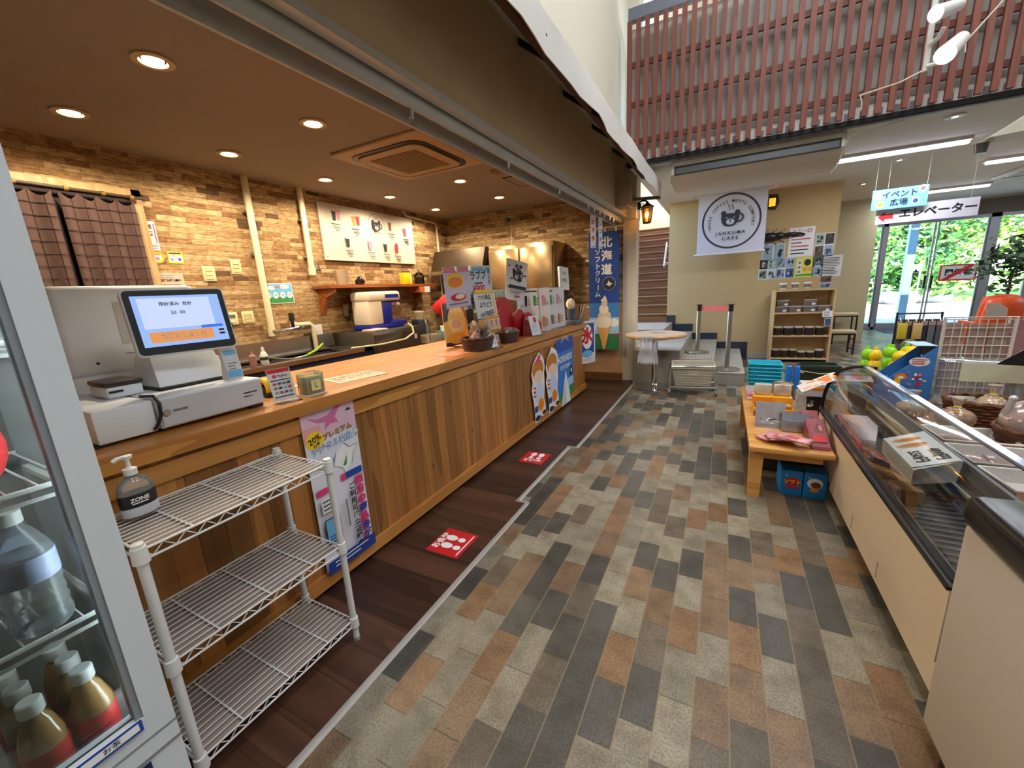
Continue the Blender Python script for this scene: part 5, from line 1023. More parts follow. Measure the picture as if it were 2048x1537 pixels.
rp = thing('receipt_printer', 'small white receipt printer with a dark slot left of the screen', 'printer', (-1.98, .62, z0+.126)); MB().rbox((-.10, -.055, 0), (.05, .05, .042), WP2, .008).build('body', rp); MB().rbox((-.10, -.058, .042), (.055, .053, .060), M('maroon_black', (50, 28, 34), .3), .006).build('lid', rp); MB().box((.051, -.05, .02), (.053, -.01, .028), BLACK).build('slot', rp)
# small counter things
def at(px, py): 
    p = PZ(px, py, .967); return (p.x, p.y, ct(p.y))
def tent(w, h, dpth, m): return MB().prism([(-dpth/2, 0), (-dpth/2+.002, 0), (0, h), (dpth/2-.002, 0), (dpth/2, 0), (.002, h+.002), (-.002, h+.002)], -w/2, w/2, m, axis=1)
qs = thing('code_stand', 'small white and blue tent card standing on the cash drawer', 'tent card', (-1.86, 1.02-.07, z0+.126)); tent(.062, .13, .05, PAPER).build('card', qs)
s = Sheet(.058, .125, PAPER, t=.0003); s.rect(0, .045, .05, .02, SKYB); s.rect(0, -.045, .055, .03, SKYB); s.lines(0, .0, .04, 3, .012, .004, GREYI); o = s.build('print', qs); o.matrix_basis = frame((.0145, 0, .066), (0, 1, 0), (-.19, 0, .98))
tp = thing('tape_dispenser', 'yellow and black tape roll beside the drawer end', 'tape dispenser', (-1.93, 1.11, ct(1.1))); mm = MB(); mm.X = Matrix.Translation((0, 0, .045)) @ Matrix.Rotation(math.pi/2, 4, 'X'); mm.lathe([(.028, -.012), (.045, -.012), (.045, .012), (.028, .012), (.028, -.012)], YEL, n=24); mm.build('tape_roll', tp)
MB().rbox((-.06, -.02, 0), (.05, .02, .02), BLACK, .006).box((-.03, -.016, .02), (.03, .016, .05), BLACK).build('stand', tp)
def acrylic(name, label, cat, loc, rz, w, h, lean, draw):
    t = thing(name, label, cat, loc, rz)
    AC = glassy('acrylic', 'f8f8f8', .05, .02); MB().box((-.002, -w/2, .0), (.05, w/2, .003), AC).build('foot', t)
    mt = frame((-lean*h/2, 0, h/2+.004), (0, 1, 0), (-lean, 0, 1)); s = Sheet(w, h, PAPER, t=.0005); draw(s); o = s.build('print', t); o.matrix_basis = mt
    s2 = Sheet(w+.006, h+.006, AC, t=.0015); o = s2.build('holder', t); o.matrix_basis = mt @ Matrix.Translation((0, 0, -.0012)); return t
def pay(s):
    s.rect(0, .062, .095, .018, RED); s.oval(-.022, .038, .009, .009, M('magenta_ink', (220, 60, 120), .5, var=0)); s.text('PayPay', .012, .038, .016, INK); s.rect(0, .02, .085, .004, INK); s.rect(0, -.055, .085, .004, INK)
    for i in range(4):
        for j in range(3): s.rect(-.03+.02*i, .004-.02*j, .013, .009, (RED, BLUE, GREYI, INK, SKYB)[(i+2*j) % 5])
acrylic('payment_sign', 'payment logo card in a clear stand beside the cash drawer', 'card stand', (-1.735, 1.085, ct(1.09)), -.15, .10, .145, .25, pay)
tk = thing('ticket_box', 'clear box of yellow tickets lettered L on the counter', 'ticket box', (-1.73, 1.215, ct(1.2))); MB().rbox((-.03, -.042, .008), (.03, .042, .09), M('pale_yellow_tickets', (226, 222, 156), .6), .004).build('tickets', tk); MB().rbox((-.034, -.048, .0), (.034, .048, .108), glassy('acrylic_frosted', 'f4f4f4', .05, .05, .12, 'f0f0f0'), .003).rbox((-.04, -.054, 0), (.04, .054, .007), WPL, .002).build('holder', tk)
s = Sheet(.05, .05, M('pale_yellow_tickets', (226, 222, 156), .6), t=.0002); s.text('L', 0, 0, .036, INK, bold=0); o = s.build('letter_card', tk); o.matrix_basis = onX(.0365, .0, .048)
tg = MB().prism([(-.03, -.07), (.03, -.07), (.03, .055), (.015, .075), (-.015, .075), (-.03, .055)], 0, .004, CREAMP).cyl((0, .055, .004), (0, .055, .005), .006, INK, n=10)
solo('paper_tag', tg, 'pale paper tag with a hole lying behind the ticket box', 'tag', at(617, 772), -.9)
s = Sheet(.30, .21, CREAMP, t=.0015)
for j in range(3):
    for i in range(5): s.rect(-.11+.055*i, .06-.055*j, .045, .012, (INK, BRN, GREYI, RED, INK)[(i+j) % 5]); s.rect(-.11+.055*i, .04-.055*j, .035, .006, GREYI)
solo('counter_menu', s, 'laminated cream menu sheet lying flat on the counter', 'menu', mtx=onZ(-1.87, 1.60, ct(1.6)+.003, math.radians(78)))
s = Sheet(.34, .25, M('orange_flyer', (226, 130, 70), .5, var=.2, scale=12), t=.001); s.lines(.0, .08, .28, 4, .05, .014, M('flyer_pale', (240, 190, 160), .5), .4, 3); s.rect(.12, 0, .05, .2, PINK)
solo('orange_flyer', s, 'orange flyer lying flat in front of the snack basket', 'flyer', mtx=onZ(-1.80, 2.52, ct(2.5)+.003, math.radians(85)))
# baskets of snacks
WICK = M('brown_wicker', (92, 56, 38), .7, var=.3, scale=90, bmp=.4)
def wicker(name, label, loc, rz, rx, ry, h, group=None):
    t = thing(name, label, 'basket', loc, rz, group); m = MB(); n = 28
    for k in range(7):
        z = h*(k+.5)/7; e = .84+.16*k/6; m.tube([(rx*e*math.cos(2*math.pi*i/n)*(1+.02*(-1)**(i+k)), ry*e*math.sin(2*math.pi*i/n)*(1+.02*(-1)**(i+k)), z) for i in range(n)], h/13, WICK, 6, closed=True)
    m.lathe([(0, .002), (rx*.8, .003), (rx*.83, .012), (0, .012)], WICK, n=20, X=Matrix.Diagonal((1, ry/rx, 1, 1))); m.build('woven_body', t)
    MB().tube([(rx*1.02*math.cos(2*math.pi*i/n), ry*1.02*math.sin(2*math.pi*i/n), h+.004*(-1)**i) for i in range(n)], h/11, WICK, 6, closed=True).build('rim', t); return t
FILM = glassy('cello_film', 'fbf4ee', .08, .12, .22, 'f0dcd0'); BISC = M('biscuit_brown', (176, 112, 64), .7, var=.25, scale=40); CHOC = M('chocolate', (92, 54, 36), .6, var=.2)
def packet(loc, R, col, label, group, w=.05, h=.09):
    t = thing('snack_packet', label, 'snack packet', loc, group=group); t.rotation_euler = (R.uniform(-.7, .7), R.uniform(-.7, .7), R.uniform(0, 6)); MB().rbox((-w*.42, -.012, .01), (w*.42, .012, h*.72), col, .01).build('contents', t)
    v = [(-w/2, 0, 0), (w/2, 0, 0), (w/2, -.016, .02), (w/2, -.016, h*.75), (-w/2, -.016, h*.75), (-w/2, -.016, .02), (w/2, .016, .02), (w/2, .016, h*.75), (-w/2, .016, h*.75), (-w/2, .016, .02), (-w*.6, .004, h), (w*.6, -.004, h*1.05)]
    MB().add(v, [(0, 1, 2, 5), (5, 2, 3, 4), (4, 3, 11, 10), (0, 1, 6, 9), (9, 6, 7, 8), (8, 7, 11, 10)], FILM).build('wrapper', t)
wicker('wicker_basket', 'round brown wicker basket of wrapped sweets on the counter', (-1.72, 2.70, ct(2.7)), 0, .115, .15, .10)
R = random.Random(5)
for i in range(16):
    a_ = i*2.4; packet((-1.72+.07*math.cos(a_)*(i % 3)/2, 2.70+.10*math.sin(a_)*(i % 3)/2, ct(2.7)+.05+.018*(i % 5)), R, (BISC, CHOC, M('pink_sweet', (226, 160, 150), .6))[i % 3], 'cellophane wrapped sweet heaped in the round wicker basket', 'sweets in the round wicker basket', .06, .105)
wicker('wicker_basket', 'small dark wicker basket of sweets further along the counter', (-1.70, 3.20, ct(3.2)), 0, .075, .125, .09)
for i in range(5): packet((-1.70+.02*((i % 2)-.5), 3.13+.035*i, ct(3.2)+.055), R, (M('salmon_sweet', (222, 140, 110), .6), PAPER, BISC)[i % 3], 'wrapped sweet in the small dark wicker basket', 'sweets in the small dark basket', .055, .08)
s_ = acrylic('price_card', 'white handwritten card in a clear stand before the round basket', 'card', (-1.635, 2.82, ct(2.8)), -.1, .11, .115, .35, lambda s: (s.lines(-.01, .04, .08, 4, .022, .006, SKYB), s.vtext('手づくり', .03, .036, .02, .022, INK)))
# candy box display of many small packs
cbx = thing('candy_carton_stack', 'stack of open yellow and pink candy cartons behind the baskets', 'cartons', (-1.79, 2.97, ct(3.0)), 0)
CAR = M('yellow_candy_carton', (230, 176, 92), .5, var=.08)
for k in range(3): MB().box((-.12+.04*k, -.02-.02*k, .002+.075*k), (-.02+.04*k if k == 0 else .0, .30-.05*k, .072+.075*k), CAR).build('carton', cbx)
for k in range(3):
    y = .02+.085*k; s = Sheet(.08, .12, M('candy_wrap', (236, 206, 140), .4, var=.1)); s.oval(0, -.01, .03, .035, PINK); s.oval(0, -.01, .022, .026, M('lilac_face', (206, 180, 210), .5)); s.rect(0, .045, .07, .018, ORG); s.rect(-.025, .0, .012, .05, GRN); o = s.build('pack_front', cbx); o.matrix_basis = frame((.004, y, .185), (0, 1, 0), (-.1, 0, 1))
for k in range(2):
    s = Sheet(.07, .085, M('candy_wrap_b', (222, 190, 170), .4, var=.1)); s.oval(0, 0, .022, .03, M('lilac_face', (206, 180, 210), .5)); s.rect(0, -.03, .06, .014, RED); o = s.build('pack_front', cbx); o.matrix_basis = frame((.06, .07+.08*k, .045), (0, 1, 0), (-.1, 0, 1))
# tall yellow toy poster board, price boards
s = Sheet(.30, .36, M('yellow_plush_print', (238, 190, 100), .55, var=.12, scale=9), t=.006); s.rect(0, -.165, .30, .03, NAVY); s.poly([(-.15, .18), (-.02, .18), (-.06, .05), (-.15, .02)], M('slate_print', (84, 92, 106), .5)); s.poly([(.0, .18), (.15, .18), (.15, .02)], M('rust_print', (170, 110, 80), .5)); s.oval(.01, .03, .11, .13, M('pale_yellow_print', (244, 222, 150), .5, var=.1)); s.oval(.0, -.12, .12, .05, M('yellow_deep_print', (240, 170, 60), .5, var=.1)); s.oval(.0, .0, .06, .035, M('blush_print', (232, 176, 150), .5))
bd = thing('yellow_print_board', 'standing board printed in warm yellow behind the sweets basket', 'display board', mtx=frame((-2.04, 2.88, ct(2.9)+.195), (0.12, 1, 0), (-.05, 0, 1))); s.build('board', bd); MB().box((-.04, -.18, -.10), (.04, -.17, -.006), NAVY).build('foot', bd)
st_ = thing('clip_stand_sign', 'white and lilac price poster held on a thin black stand', 'sign', (-1.93, 2.93, ct(2.9))); MB().cyl((0, 0, 0), (0, 0, .62), .006, BLACK, n=8).lathe([(.07, 0), (.07, .008), (0, .01)], BLACK, n=20).build('stand', st_); MB().cyl((0.0, -.33, .62), (.0, .36, .66), .005, M('bamboo', (206, 180, 90), .5), n=8).build('crossbar', st_)
s = Sheet(.32, .32, M('lilac_poster', (206, 200, 226), .55), t=.001); s.rect(0, .135, .3, .04, PINK); s.oval(-.02, .05, .11, .06, YEL); s.oval(-.02, .04, .09, .04, ORG); s.oval(-.0, -.08, .10, .03, RED); s.oval(.02, -.075, .06, .02, M('cream_print', (244, 226, 200), .5)); s.lines(0, -.13, .25, 1, .02, .012, GREYI); o = s.build('picture_sheet', st_); o.matrix_basis = frame((.012, -.16, .50), (.08, 1, .05), (0, -.05, 1))
s = Sheet(.37, .26, M('pale_blue_poster', (206, 214, 226), .55), t=.001); s.rect(0, .1, .33, .03, SKYB); s.text('ラブブ', -.02, .045, .08, INK, bold=.02); s.text('¥900', -.02, -.065, .085, RED, bold=.03); s.rect(-.02, -.015, .12, .014, PURP); s.vtext('新入荷', .145, .07, .04, .045, NAVY); o = s.build('price_sheet', st_); o.matrix_basis = frame((.016, .18, .545), (.08, 1, .05), (0, -.05, 1))
s = Sheet(.34, .16, M('pale_poster', (214, 214, 222), .55), t=.001); s.lines(0, .03, .28, 3, .03, .012, GREYI); o = s.build('lower_sheet', st_); o.matrix_basis = frame((.010, .10, .40), (.08, 1, .05), (0, -.05, 1))
for y in (-.18, .03, .24): MB().box((.012, y-.012, .63+.06*y), (.03, y+.012, .665+.06*y), WPL).build('clip', st_)
def hand(s):
    s.rect(0, .125, .30, .03, YEL); s.rect(.145, 0, .018, .27, YEL); s.text('1つの景品', -.01, .07, .05, INK, bold=.02); s.text('よりどり', .0, .005, .055, INK, bold=.02); s.text('190円', .03, -.075, .065, INK, bold=.02); s.text('全部', -.09, -.08, .035, INK)
acrylic('handwritten_price_card', 'yellow bordered handwritten price card standing on the carton stack', 'card', (-1.86, 3.13, ct(3.1)+.222), .0, .36, .215, .15, hand)
# red card figures and phone leaflet
RC = M('red_card', (186, 28, 40), .5, var=.04)
rdd = thing('red_carton_display', 'cluster of rounded red card packages standing on the counter', 'packages', (-1.86, 3.62, ct(3.6)))
def hump(w, h): return [(-w/2, 0), (w/2, 0), (w/2, h*.55)]+[(w/2*math.cos(t*math.pi/10), h*.55+h*.45*math.sin(t*math.pi/10)) for t in range(1, 10)]+[(-w/2, h*.55)]
for x, y, w, h, m_ in ((-.06, -.10, .44, .40, RC), (.0, -.22, .26, .30, RC), (.03, .08, .26, .27, RC), (.06, .22, .24, .23, RC), (.10, .10, .16, .16, M('red_card_b', (206, 44, 60), .5)), (.10, .36, .2, .13, RC)):
    MB().prism([(a+y, b) for a, b in hump(w, h)], x-.012, x, m_, axis=0).build('red_package', rdd)
for y, z in ((-.04, .2), (.13, .14), (.24, .15)): MB().ell((.005+.06*(y > 0)+.04*(y > .2), y+.03, z), (.004, .02, .045), M('cream_window', (236, 214, 190), .5), 10, 6).build('window', rdd)
for k in range(4): MB().rbox((-.10, -.28+.07*k, .40), (-.07, -.22+.07*k, .47), glassy('pale_bag', 'e0f0ea', .06, .1, .4, 'dfeee8'), .006).build('plastic_top', rdd)
def leaf(s): s.rect(-.03, .03, .06, .06, M('latte_print', (170, 130, 96), .5, var=.2)); s.rect(.06, -.01, .06, .10, M('aqua_print', (120, 210, 200), .5)); s.rect(-.02, -.08, .12, .10, SKYB); s.lines(0, .11, .18, 2, .02, .008, GREYI)
acrylic('leaflet_stand', 'white leaflet with blue patches in a stand behind the red packages', 'leaflet', (-1.92, 4.02, ct(4)), .1, .30, .36, .10, leaf)
acrylic('small_notice_stand', 'small white notice stand leaning before the red packages', 'card', (-1.655, 3.72, ct(3.7)), -.15, .17, .20, .25, lambda s: (s.oval(.02, .055, .03, .03, RED), s.lines(0, .01, .11, 5, .018, .006, SKYB, .3)))
# tilted bear poster on a stick
bp = thing('bear_poster_on_stick', 'tilted white black-inked poster raised on a stick above the counter', 'sign', (-2.0, 3.98, ct(4))); MB().cyl((0, 0, 0), (0.01, .03, .52), .008, WPL, n=8).lathe([(.06, 0), (.06, .01), (0, .012)], WPL, n=18).build('stick', bp)
s = Sheet(.34, .42, PAPER, t=.003); bearcup(s, 0, .06, .18, INK, PAPER); s.blobs(0, .07, .3, .22, 14, [INK], 3, .16); s.rect(0, -.07, .28, .03, INK); s.lines(0, -.11, .22, 2, .022, .008, GREYI); s.rect(0, -.165, .08, .014, RED); o = s.build('poster', bp); o.matrix_basis = frame((.02, -.01, .56), (.25, .95, -.16), (0, .16, 1))
def drink(s, w, h):
    s.lines(-w*.2, h*.42, w*.5, 1, 1, h*.03, INK)
    for j in range(2):
        for i in range(3): x = w*(-.34+.28*i); y = h*(.20-.48*j); s.poly([(x-w*.03, y-h*.11), (x+w*.03, y-h*.11), (x+w*.045, y+h*.12), (x-w*.045, y+h*.12)], (INK, GRN, PINK, BRN, GREYI, ORG)[(i+3*j) % 6]); s.lines(x+w*.11, y+h*.06, w*.12, 4, h*.045, h*.014, GREYI, .5, i+j)
acrylic('drink_menu_stand', 'wide white drink menu standing at the far part of the counter', 'menu', (-1.77, 4.49, ct(4.5)), -.06, .68, .47, .06, lambda s: drink(s, .68, .47))
acrylic('drink_menu_stand', 'narrow white drink menu turned beside the wide one', 'menu', (-1.83, 4.13, ct(4.1)), -1.0, .30, .47, .04, lambda s: drink(s, .34, .48))
pd = thing('payment_tablet', 'white tilted payment tablet raised at the counter far end', 'tablet', (-1.88, 5.10, ct(5.1))); MB().cyl((0, 0, 0), (0, 0, .5), .015, WPL, n=10).lathe([(.08, 0), (.08, .01), (0, .014)], WPL, n=20).build('stand', pd)
s = Sheet(.20, .29, WPL, t=.03, r=.015); s.text('注文', 0, .06, .05, INK); s.text('受取', 0, -.03, .05, INK); s.rect(-.09, 0, .012, .26, SKYB); o = s.build('tablet', pd); o.matrix_basis = frame((.02, .02, .59), (.25, .95, -.10), (-.1, .1, 1))
cf = thing('black_condiment_rack', 'black rack of cups and straws at the counter far end', 'rack', (-1.74, 5.03, ct(5.0)), 0); MB().rbox((-.10, -.14, 0), (.10, .2, .06), M('slate_tray', (90, 96, 110), .5), .01).build('tray', cf); MB().box((-.09, .0, .06), (-.075, .2, .36), BLACK).build('back_board', cf); MB().lathe([(.045, .06), (.065, .2), (.06, .2), (.04, .07), (0, .07)], M('smoky_cup', (80, 90, 104), .2), (.0, -.03, 0), 18).build('cup', cf)
MB().ell((.0, -.03, .26), (.06, .075, .075), M('cream_napkin', (228, 214, 180), .7), 7, 5).build('napkins', cf)
for k in range(4): MB().cyl((.08, .05+.02*k, .06), (.09+.01*k, .07+.03*k, .24), .006, WPL if k % 2 else BLACK, n=6).build('straw', cf)
rdu = thing('red_folded_umbrella', 'bright red fabric cover hanging behind the yellow print board', 'cover', (-3.25, 4.3, 0)); MB().add([(0, -.18, 1.27), (0, .14, 1.42), (0, .24, 1.40), (0, .26, 1.05), (.02, .02, 1.10)], [(0, 1, 2, 3, 4)], M('red_fabric', (206, 16, 22), .7, var=.08)).build('fabric', rdu)
o = rdu.children[0]; md = o.modifiers.new('t', 'SOLIDIFY'); md.thickness = .03
MB().cyl((-.02, .16, .0), (-.02, .16, 1.45), .014, BLACK, n=8).lathe([(.12, 0), (.12, .012), (0, .016)], BLACK, (-.02, .16, 0), 20).build('stand', rdu)
# ---- white wire shelf with the hand sanitiser
ws = thing('wire_shelf_rack', 'low three-tier white wire shelf rack before the counter', 'shelf rack', (-1.455, .64, 0), math.radians(0)); WIRE = M('white_wire', (214, 214, 210), .4, var=.02)
hx, hy = .155, .285
for x in (-hx, hx):
    for y in (-hy, hy):
        MB().cyl((x, y, .012), (x, y, .815), .0125, WIRE, n=14).lathe([(.0, .825), (.014, .822), (.0145, .805)], WIRE, (x, y, 0), 14).build('post', ws)
        MB().cyl((x, y, 0.004), (x, y, .02), .014, M('grey_foot', (150, 150, 146), .5), n=12).build('foot', ws)
for i, z in enumerate((.10, .45, .80)):
    m = MB()
    for x in (-hx, hx):
        m.cyl((x, -hy, z), (x, hy, z), .0035, WIRE, n=6); m.cyl((x, -hy, z-.028), (x, hy, z-.028), .0035, WIRE, n=6)
        k = 22; m.tube([(x, -hy+2*hy*j/k, z-.002 if j % 2 == 0 else z-.026) for j in range(k+1)], .002, WIRE, 5)
    for y in (-hy, hy): m.cyl((-hx, y, z), (hx, y, z), .0035, WIRE, n=6); m.cyl((-hx, y, z-.028), (hx, y, z-.028), .0035, WIRE, n=6)
    k = 12
    for j in range(1, k): x = -hx+2*hx*j/k; m.cyl((x, -hy, z+.003), (x, hy, z+.003), .0017, WIRE, n=5)
    for y in (-.16, 0.0, .16): m.cyl((-hx, y, z-.001), (hx, y, z-.001), .003, WIRE, n=6)
    o = m.build('wire_tier', ws)
    MB().box((-hx+.012, -hy+.012, z-.0075), (hx-.012, hy-.012, z-.0065), glassy('milky_sheet', 'f0e8e4', .05, .2, .5, 'b8a89c')).build('plastic_sheet', ws)
    for x in (-hx, hx):
        for y in (-hy, hy): MB().lathe([(.0125, -.035), (.019, -.032), (.017, .012), (.0125, .014)], WIRE, (x, y, z), 14).build('sleeve', ws)
hs_ = thing('hand_sanitizer', 'pump bottle of clear hand sanitiser with a black label', 'pump bottle', (-1.515, .445, .808)); GEL = glassy('clear_gel', 'fafafa', .06, .05, .16, 'eef0f0')
mm = MB(); mm.X = Matrix.Diagonal((.72, 1.15, 1, 1)); mm.lathe([(.03, 0), (.038, .006), (.038, .09), (.03, .112), (.014, .124), (.013, .13)], GEL, n=24); mm.build('bottle', hs_)
mm = MB(); mm.X = Matrix.Diagonal((.72, 1.15, 1, 1)); mm.lathe([(.0386, .036), (.039, .037), (.039, .074), (.0386, .075)], M('label_black', (28, 28, 34), .4), n=24); mm.lathe([(.0386, .008), (.0389, .009), (.0389, .034), (.0386, .035)], M('label_silver', (196, 200, 210), .4), n=24); mm.build('label', hs_)
MB().lathe([(.016, .13), (.017, .148), (.008, .152), (.0055, .155), (.0055, .178), (.012, .179), (.014, .188), (0, .19)], WPL, n=18).tube([(0, 0, .184), (.0, -.02, .186), (.0, -.032, .180)], .006, WPL, 8).build('pump', hs_)
s = Sheet(.055, .022, M('label_black', (28, 28, 34), .4), t=.0002); s.text('ZONE', 0, .003, .016, WHITE, bold=.03); s.lines(0, -.007, .04, 1, 1, .003, WHITE); o = s.build('label_print', hs_); o.matrix_basis = frame((.0285, -.004, .056), (0, 1, 0), (0, 0, 1))
# ---- glass-door drinks fridge at the left edge
FX = -1.05; FY0, FY1 = -.36, .268
fg = thing('drinks_fridge', 'white glass-door drinks fridge cut off at the left edge', 'fridge', (FX, 0, 0)); FWH = M('fridge_white', (206, 212, 216), .4, var=.015); FIN = M('fridge_liner', (128, 126, 120), .5, var=.05)
MB().rbox((-.46, FY0, .05), (-.05, FY1, .44), FWH, .01).box((-.04, FY0, .03), (.0, FY1, .535), FWH).build('base', fg)
MB().box((-.46, FY0, .44), (-.445, FY1, 1.95), FIN).box((-.46, FY0, .44), (-.045, FY0+.02, 1.95), FIN).box((-.445, FY0+.02, .44), (-.06, FY1-.02, .455), FIN).box((-.46, FY0, 1.93), (-.045, FY1, 1.97), FWH).build('liner', fg)
MB().box((-.46, FY1-.018, .44), (-.045, FY1, 1.95), FWH).build('side_wall', fg)
d_ = MB().box((-.04, FY1-.047, .535), (0, FY1, 1.97), FWH).box((-.04, FY0, .535), (0, FY0+.05, 1.97), FWH).box((-.04, FY0+.05, 1.92), (0, FY1-.047, 1.97), FWH).box((-.04, FY0+.05, .5351), (0, FY1-.047, .555), FWH).build('door_frame', fg)
MB().box((-.024, FY0+.05, .555), (-.018, FY1-.047, 1.92), glassy('fridge_glass', 'eef4f2', .05, .02)).build('pane', d_); MB().box((-.035, FY1-.058, .555), (-.005, FY1-.047, 1.92), M('grey_gasket', (140, 146, 150), .5)).build('gasket', d_)
MB().box((.0005, FY0, .50), (.002, FY1, .503), GREYI).box((.0005, FY0, .455), (.003, FY1, .46), GREYI).build('kick_seam', fg)
s = Sheet(.13, .05, NAVY, t=.0008); s.text('冷蔵', 0, 0, .03, WHITE); o = s.build('brand_plate', fg); o.matrix_basis = onX(.003, .145, .425)
sm = MB()
for i, z in enumerate((.80, 1.09, 1.36)):
    m = MB(); m.cyl((-.07, FY0+.02, z), (-.07, FY1-.02, z), .005, WPL, n=8).cyl((-.07, FY0+.02, z-.022), (-.07, FY1-.02, z-.022), .004, WPL, n=8)
    for j in range(15): m.cyl((-.43, FY0+.04+.04*j, z+.003), (-.07, FY0+.04+.04*j, z+.003), .0022, WPL, n=5)
    m.cyl((-.43, FY0+.02, z), (-.43, FY1-.02, z), .005, WPL, n=8); m.build('wire_shelf', fg)
    MB().box((-.36, FY1-.03, z-.03), (-.06, FY1-.0185, z-.018), WPL).build('shelf_rail', fg)
TEA = M('barley_tea', (142, 108, 62), .15, var=.12, coat=.4); TEAL = M('tea_label_red', (186, 44, 44), .45, var=.2, scale=25)
def teabottle(x, y, label):
    t = thing('tea_bottle', label, 'bottle', (x, y, .456), group='brown tea bottles in the drinks fridge'); MB().lathe([(.03, 0), (.033, .008), (.033, .12), (.032, .14), (.022, .178), (.0155, .19), (.0155, .20)], TEA, n=22).build('bottle', t)
    MB().lathe([(.0334, .06), (.0338, .062), (.0338, .118), (.0334, .12)], TEAL, n=22).build('label', t); MB().lathe([(.0175, .196), (.0185, .198), (.0185, .222), (.016, .225), (0, .225)], WPL, n=20).build('cap', t)
names = ('front row bottle beside the fridge door post', 'second bottle behind the front row right one', 'third bottle back in the right column', 'front bottle of the left column', 'second bottle back in the left column', 'third bottle back in the left column')
for i, (x, y) in enumerate(((-1.155, .178), (-1.225, .176), (-1.295, .174), (-1.15, .104), (-1.22, .102), (-1.29, .10))): teabottle(x, y, 'brown tea bottle with white cap, '+names[i])
lamp('fridge_fill', 'AREA', (-1.12, -.03, 1.90), 7, (.92, .97, 1), (.05, .5)); lamp('fridge_fill', 'AREA', (-1.10, FY1-.03, 1.15), 3.5, (.92, .97, 1), (1.2, .03), rot=(math.pi/2, math.pi/2, 0))  # added fill lights without fixtures, lifting the dark fridge interior
wbt = thing('water_bottle', 'big clear water bottle with a white and blue label in the fridge', 'bottle', (-1.165, .158, .806)); CLW = glassy('clear_pet', 'fafcfc', .08, .04, .22, 'd8dada')
prof = [(.040, 0), (.044, .01)]+[(.044-.003*(k % 2), .02+.012*k) for k in range(9)]+[(.044, .14), (.042, .165), (.026, .20), (.016, .215), (.016, .225)]
MB().lathe(prof, CLW, n=26).build('bottle', wbt); MB().lathe([(.0445, .105), (.0449, .107), (.0449, .152), (.0445, .154)], M('water_label', (176, 186, 220), .4, var=.35, scale=40), n=26).build('label', wbt); MB().lathe([(.0185, .22), (.0195, .222), (.0195, .245), (0, .247)], WPL, n=20).build('cap', wbt)
wb2 = dup(wbt, (-1.20, .04, .806), label='second clear water bottle, further left in the fridge')
wb3 = dup(wbt, (-1.32, .16, .806), label='third clear water bottle, behind the front one in the fridge')
rpk = thing('red_snack_bag', 'red snack bag lying on the upper fridge shelf', 'snack bag', (-1.17, .115, 1.095)); MB().ell((0, 0, .085), (.05, .075, .09), M('red_foil', (196, 40, 40), .3, var=.15), 18, 10).build('bag', rpk); MB().ell((.036, .01, .08), (.018, .045, .045), M('foil_print', (226, 170, 170), .4, var=.2), 12, 8).build('printed_patch', rpk)
s = Sheet(.16, .05, PAPER); s.rect(.0, 0, .11, .014, BLUE); solo('shelf_price_strip', s, 'white price strip with blue bar on the top fridge shelf', 'price strip', mtx=onX(-1.11, .12, 1.385))
s = Sheet(.10, .028, PAPER); s.rect(0, 0, .10, .028, BLUE); s.rect(.0, 0, .088, .017, WHITE); s.text('お茶', .0, 0, .014, INK); solo('price_tag', s, 'blue bordered price tag on the fridge floor rail', 'price tag', mtx=onX(-1.045, .165, .548))
solo('fridge_thermometer', MB().rbox((-.012, -.02, 0), (.012, .02, .09), M('milky_grey', (196, 196, 200), .4), .008), 'small pale thermometer case standing by the fridge side', 'thermometer', (-1.20, .2255, .456))
# ================================================================== THE SHOP SIDE (right)
CASEW = M('case_cream', (214, 198, 174), .45, var=.02); WELL = M('well_grey', (104, 104, 106), .5, var=.06); RUB = M('black_rubber', (13, 12, 15), .25, var=.04)
CY0, CY1 = 1.50, 3.44
ca = thing('glass_display_case', 'long cream refrigerated display case with a curved glass front', 'display case', (.65, 0, 0))
MB().box((0, CY0, .195), (.03, CY1, .455), CASEW).box((.0, 2.95, .13), (.03, CY1, .195), CASEW).box((.03, CY0, .09), (.29, CY1, .42), CASEW).build('front_panel', ca)
k = MB().box((.006, CY0, .075), (.034, 2.95, .195), CASEW)
for y in (2.05, 2.45):
    for j in range(7): k.box((.0045, y+.012*0, .10+.011*j), (.007, y+.006, .104+.011*j), DARK)
k.build('kick_panel', ca)
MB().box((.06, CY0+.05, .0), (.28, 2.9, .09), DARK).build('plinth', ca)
MB().box((-.008, CY0, .455), (.022, CY1, .468), RUB).box((-.004, CY0, .468), (.02, CY1, .482), M('blue_steel_trim', (150, 170, 190), .2, .9)).box((.0, CY0, .482), (.022, CY1, .492), RUB).build('front_trim', ca)
w_ = MB().box((.03, CY0+.01, .42), (.28, CY1-.01, .43), WELL).box((.265, CY0+.01, .43), (.28, CY1-.01, .62), WELL)
for z, x in ((.455, .035), (.50, .25)): w_.box((x, CY0+.01, z), (x+.012, CY1-.01, z+.012), M('pale_rail', (190, 182, 160), .5))
w_.build('well', ca)
m = MB()
for j in range(46): m.box((.06, CY0+.03+.0415*j, .435), (.24, CY0+.036+.0415*j, .441), M('grille_grey', (78, 78, 82), .5))
m.build('floor_grille', ca)
GP = [(.012, .49), (.018, .58), (.035, .66), (.062, .715), (.10, .752), (.15, .772), (.215, .778)]
vs = [(x, CY0+.005, z) for x, z in GP]+[(x, CY1-.012, z) for x, z in GP]; n = len(GP)
MB().add(vs, [(i, i+1, n+i+1, n+i) for i in range(n-1)], glassy('case_glass', 'eef2f2', .075, .03)).build('curved_glass', ca)
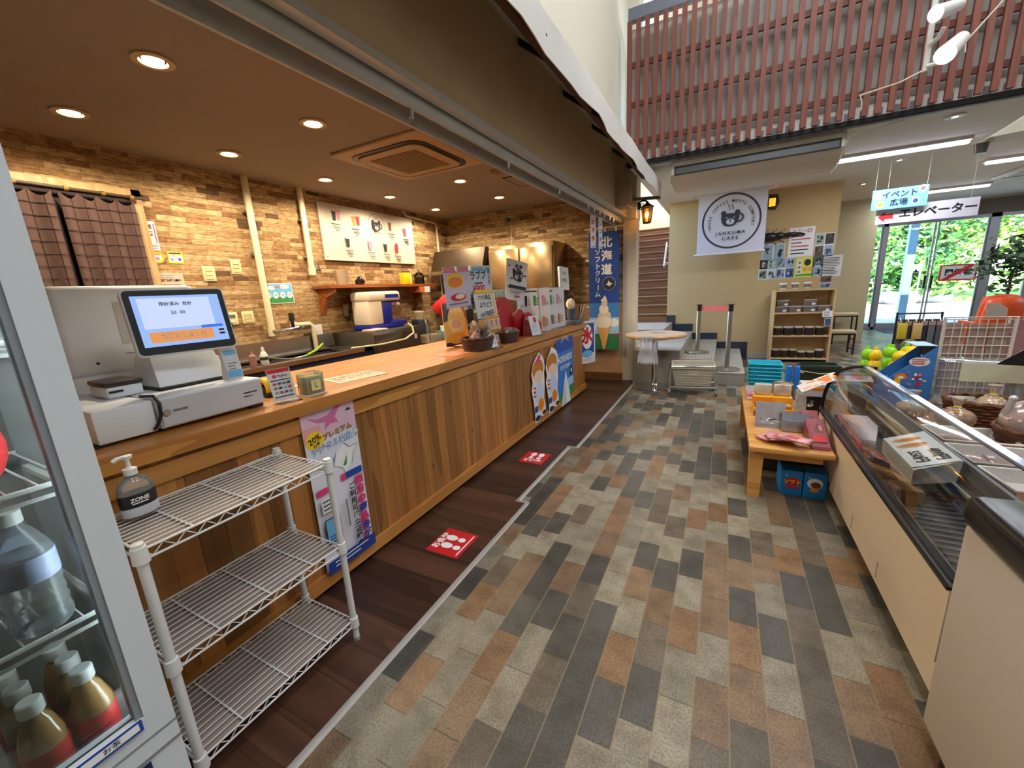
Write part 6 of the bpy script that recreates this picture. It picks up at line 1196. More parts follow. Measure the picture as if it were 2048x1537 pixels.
MB().prism(GP+[(.255, .778), (.27, .43), (.012, .43)], CY1-.010, CY1-.004, glassy('end_glass', 'dfe6e6', .06, .03), axis=1).build('end_glass', ca)
MB().tube([(x-.002, CY1-.006, z+.004) for x, z in GP]+[(.27, CY1-.006, .782), (.275, CY1-.006, .6)], .010, RUB, 8).build('end_frame', ca)
MB().box((.205, CY0, .772), (.235, CY1, .786), M('edge_highlight_trim', (196, 212, 236), .12, .6)).build('top_rail', ca)  # pale blue strip imitating the bright reflection along the glass shoulder
tb = thing('bread_price_box', 'white slanted sign box with bread pictures and prices inside the glass case', 'sign', (.80, 2.34, .45))
MB().box((-.03, -.10, 0), (.06, .12, .06), M('white_tub', (190, 188, 182), .5)).hexa([(-.052, -.19, .06), (.088, -.175, .09), (.088, .19, .09), (-.052, .175, .06), (-.055, -.20, .13), (.095, -.18, .185), (.095, .20, .185), (-.055, .18, .13)], M('white_foam_board', (206, 204, 200), .5)).build('box', tb)
s = Sheet(.155, .36, PAPER, t=.0005)
for y in (.115, .045): s.oval(-.01, y, .055, .026, M('bread_tan', (214, 170, 110), .5, var=.1)); s.oval(-.005, y, .045, .015, M('sausage_ink', (190, 110, 70), .5, var=0))
s.text('550円', -.03, -.085, .05, INK, rot=-math.pi/2, bold=.03); s.text('400円', .035, -.085, .05, INK, rot=-math.pi/2, bold=.03)
o = s.build('print', tb); o.matrix_basis = frame((.018, -.0, .161), (.94, 0, .345), (0, 1, .0))
cl = thing('case_clip_stand', 'grey upright divider with a black knob inside the glass case', 'divider', (.80, 2.62, .442)); MB().prism([(-.05, 0), (.06, 0), (.06, .10), (-.035, .19), (-.05, .19)], -.006, .006, M('dark_grey_panel', (88, 94, 92), .5), axis=1).build('panel', cl); MB().cyl((-.045, -.012, .165), (-.045, -.04, .165), .013, BLACK, n=14).build('knob', cl)
LIN = M('pink_lined_paper', (206, 178, 180), .6, var=.15, scale=12)
solo('lined_tray', MB().rbox((-.08, -.26, 0), (.08, .26, .05), LIN, .012).box((-.07, -.25, .05), (.07, .25, .054), M('pale_film', (214, 200, 200), .3)), 'pinkish lined tray at the far end inside the glass case', 'tray', (.79, 2.98, .443))
solo('brown_wrapped_box', MB().rbox((-.045, -.05, 0), (.045, .05, .06), M('brown_carton', (118, 92, 70), .6), .004), 'little brown box at the front of the glass case', 'box', (.735, 2.15, .444))
# near chest freezer with thick black bumper
cf_ = thing('chest_freezer', 'grey cream chest freezer with a thick black bumper at bottom right', 'freezer', (.61, 0, 0))
MB().rbox((0, -.6, .06), (.85, 1.405, .725), M('freezer_grey_cream', (190, 180, 172), .45, var=.02), .006).build('body', cf_)
MB().rbox((-.012, -.61, .725), (.12, 1.42, .815), RUB, .03, 3).rbox((.12, 1.29, .725), (.86, 1.42, .815), RUB, .03, 3).rbox((.74, -.61, .725), (.865, 1.29, .815), RUB, .03, 3).build('bumper', cf_)
MB().box((.12, -.6, .728), (.74, 1.29, .735), WELL).build('well_floor', cf_); MB().box((.12, -.6, .79), (.74, 1.29, .795), glassy('lid_glass', 'e8eeee', .07, .03)).build('glass_lid', cf_); MB().box((.10, -.58, .816), (.118, 1.35, .822), ALU).build('rail', cf_)
MB().cyl((.04, 1.3, .0), (.04, 1.3, .06), .03, BLACK, n=10).build('foot', cf_); MB().cyl((.8, 1.3, 0), (.8, 1.3, .06), .03, BLACK, n=10).build('foot', cf_)
# dark round hood standing on it
dh = thing('dark_round_cushion', 'dark rounded bundle lying on the freezer corner at the right edge', 'bundle', (.93, 1.36, .8155)); MB().ell((.06, 0, .03), (.13, .05, .04), RUB, 22, 9).build('body', dh); MB().tube([(-.07+.26*i/10, -.04, .012+.05*math.sin(math.pi*i/10)) for i in range(11)], .008, M('dark_piping', (58, 54, 60), .3), 6).build('piping', dh)
# rear shelf behind the case
rs = thing('rear_display_table', 'wooden display table behind the glass case, full of snacks', 'table', (1.32, 2.55, 0)); MB().rbox((-.37, -.98, .53), (.40, .95, .56), PINE, .006).build('tabletop', rs)
for x in (-.33, .36):
    for y in (-.93, .9): MB().box((x-.025, y-.025, 0), (x+.025, y+.025, .53), PINE).build('leg', rs)
def tray(x, y, rz, label, w=.26, d=.22):
    t = thing('white_tray', label, 'tray', (x, y, .561), rz, group='white trays on the rear table'); b = basket(w/2*.9, d/2*.88, w/2, d/2, .055, M('tray_white', (210, 202, 196), .4)); b.build('tray', t); MB().tube([(-w/2, -d/2, .055), (w/2, -d/2, .055), (w/2, d/2, .055), (-w/2, d/2, .055)], .005, WPL, 6, closed=True).build('rim', t); return t
tray(1.075, 2.60, .05, 'white tray with crimson and orange packs on the rear table'); tray(1.07, 2.33, .05, 'white tray with gingham packs just nearer on the rear table'); tray(1.08, 2.07, .05, 'white tray cut by the right edge on the rear table')
R = random.Random(11)
for i, (x, y, c, nm) in enumerate(((1.03, 2.63, M('crimson_pack', (170, 30, 70), .4, var=.2, scale=30), 'crimson snack pack in the farther white tray'), (1.12, 2.60, M('crimson_pack', (170, 30, 70), .4), 'second crimson snack pack at the right in the farther white tray'), (1.06, 2.55, M('orange_pack', (206, 140, 80), .4, var=.2, scale=30), 'orange snack pack in the farther white tray'))):
    p = thing('snack_pack', nm, 'snack pack', (x, y, .572)); MB().rbox((-.05, -.028, 0), (.05, .028, .022), c, .01).build('contents', p); MB().rbox((-.06, -.03, -.001), (.06, .03, .0245), FILM, .008).build('wrapper', p)
GING = M('gingham_pack', (176, 110, 126), .5, var=.4, scale=45)
for i in range(3):
    p = thing('snack_pack', 'pink gingham snack pack in the middle white tray, %s' % ('left', 'middle', 'right')[i], 'snack pack', (1.0+.07*i, 2.33+.01*i, .572)); MB().rbox((-.028, -.05, 0), (.028, .05, .026), GING, .01).build('contents', p); MB().rbox((-.031, -.056, -.001), (.031, .056, .0285), FILM, .008).build('wrapper', p)
DWICK = M('dark_wicker', (104, 62, 34), .7, var=.35, scale=80, bmp=.4)
WICK_OLD = WICK; WICK = DWICK
for x, y, rx, ry, h, lb in ((1.28, 3.02, .15, .13, .13, 'brown wicker basket in the back row behind the pink printed bag'), (1.52, 2.85, .15, .13, .13, 'brown wicker basket at the right edge in the back row'), (1.30, 2.62, .13, .13, .10, 'brown wicker basket holding the pink printed bag'), (1.32, 2.24, .13, .12, .10, 'brown wicker basket with pink flower bag, at the right edge')):
    wicker('snack_wicker_basket', lb, (x, y, .561), 0, rx, ry, h)
WICK = WICK_OLD
PKBAG = M('pink_printed_bag', (226, 186, 190), .4, var=.35, scale=45); CRM = M('cream_puffs', (226, 200, 146), .7, var=.3, scale=40, bmp=.6); CARM = M('caramel_puffs', (206, 150, 80), .7, var=.3, scale=40, bmp=.6)
def snackbag(x, y, z, rx, ry, rz, m, label, tiltx=0, tilty=0, neck=True, rot=0):
    t = thing('snack_bag', label, 'snack bag', (x, y, z), rot); t.rotation_euler = (tiltx, tilty, rot)
    R = random.Random(int(x*1000+y*77)); mb = MB(); mb.ell((0, 0, rz), (rx, ry, rz), m, 16, 10)
    for i in range(26): a = R.uniform(0, 6.28); b = R.uniform(-.9, .9); c = math.sqrt(1-b*b); mb.ell((rx*.92*c*math.cos(a), ry*.92*c*math.sin(a), rz+rz*.92*b), .014, m, 7, 5)
    mb.build('contents', t); f = MB().ell((0, 0, rz), (rx*1.12, ry*1.12, rz*1.06), FILM, 14, 9)
    if neck: f.lathe([(rx*.5, rz*1.85), (.012, rz*2.2), (.03, rz*2.2+.05)], FILM, n=10)
    f.build('cello_bag', t)
    if neck: MB().lathe([(.014, rz*2.17), (.017, rz*2.2), (.014, rz*2.23)], YEL, n=10).build('tie', t)
    return t
snackbag(1.12, 2.86, .565, .075, .06, .055, CARM, 'clear bag of caramel corn leaning by the blue stand box', rot=.3); snackbag(1.00, 3.03, .565, .07, .055, .05, CRM, 'clear bag of pale puffs at the foot of the blue stand box')
snackbag(1.30, 2.62, .60, .10, .05, .095, PKBAG, 'pink printed snack bag leaning in a brown basket', tiltx=-.5, neck=False); snackbag(1.44, 2.55, .60, .10, .05, .09, M('pink_bag_b', (222, 176, 188), .4, var=.3, scale=30), 'pink and white bag at the right edge above the pink flower', tiltx=-.5, neck=False)
snackbag(1.33, 2.24, .60, .08, .05, .07, M('pink_flower_bag', (236, 170, 180), .5, var=.3, scale=18), 'bright pink flower-like bag at the right edge', tiltx=-.6, neck=False); snackbag(1.30, 3.0, .60, .07, .06, .06, CRM, 'clear bag in the back wicker basket', rot=1); snackbag(1.53, 2.86, .60, .08, .05, .07, M('wafer_sticks', (222, 196, 150), .6, var=.2), 'bag of wafer sticks in the right wicker basket', tiltx=.3)
for i in range(4): R = random.Random(i+40); solo('wrapped_stick', MB().cyl((0, 0, 0), (.02+.02*i, -.02, .17), .011, M('foil_white', (206, 204, 206), .3, .3, var=.2), r2=.014, n=10).ell((.02+.02*i, -.02, .17), .016, M('foil_white', (206, 204, 206), .3, .3), 8, 6), 'white wrapped stick poking out of the brown basket, %s' % ('leftmost', 'second', 'third', 'rightmost')[i], 'candy stick', (1.20+.035*i, 2.68, .62), group='white wrapped sticks')
# blue stand box with a slanted side
bb_ = thing('blue_stand_box', 'blue cardboard stand box with a slanted side on the rear table', 'display box', (1.03, 3.30, .561)); BBX = M('stand_box_blue', (66, 130, 206), .5, var=.15, scale=16)
MB().prism([(-.13, 0), (.13, 0), (.13, .385), (-.13, .125)], -.004, 0, BBX, axis=1).build('side_panel', bb_); MB().prism([(-.13, 0), (.13, 0), (.13, .385), (-.13, .125)], .19, .194, BBX, axis=1).build('side_panel', bb_)
MB().box((.126, 0, 0), (.13, .19, .385), BBX).box((.03, 0, .381), (.13, .19, .385), M('stand_box_top', (150, 190, 230), .5)).box((-.13, 0, 0), (.126, .19, .006), BBX).box((-.13, 0, 0), (-.126, .19, .12), BBX).build('shell', bb_); MB().box((.11, .004, .01), (.125, .186, .375), DARK).build('lining', bb_)
s = Sheet(.01, .01, BBX, t=.0003, pts=[(-.13, .002), (.129, .002), (.129, .383), (-.13, .123)]); s.oval(.055, .285, .048, .028, WHITE); s.lines(.055, .297, .07, 3, .012, .006, RED, .2); s.oval(-.02, .19, .03, .02, ORG); s.oval(-.035, .15, .016, .035, YEL); s.oval(-.02, .185, .013, .01, WHITE); s.blobs(.05, .17, .10, .10, 14, [PINK, RED, WHITE], 3, .22); s.blobs(.0, .2, .2, .3, 8, [SKYB], 5, .06); o = s.build('print', bb_); o.matrix_basis = frame((0, -.0045, 0), (1, 0, 0), (0, 0, 1))
# toy bin with yellow and green squeaky figures
ls2 = thing('low_wooden_stand', 'low wooden stand hidden behind the far end of the glass case', 'stand', (1.0, 4.0, 0)); MB().rbox((-.34, -.52, .33), (.34, .5, .36), PINE, .006).build('tabletop', ls2)
for x in (-.3, .3):
    for y in (-.48, .45): MB().box((x-.03, y-.03, 0), (x+.03, y+.03, .33), PINE).build('leg', ls2)
tbn = thing('toy_bin', 'dark bin holding the yellow and green toy figures', 'bin', (1.07, 3.74, .361)); b = basket(.17, .09, .19, .11, .20, M('bin_dark', (52, 54, 58), .5)); b.build('bin', tbn); MB().tube([(-.19, -.11, .2), (.19, -.11, .2), (.19, .11, .2), (-.19, .11, .2)], .006, M('bin_dark', (52, 54, 58), .5), 6, closed=True).build('rim', tbn)
LIME = M('lime_toy', (140, 214, 30), .3, var=.05); YTOY = M('yellow_toy', (246, 206, 20), .3, var=.05)
def toy(x, y, h, m, label, tilt=0, r=.036):
    t = thing('squeaky_toy', label, 'toy', (x, y, .42), group='yellow and green squeaky toys'); t.rotation_euler = (0, tilt, 0)
    MB().ell((0, 0, h-.045), (r, r, .045), m).ell((0, 0, h-.12), (r*1.05, r*1.05, .055), m).lathe([(r*.6, h-.21), (r*.9, h-.18), (r*.7, h-.15)], m, n=16).cyl((0, 0, 0), (0, 0, h-.18), r*.4, m, n=10).build('body', t)
    MB().ell((0, 0, h+.002), (.014, .008, .016), m, 8, 6).build('crest', t)
for i, (x, y, h, m_, tl, lb) in enumerate(((.93, 3.68, .45, LIME, 0, 'lime green toy at the left end of the bin'), (.965, 3.645, .45, YTOY, 0, 'yellow toy standing right of the leftmost green one'), (1.05, 3.80, .45, LIME, .1, 'lime green toy in the back row'), (1.10, 3.81, .45, LIME, -.05, 'lime green toy in the back row, right of another green one'), (1.015, 3.655, .45, YTOY, .22, 'yellow toy leaning in the middle of the bin'), (1.075, 3.67, .48, YTOY, .2, 'big yellow toy leaning at the right end of the bin'), (1.16, 3.76, .46, LIME, 0, 'lime green toy at the right end of the back row'))): toy(x, y, h, m_, lb, tl, .036 if i not in (4, 5) else .046)
pl = thing('plush_toy', 'grey brown plush head sticking up behind the yellow toys', 'toy', (1.20, 3.86, .80)); MB().ell((0, 0, .06), (.05, .045, .055), M('grey_plush', (110, 106, 80), .9, var=.2, scale=40), 14, 9).cyl((.01, 0, -.44), (.01, 0, .02), .02, M('grey_plush', (110, 106, 80), .9)).build('head', pl); MB().ell((.03, -.03, .02), (.03, .025, .03), M('tan_plush', (190, 160, 110), .9), 10, 7).build('muzzle', pl)
# keychain racks
GRD = M('white_wire_grid', (214, 206, 196), .4, var=.02); CARDM = M('pinkish_card', (168, 142, 130), .7, var=.15, scale=30)
rk_ = thing('white_wire_rack', 'white wire grid rack with brown cards behind the snack table', 'rack', (1.69, 4.25, 0))
m = MB()
for i in range(9): m.cyl((-.18+.045*i, 0, .28), (-.18+.045*i, 0, 1.02), .003, GRD, n=6)
for j in range(12): m.cyl((-.18, 0, .30+.065*j), (.18, 0, .30+.065*j), .003, GRD, n=6)
m.tube([(-.19, 0, .28), (-.19, 0, 1.03), (.19, 0, 1.03), (.19, 0, .28)], .009, GRD, 8).build('grid', rk_)
m = MB(); m.tube([(-.19, 0, .0), (-.19, 0, .3)], .01, GRD, 8).tube([(.19, 0, 0), (.19, 0, .3)], .01, GRD, 8).build('post', rk_); MB().box((-.22, -.14, 0), (-.16, .14, .02), GRD).box((.16, -.14, 0), (.22, .14, .02), GRD).build('foot', rk_)
for i in range(3): MB().box((-.165+.115*i, .012, .42), (-.065+.115*i, .03, .98), CARDM).build('card_row', rk_)
MB().prism([(.02, 0), (.13, 0), (.13, .06), (.08, .10), (.02, .10)], -.004, .004, M('grey_tag_board', (170, 160, 146), .6), axis=1, X=Matrix.Translation((0, 0, 1.03))).build('header', rk_)
r2 = thing('strap_rack', 'dark rack crowded with hanging straps left of the white wire rack', 'rack', (1.45, 4.45, 0)); MB().cyl((-.17, 0, 0), (-.17, 0, 1.06), .008, BLACK, n=8).cyl((.10, 0, 0), (.10, 0, 1.06), .008, BLACK, n=8).cyl((-.17, 0, 1.05), (.10, 0, 1.05), .006, BLACK, n=8).build('frame', r2); MB().box((-.17, .02, .30), (.10, .03, 1.0), M('grid_panel_dark', (60, 58, 62), .6)).build('panel', r2); MB().box((-.2, -.15, 0), (.13, .15, .02), BLACK).build('base', r2)
SC_ = [M('strap_%d' % i, c, .6, var=.3, scale=60) for i, c in enumerate(((96, 98, 112), (70, 66, 70), (128, 112, 106), (48, 46, 52), (110, 120, 130)))]
wd_ = ('leftmost', 'second', 'third', 'fourth', 'fifth', 'rightmost')
for j in range(2):
    for i in range(6):
        st_ = thing('key_strap', 'dark printed strap pack on the strap rack, %s in the %s row' % (wd_[i], ('upper', 'lower')[j]), 'strap', (1.30+.048*i, 4.43, .70-.33*j), group='strap packs on the dark rack'); MB().box((-.019, -.008, 0), (.019, 0, .25), SC_[(i+2*j) % 5]).build('strap', st_); MB().box((-.02, -.009, .255), (.02, -.001, .29), CARDM).build('header_card', st_); MB().tube([(0, -.004, .29), (0, .01, .315), (0, .018, .31)], .003, STEEL, 6).build('hook', st_)
for i, (x, c) in enumerate(((1.31, M('mustard_pouch', (206, 186, 50), .6)), (1.40, M('tan_pouch', (206, 176, 110), .6)))): solo('hanging_pouch', MB().rbox((-.03, -.02, 0), (.03, .0, .13), c, .008).cyl((0, -.01, .13), (0, -.01, .19), .003, BLACK, n=6), ('mustard yellow pouch hanging on the strap rack', 'tan pouch hanging on the strap rack')[i], 'pouch', (x, 4.41, .845))
r3 = thing('pink_card_rack', 'narrow rack of pinkish cards right of the white wire rack', 'rack', (1.98, 4.35, 0)); MB().box((-.09, 0, .3), (.09, .02, 1.0), M('rose_card', (170, 120, 124), .6, var=.2, scale=20)).build('cards', r3); MB().tube([(-.1, -.01, 0), (-.1, -.01, 1.02), (.1, -.01, 1.02), (.1, -.01, 0)], .007, GRD, 8).build('frame', r3); MB().box((-.12, -.12, 0), (.12, .12, .015), GRD).build('base', r3)
cb_ = thing('clear_acrylic_box', 'clear acrylic box with a cream card standing behind the wicker baskets', 'box', (1.36, 3.32, .561)); MB().rbox((-.17, -.10, 0), (.17, .10, .30), glassy('acrylic_clear', 'eef0f2', .08, .04, .10, 'dfe2e8'), .004).build('box', cb_); MB().box((-.12, -.108, .19), (.15, -.103, .30), M('cream_card', (222, 218, 190), .6, var=.08)).build('card', cb_); MB().lathe([(.02, .0), (.028, .05), (.012, .08), (.018, .11), (0, .13)], glassy('glass_knob', 'e8ecf0', .1, .03, .15, 'e0e4ea'), (.05, -.15, 0), 16).build('figure', cb_)
bs_ = thing('black_sign_board', 'black angled sign board with a white mark at the right edge', 'sign', (1.44, 3.0, .561)); MB().cyl((0, .02, 0), (0, .02, .36), .008, BLACK, n=8).lathe([(.06, 0), (.06, .008), (0, .01)], BLACK, (0, .02, 0), 16).build('stand', bs_)
s = Sheet(.3, .2, BLACK, t=.006, pts=[(-.17, -.07), (.20, -.09), (.20, .16), (.04, .12)]); s.ring(.12, .01, .016, .03, WHITE, 20); o = s.build('board', bs_); o.matrix_basis = onY(.02, .005, .40)
wb_ = thing('white_wire_shelf_sign', 'white strip sign fixed before the blue box foot', 'sign', (1.19, 3.06, .561)); MB().box((-.06, 0, .10), (.07, .006, .135), WPL).box((-.05, -.001, .108), (.0, -.0002, .126), BLUE).build('strip', wb_); MB().box((-.05, 0, 0), (.06, .01, .10), M('dark_box', (44, 50, 56), .5)).build('holder', wb_)
# ---- low pine table with sweets
tl = thing('low_pine_table', 'low golden pine table of sweets beside the glass case', 'table', (.42, 3.62, 0)); PT = wood('light_pine_top', (216, 164, 96), (186, 128, 62), axis=0, rough=.4, ring=5)
MB().rbox((-.225, -.82, .325), (.215, .85, .36), PT, .006).build('tabletop', tl); MB().box((-.17, -.76, .27), (.17, -.735, .325), PT).box((-.185, -.74, .27), (-.165, .78, .325), PT).build('apron', tl)
for x, y in ((-.18, -.75), (-.18, .78), (.18, -.30), (.18, .78)): MB().hexa([(x-.033, y-.033, 0), (x+.033, y-.033, 0), (x+.033, y+.033, 0), (x-.033, y+.033, 0), (x-.04, y-.04, .325), (x+.04, y-.04, .325), (x+.04, y+.04, .325), (x-.04, y+.04, .325)], PT).build('leg', tl)
TZ = .361
for i in range(8):
    p = thing('flat_candy_pack', 'pink and white candy pack in the fanned heap at the table front', 'candy pack', (.33+.018*i-.02*(i % 3), 3.03-.026*i+.02*(i % 2), TZ+.008*i), 1.2-.25*i, group='fanned candy packs'); MB().rbox((-.085, -.05, 0), (.085, .05, .0075), M('candy_pink_white', (224, 150, 156), .35, var=.45, scale=30), .004).build('pack', p)
    s = Sheet(.07, .05, M('candy_red_print', (206, 60, 60), .4, var=.3, scale=40), t=.0003); o = s.build('print', p); o.matrix_basis = onZ(-.01, 0, .0085)
for i in range(2):
    p = thing('long_red_bag', 'long red snack bag sloping by the case front, %s of the two' % ('nearer', 'farther')[i], 'snack bag', (.575, 2.90+.20*i, TZ), .06); MB().hexa([(-.05, -.04, 0), (.045, -.04, 0), (.045, .20, 0), (-.05, .20, 0), (-.05, -.03, .02), (.045, -.03, .02), (.045, .19, .13), (-.05, .19, .13)], M('deep_red_foil', (150, 58, 66), .4, var=.4, scale=22)).build('bag', p)
    s = Sheet(.075, .17, M('deep_red_foil', (150, 58, 66), .4), t=.0003); s.rect(0, -.055, .065, .05, RED); s.blobs(0, .03, .06, .1, 6, [BRN, M('plum_ink', (96, 40, 50), .5), M('rose_ink', (206, 120, 126), .5)], i, .5); o = s.build('print', p); o.matrix_basis = frame((-.003, .075, .0775), (1, 0, 0), (0, 1, .5))
mbx = thing('silver_tin_box', 'open silver and clear box with a dark lid on the sweets table', 'box', (.475, 3.24, TZ)); MB().rbox((-.075, -.08, 0), (.075, .08, .085), M('silver_clear', (160, 164, 176), .25, .5, var=.2, scale=40), .006).build('body', mbx); MB().hexa([(-.077, -.07, .086), (.077, -.07, .086), (.077, .085, .086), (-.077, .085, .086), (-.077, -.03, .125), (.077, -.03, .125), (.077, .085, .095), (-.077, .085, .095)], M('lid_dark_violet', (54, 50, 66), .3)).build('lid', mbx)
spc = thing('silver_pouch', 'standing silver snack pouch with white marks on the sweets table', 'pouch', (.335, 3.25, TZ)); MB().hexa([(-.085, -.03, 0), (.085, -.03, 0), (.085, .03, 0), (-.085, .03, 0), (-.09, .035, .17), (.09, .035, .17), (.09, .045, .17), (-.09, .045, .17)], M('silver_foil', (176, 170, 172), .3, .6, var=.15, scale=18)).build('pouch', spc); s = Sheet(.14, .05, M('silver_foil', (176, 170, 172), .3, .6), t=.0002); s.blobs(0, 0, .14, .045, 10, [WHITE, INK, WHITE], 3, .22); o = s.build('print', spc); o.matrix_basis = frame((0, -.0145, .045), (1, 0, 0), (0, .42, 1))
# tiered yellow candy display
ytd = thing('yellow_candy_tier', 'yellow two-step carton of small candies on the sweets table', 'carton', (.38, 3.62, TZ)); YC = M('yellow_orange_carton', (240, 170, 40), .5, var=.08)
MB().box((-.13, -.13, 0), (.13, -.01, .06), YC).box((-.13, -.01, 0), (.13, .12, .125), YC).build('steps', ytd); MB().box((-.128, -.1325, .005), (.128, -.1305, .04), M('candy_front_print', (150, 60, 70), .5, var=.5, scale=40)).box((-.13, -.013, .08), (.0, -.011, .12), M('orange_front', (240, 150, 30), .5)).build('front_print', ytd)
for i in range(2): pk = MB().rbox((-.06, -.035, 0), (.06, .035, .03), (M('candy_red', (212, 40, 50), .3, var=.3, scale=30), M('candy_striped', (226, 170, 110), .4, var=.45, scale=50))[i], .012); solo('candy_packet', pk, ('red candy packet lying on the lower step of the yellow carton', 'striped candy packet lying right of the red one on the yellow carton')[i], 'candy packet', (.315+.125*i, 3.55, TZ+.061))
for i in range(2): solo('picture_packet', MB().rbox((-.06, -.02, 0), (.06, .02, .09), (M('cream_packet', (206, 198, 178), .4, var=.2, scale=20), M('white_orange_packet', (216, 196, 186), .4, var=.45, scale=16))[i], .012), ('cream packet standing on the upper step of the yellow carton', 'white and orange packet standing on the upper step of the yellow carton')[i], 'packet', (.315+.13*i, 3.68, TZ+.126))
tp_ = thing('tall_white_pack', 'tall whitish patterned packet standing beside the black carton', 'packet', (.545, 3.50, TZ)); MB().hexa([(-.035, -.02, 0), (.035, -.02, 0), (.035, .02, 0), (-.035, .02, 0), (-.032, .02, .22), (.032, .02, .22), (.032, .03, .22), (-.032, .03, .22)], M('white_pattern', (196, 190, 184), .4, var=.35, scale=30)).build('pack', tp_); MB().cyl((0, -.0165, .04), (0, -.0145, .045), .018, M('maroon_dot', (110, 50, 50), .5), n=14).build('badge', tp_)
bkx = thing('black_candy_carton', 'black carton with yellow and orange printing near the case end', 'carton', (.60, 3.66, TZ), 0); MB().box((-.03, -.06, 0), (.06, .09, .15), M('carton_black', (24, 22, 26), .35)).box((.06, -.06, 0), (.10, .09, .15), M('carton_black', (24, 22, 26), .35)).build('carton', bkx)
s = Sheet(.01, .01, M('carton_black', (24, 22, 26), .35), t=.0003, pts=[(-.049, .002), (.079, .002), (.079, .148), (-.049, .148)]); s.blobs(.0, .095, .06, .06, 8, [GREYI, WHITE, YEL], 2, .5); s.rect(.015, .03, .075, .025, ORG); s.rect(.015, .03, .06, .008, YEL); o = s.build('print', bkx); o.matrix_basis = onY(.02, -.0605, 0)
wbx = thing('white_open_box', 'white box with an orange stripe on top of the black carton', 'box', (.62, 3.675, TZ+.151)); MB().box((-.06, -.07, 0), (.10, .08, .09), M('box_grey_white', (196, 194, 194), .5)).build('box', wbx); MB().box((-.01, -.072, .05), (.095, -.0702, .07), ORG).build('stripe', wbx)
fly = MB(); PR = M('flyer_white', (216, 210, 206), .4, var=.03)
A = [PY(1593, 772, 3.40), PY(1665, 745, 3.46), PY(1738, 747, 3.46), PY(1748, 764, 3.36), PY(1667, 762, 3.36), PY(1604, 785, 3.32)]
fly.add([tuple(p) for p in A]+[tuple(p+Vector((0, 0, -.002))) for p in A], [(0, 1, 4, 5), (1, 2, 3, 4), (6, 11, 10, 7), (7, 10, 9, 8), (0, 5, 11, 6), (0, 6, 7, 1), (1, 7, 8, 2), (2, 8, 9, 3), (3, 9, 10, 4), (4, 10, 11, 5)], PR)
for u0, u1, v0, v1, c in ((.25, .5, .1, .5, ORG), (.55, .9, .15, .6, ORG), (.6, .95, .55, .9, M('salmon_print', (226, 130, 80), .5)), (.1, .35, .6, .85, M('tan_print', (214, 176, 140), .5)), (.4, .55, .6, .9, M('tan_print', (214, 176, 140), .5))):
    B = lambda u, v: (A[0].lerp(A[1], u)).lerp(A[5].lerp(A[4], u), v)+Vector((0, -.0003, .0009))
    fly.add([tuple(B(u0, v0)), tuple(B(u1, v0)), tuple(B(u1, v1)), tuple(B(u0, v1))], [(0, 1, 2, 3)], c)
for u0, u1, c in ((.0, .3, ORG), (.45, .8, PINK)):
    B = lambda u, v: (A[1].lerp(A[2], u)).lerp(A[4].lerp(A[3], u), v)+Vector((0, -.0003, .0009))
    fly.add([tuple(B(u0, .2)), tuple(B(u1, .2)), tuple(B(u1, .8)), tuple(B(u0, .8))], [(0, 1, 2, 3)], c)
solo('bread_flyer', fly, 'laminated flyer of orange bread pictures draped over the case end', 'flyer')
gt = thing('dark_green_planter', 'dark green trough with a cord and clothes pegs behind the flyer', 'trough', (.76, 4.28, TZ)); DG = M('dark_green_plastic', (34, 52, 40), .5, var=.1); b = basket(.12, .08, .14, .10, .28, DG); b.build('trough', gt); MB().rbox((-.145, -.105, .245), (.145, -.095, .285), DG, .004).build('rim', gt); MB().tube([(-.16, -.11, .24), (0, -.112, .215), (.16, -.11, .23)], .003, M('rope', (214, 206, 188), .8), 6).build('cord', gt)
for x, a in ((-.15, .5), (.14, -.4)): mm = MB(); mm.X = Matrix.Translation((x, -.115, .235)) @ Matrix.Rotation(a, 4, 'Y'); mm.rbox((-.04, -.006, -.007), (.04, .006, .007), M('peg_wood', (206, 170, 120), .6), .003); mm.build('clothes_peg', gt)
TEALM = M('teal_plastic', (20, 176, 206), .4, var=.06)
for i in range(6):
    b = thing('teal_basket', 'teal plastic basket in the nested stack by the blue figures, %s from the top' % ('first', 'second', 'third', 'fourth', 'fifth', 'sixth')[5-i], 'basket', (.37, 4.33, TZ+.034*i), group='nested teal baskets'); m = basket(.095, .08, .125, .105, .10, TEALM); m.build('body', b); MB().tube([(-.13, -.11, .10), (.13, -.11, .10), (.13, .11, .10), (-.13, .11, .10)], .007, TEALM, 6, closed=True).build('rim', b)
pbx = thing('pink_white_box', 'white tray box with magenta lettering at the table far left', 'box', (.335, 4.06, TZ)); b = basket(.11, .10, .115, .105, .085, M('lilac_white', (206, 198, 206), .5)); b.build('tray', pbx); MB().box((-.11, -.108, .01), (.11, -.1065, .075), M('pale_pink_front', (226, 206, 216), .5)).build('front', pbx); s = Sheet(.01, .01, M('pale_pink_front', (226, 206, 216), .5), t=.0003, pts=[(-.109, .012), (.109, .012), (.109, .074), (-.109, .074)]); s.text('GETプレゼント', 0, .045, .032, M('magenta_ink', (220, 60, 120), .5, var=0), bold=.05); o = s.build('print', pbx); o.matrix_basis = onY(0, -.1083, 0)
solo('watermelon_toy', MB().ell((0, 0, .045), (.05, .04, .045), M('coral_plastic', (226, 110, 110), .4, var=.1)), 'coral pink ball toy in the white tray box', 'toy', (.36, 4.06, TZ+.008)); solo('white_toy_pack', MB().rbox((-.03, -.03, 0), (.03, .03, .10), M('grey_white_pack', (190, 190, 190), .4, var=.2), .008), 'grey white packet in the white tray box', 'packet', (.40, 4.12, TZ+.008))
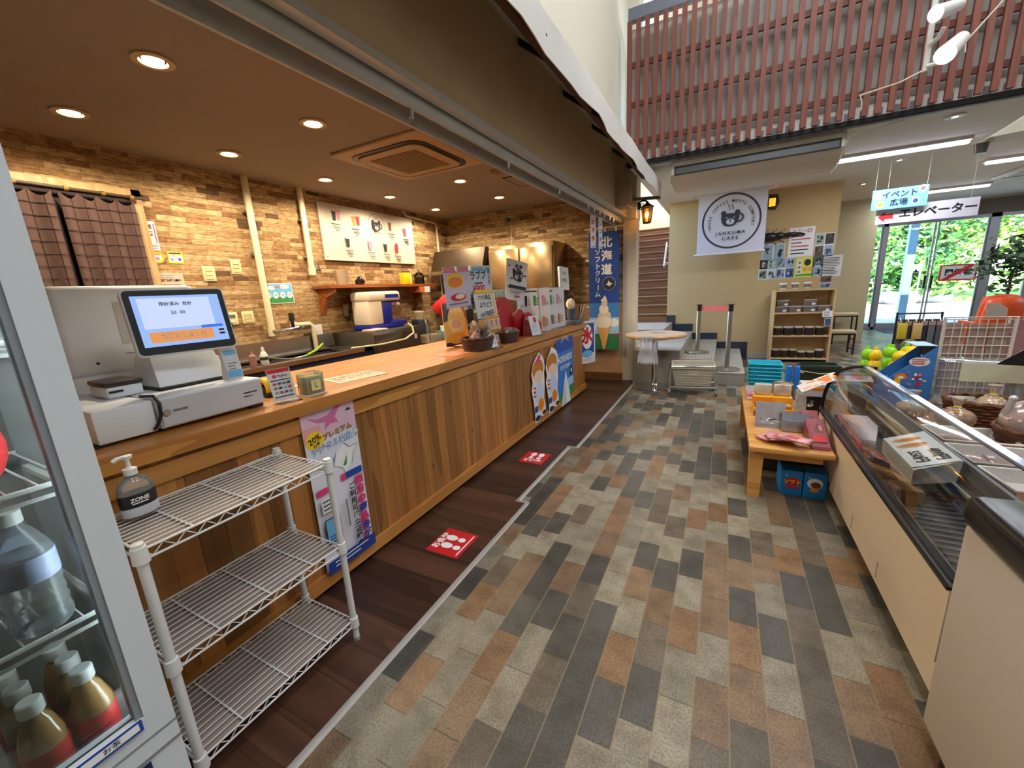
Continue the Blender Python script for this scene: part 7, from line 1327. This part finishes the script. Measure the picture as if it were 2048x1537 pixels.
rj = thing('red_jar', 'small red jar with a pale lid between the tray box and the blue figures', 'jar', (.475, 4.05, TZ)); MB().lathe([(.03, 0), (.034, .01), (.034, .13), (0, .131)], M('red_jar_glass', (176, 26, 34), .25), n=18).build('jar', rj); MB().lathe([(.036, .131), (.036, .155), (0, .158)], M('cream_cap', (206, 196, 150), .5), n=18).build('lid', rj)
for i in range(2):
    bf = thing('blue_figure', 'bright blue bottle figure, %s of the pair behind the red jar' % ('left', 'right')[i], 'toy', (.525+.058*i, 4.07, TZ)); MB().lathe([(.022, 0), (.026, .06), (.018, .12), (.024, .16), (.026, .22), (.02, .29), (0, .30)], M('bright_blue', (30, 120, 214), .35, var=.1), n=18).build('body', bf); MB().lathe([(.0255, .03), (.0275, .06), (.0225, .09)], M('blue_yellow_label', (120, 140, 110), .4, var=.5, scale=60), n=18).build('label', bf)
kb = thing('brown_pouch_heap', 'brown paper pouch with a pale rim behind the picture packets', 'pouch', (.47, 3.86, TZ)); MB().rbox((-.07, -.05, 0), (.07, .05, .19), M('brown_kraft', (110, 86, 64), .7, var=.1), .01).build('pouch', kb); MB().tube([(-.06, -.052, .18), (0, -.06, .20), (.06, -.052, .185)], .005, M('pale_rim', (206, 186, 130), .6), 6).build('rim', kb)
CARB = M('carton_sky_blue', (24, 130, 206), .45, var=.1)
for i, (x0, x1) in enumerate(((.40, .515), (.522, .64))):
    w = x1-x0; bx = thing('blue_snack_carton', ('blue snack carton with yellow letters under the pine table', 'blue snack carton with a dark cartoon patch under the pine table')[i], 'carton', ((x0+x1)/2, 3.06, 0)); MB().box((-w/2, -.11, .0), (w/2, .11, .17), CARB).build('carton', bx); MB().prism([(-w/2, .17), (w/2, .17), (w/2, .178), (-w/2, .178)], -.0, .11, M('carton_dark_flap', (40, 30, 36), .6), axis=1).build('flap', bx)
    s = Sheet(.01, .01, CARB, t=.0003, pts=[(-w/2+.001, .001), (w/2-.001, .001), (w/2-.001, .169), (-w/2+.001, .169)])
    if i == 0: s.oval(.005, .095, .045, .03, RED, 12); s.text('ソフト', .005, .09, .032, YEL, bold=.05); s.rect(.005, .055, .075, .014, RED)
    else: s.oval(0, .10, .042, .036, WHITE, 12); s.oval(.005, .09, .028, .022, BRN, 10); s.oval(-.0, .055, .025, .014, ORG, 10)
    s.oval(-.03, .135, .008, .008, SKYB, 8); o = s.build('print', bx); o.matrix_basis = onY(0, -.1103, 0)
solo('dark_storage_box', MB().rbox((-.20, -.4, 0), (.20, .4, .25), M('dark_storage', (40, 36, 36), .7, var=.1), .01), 'dark storage box deep under the pine table', 'box', (.44, 3.70, 0))
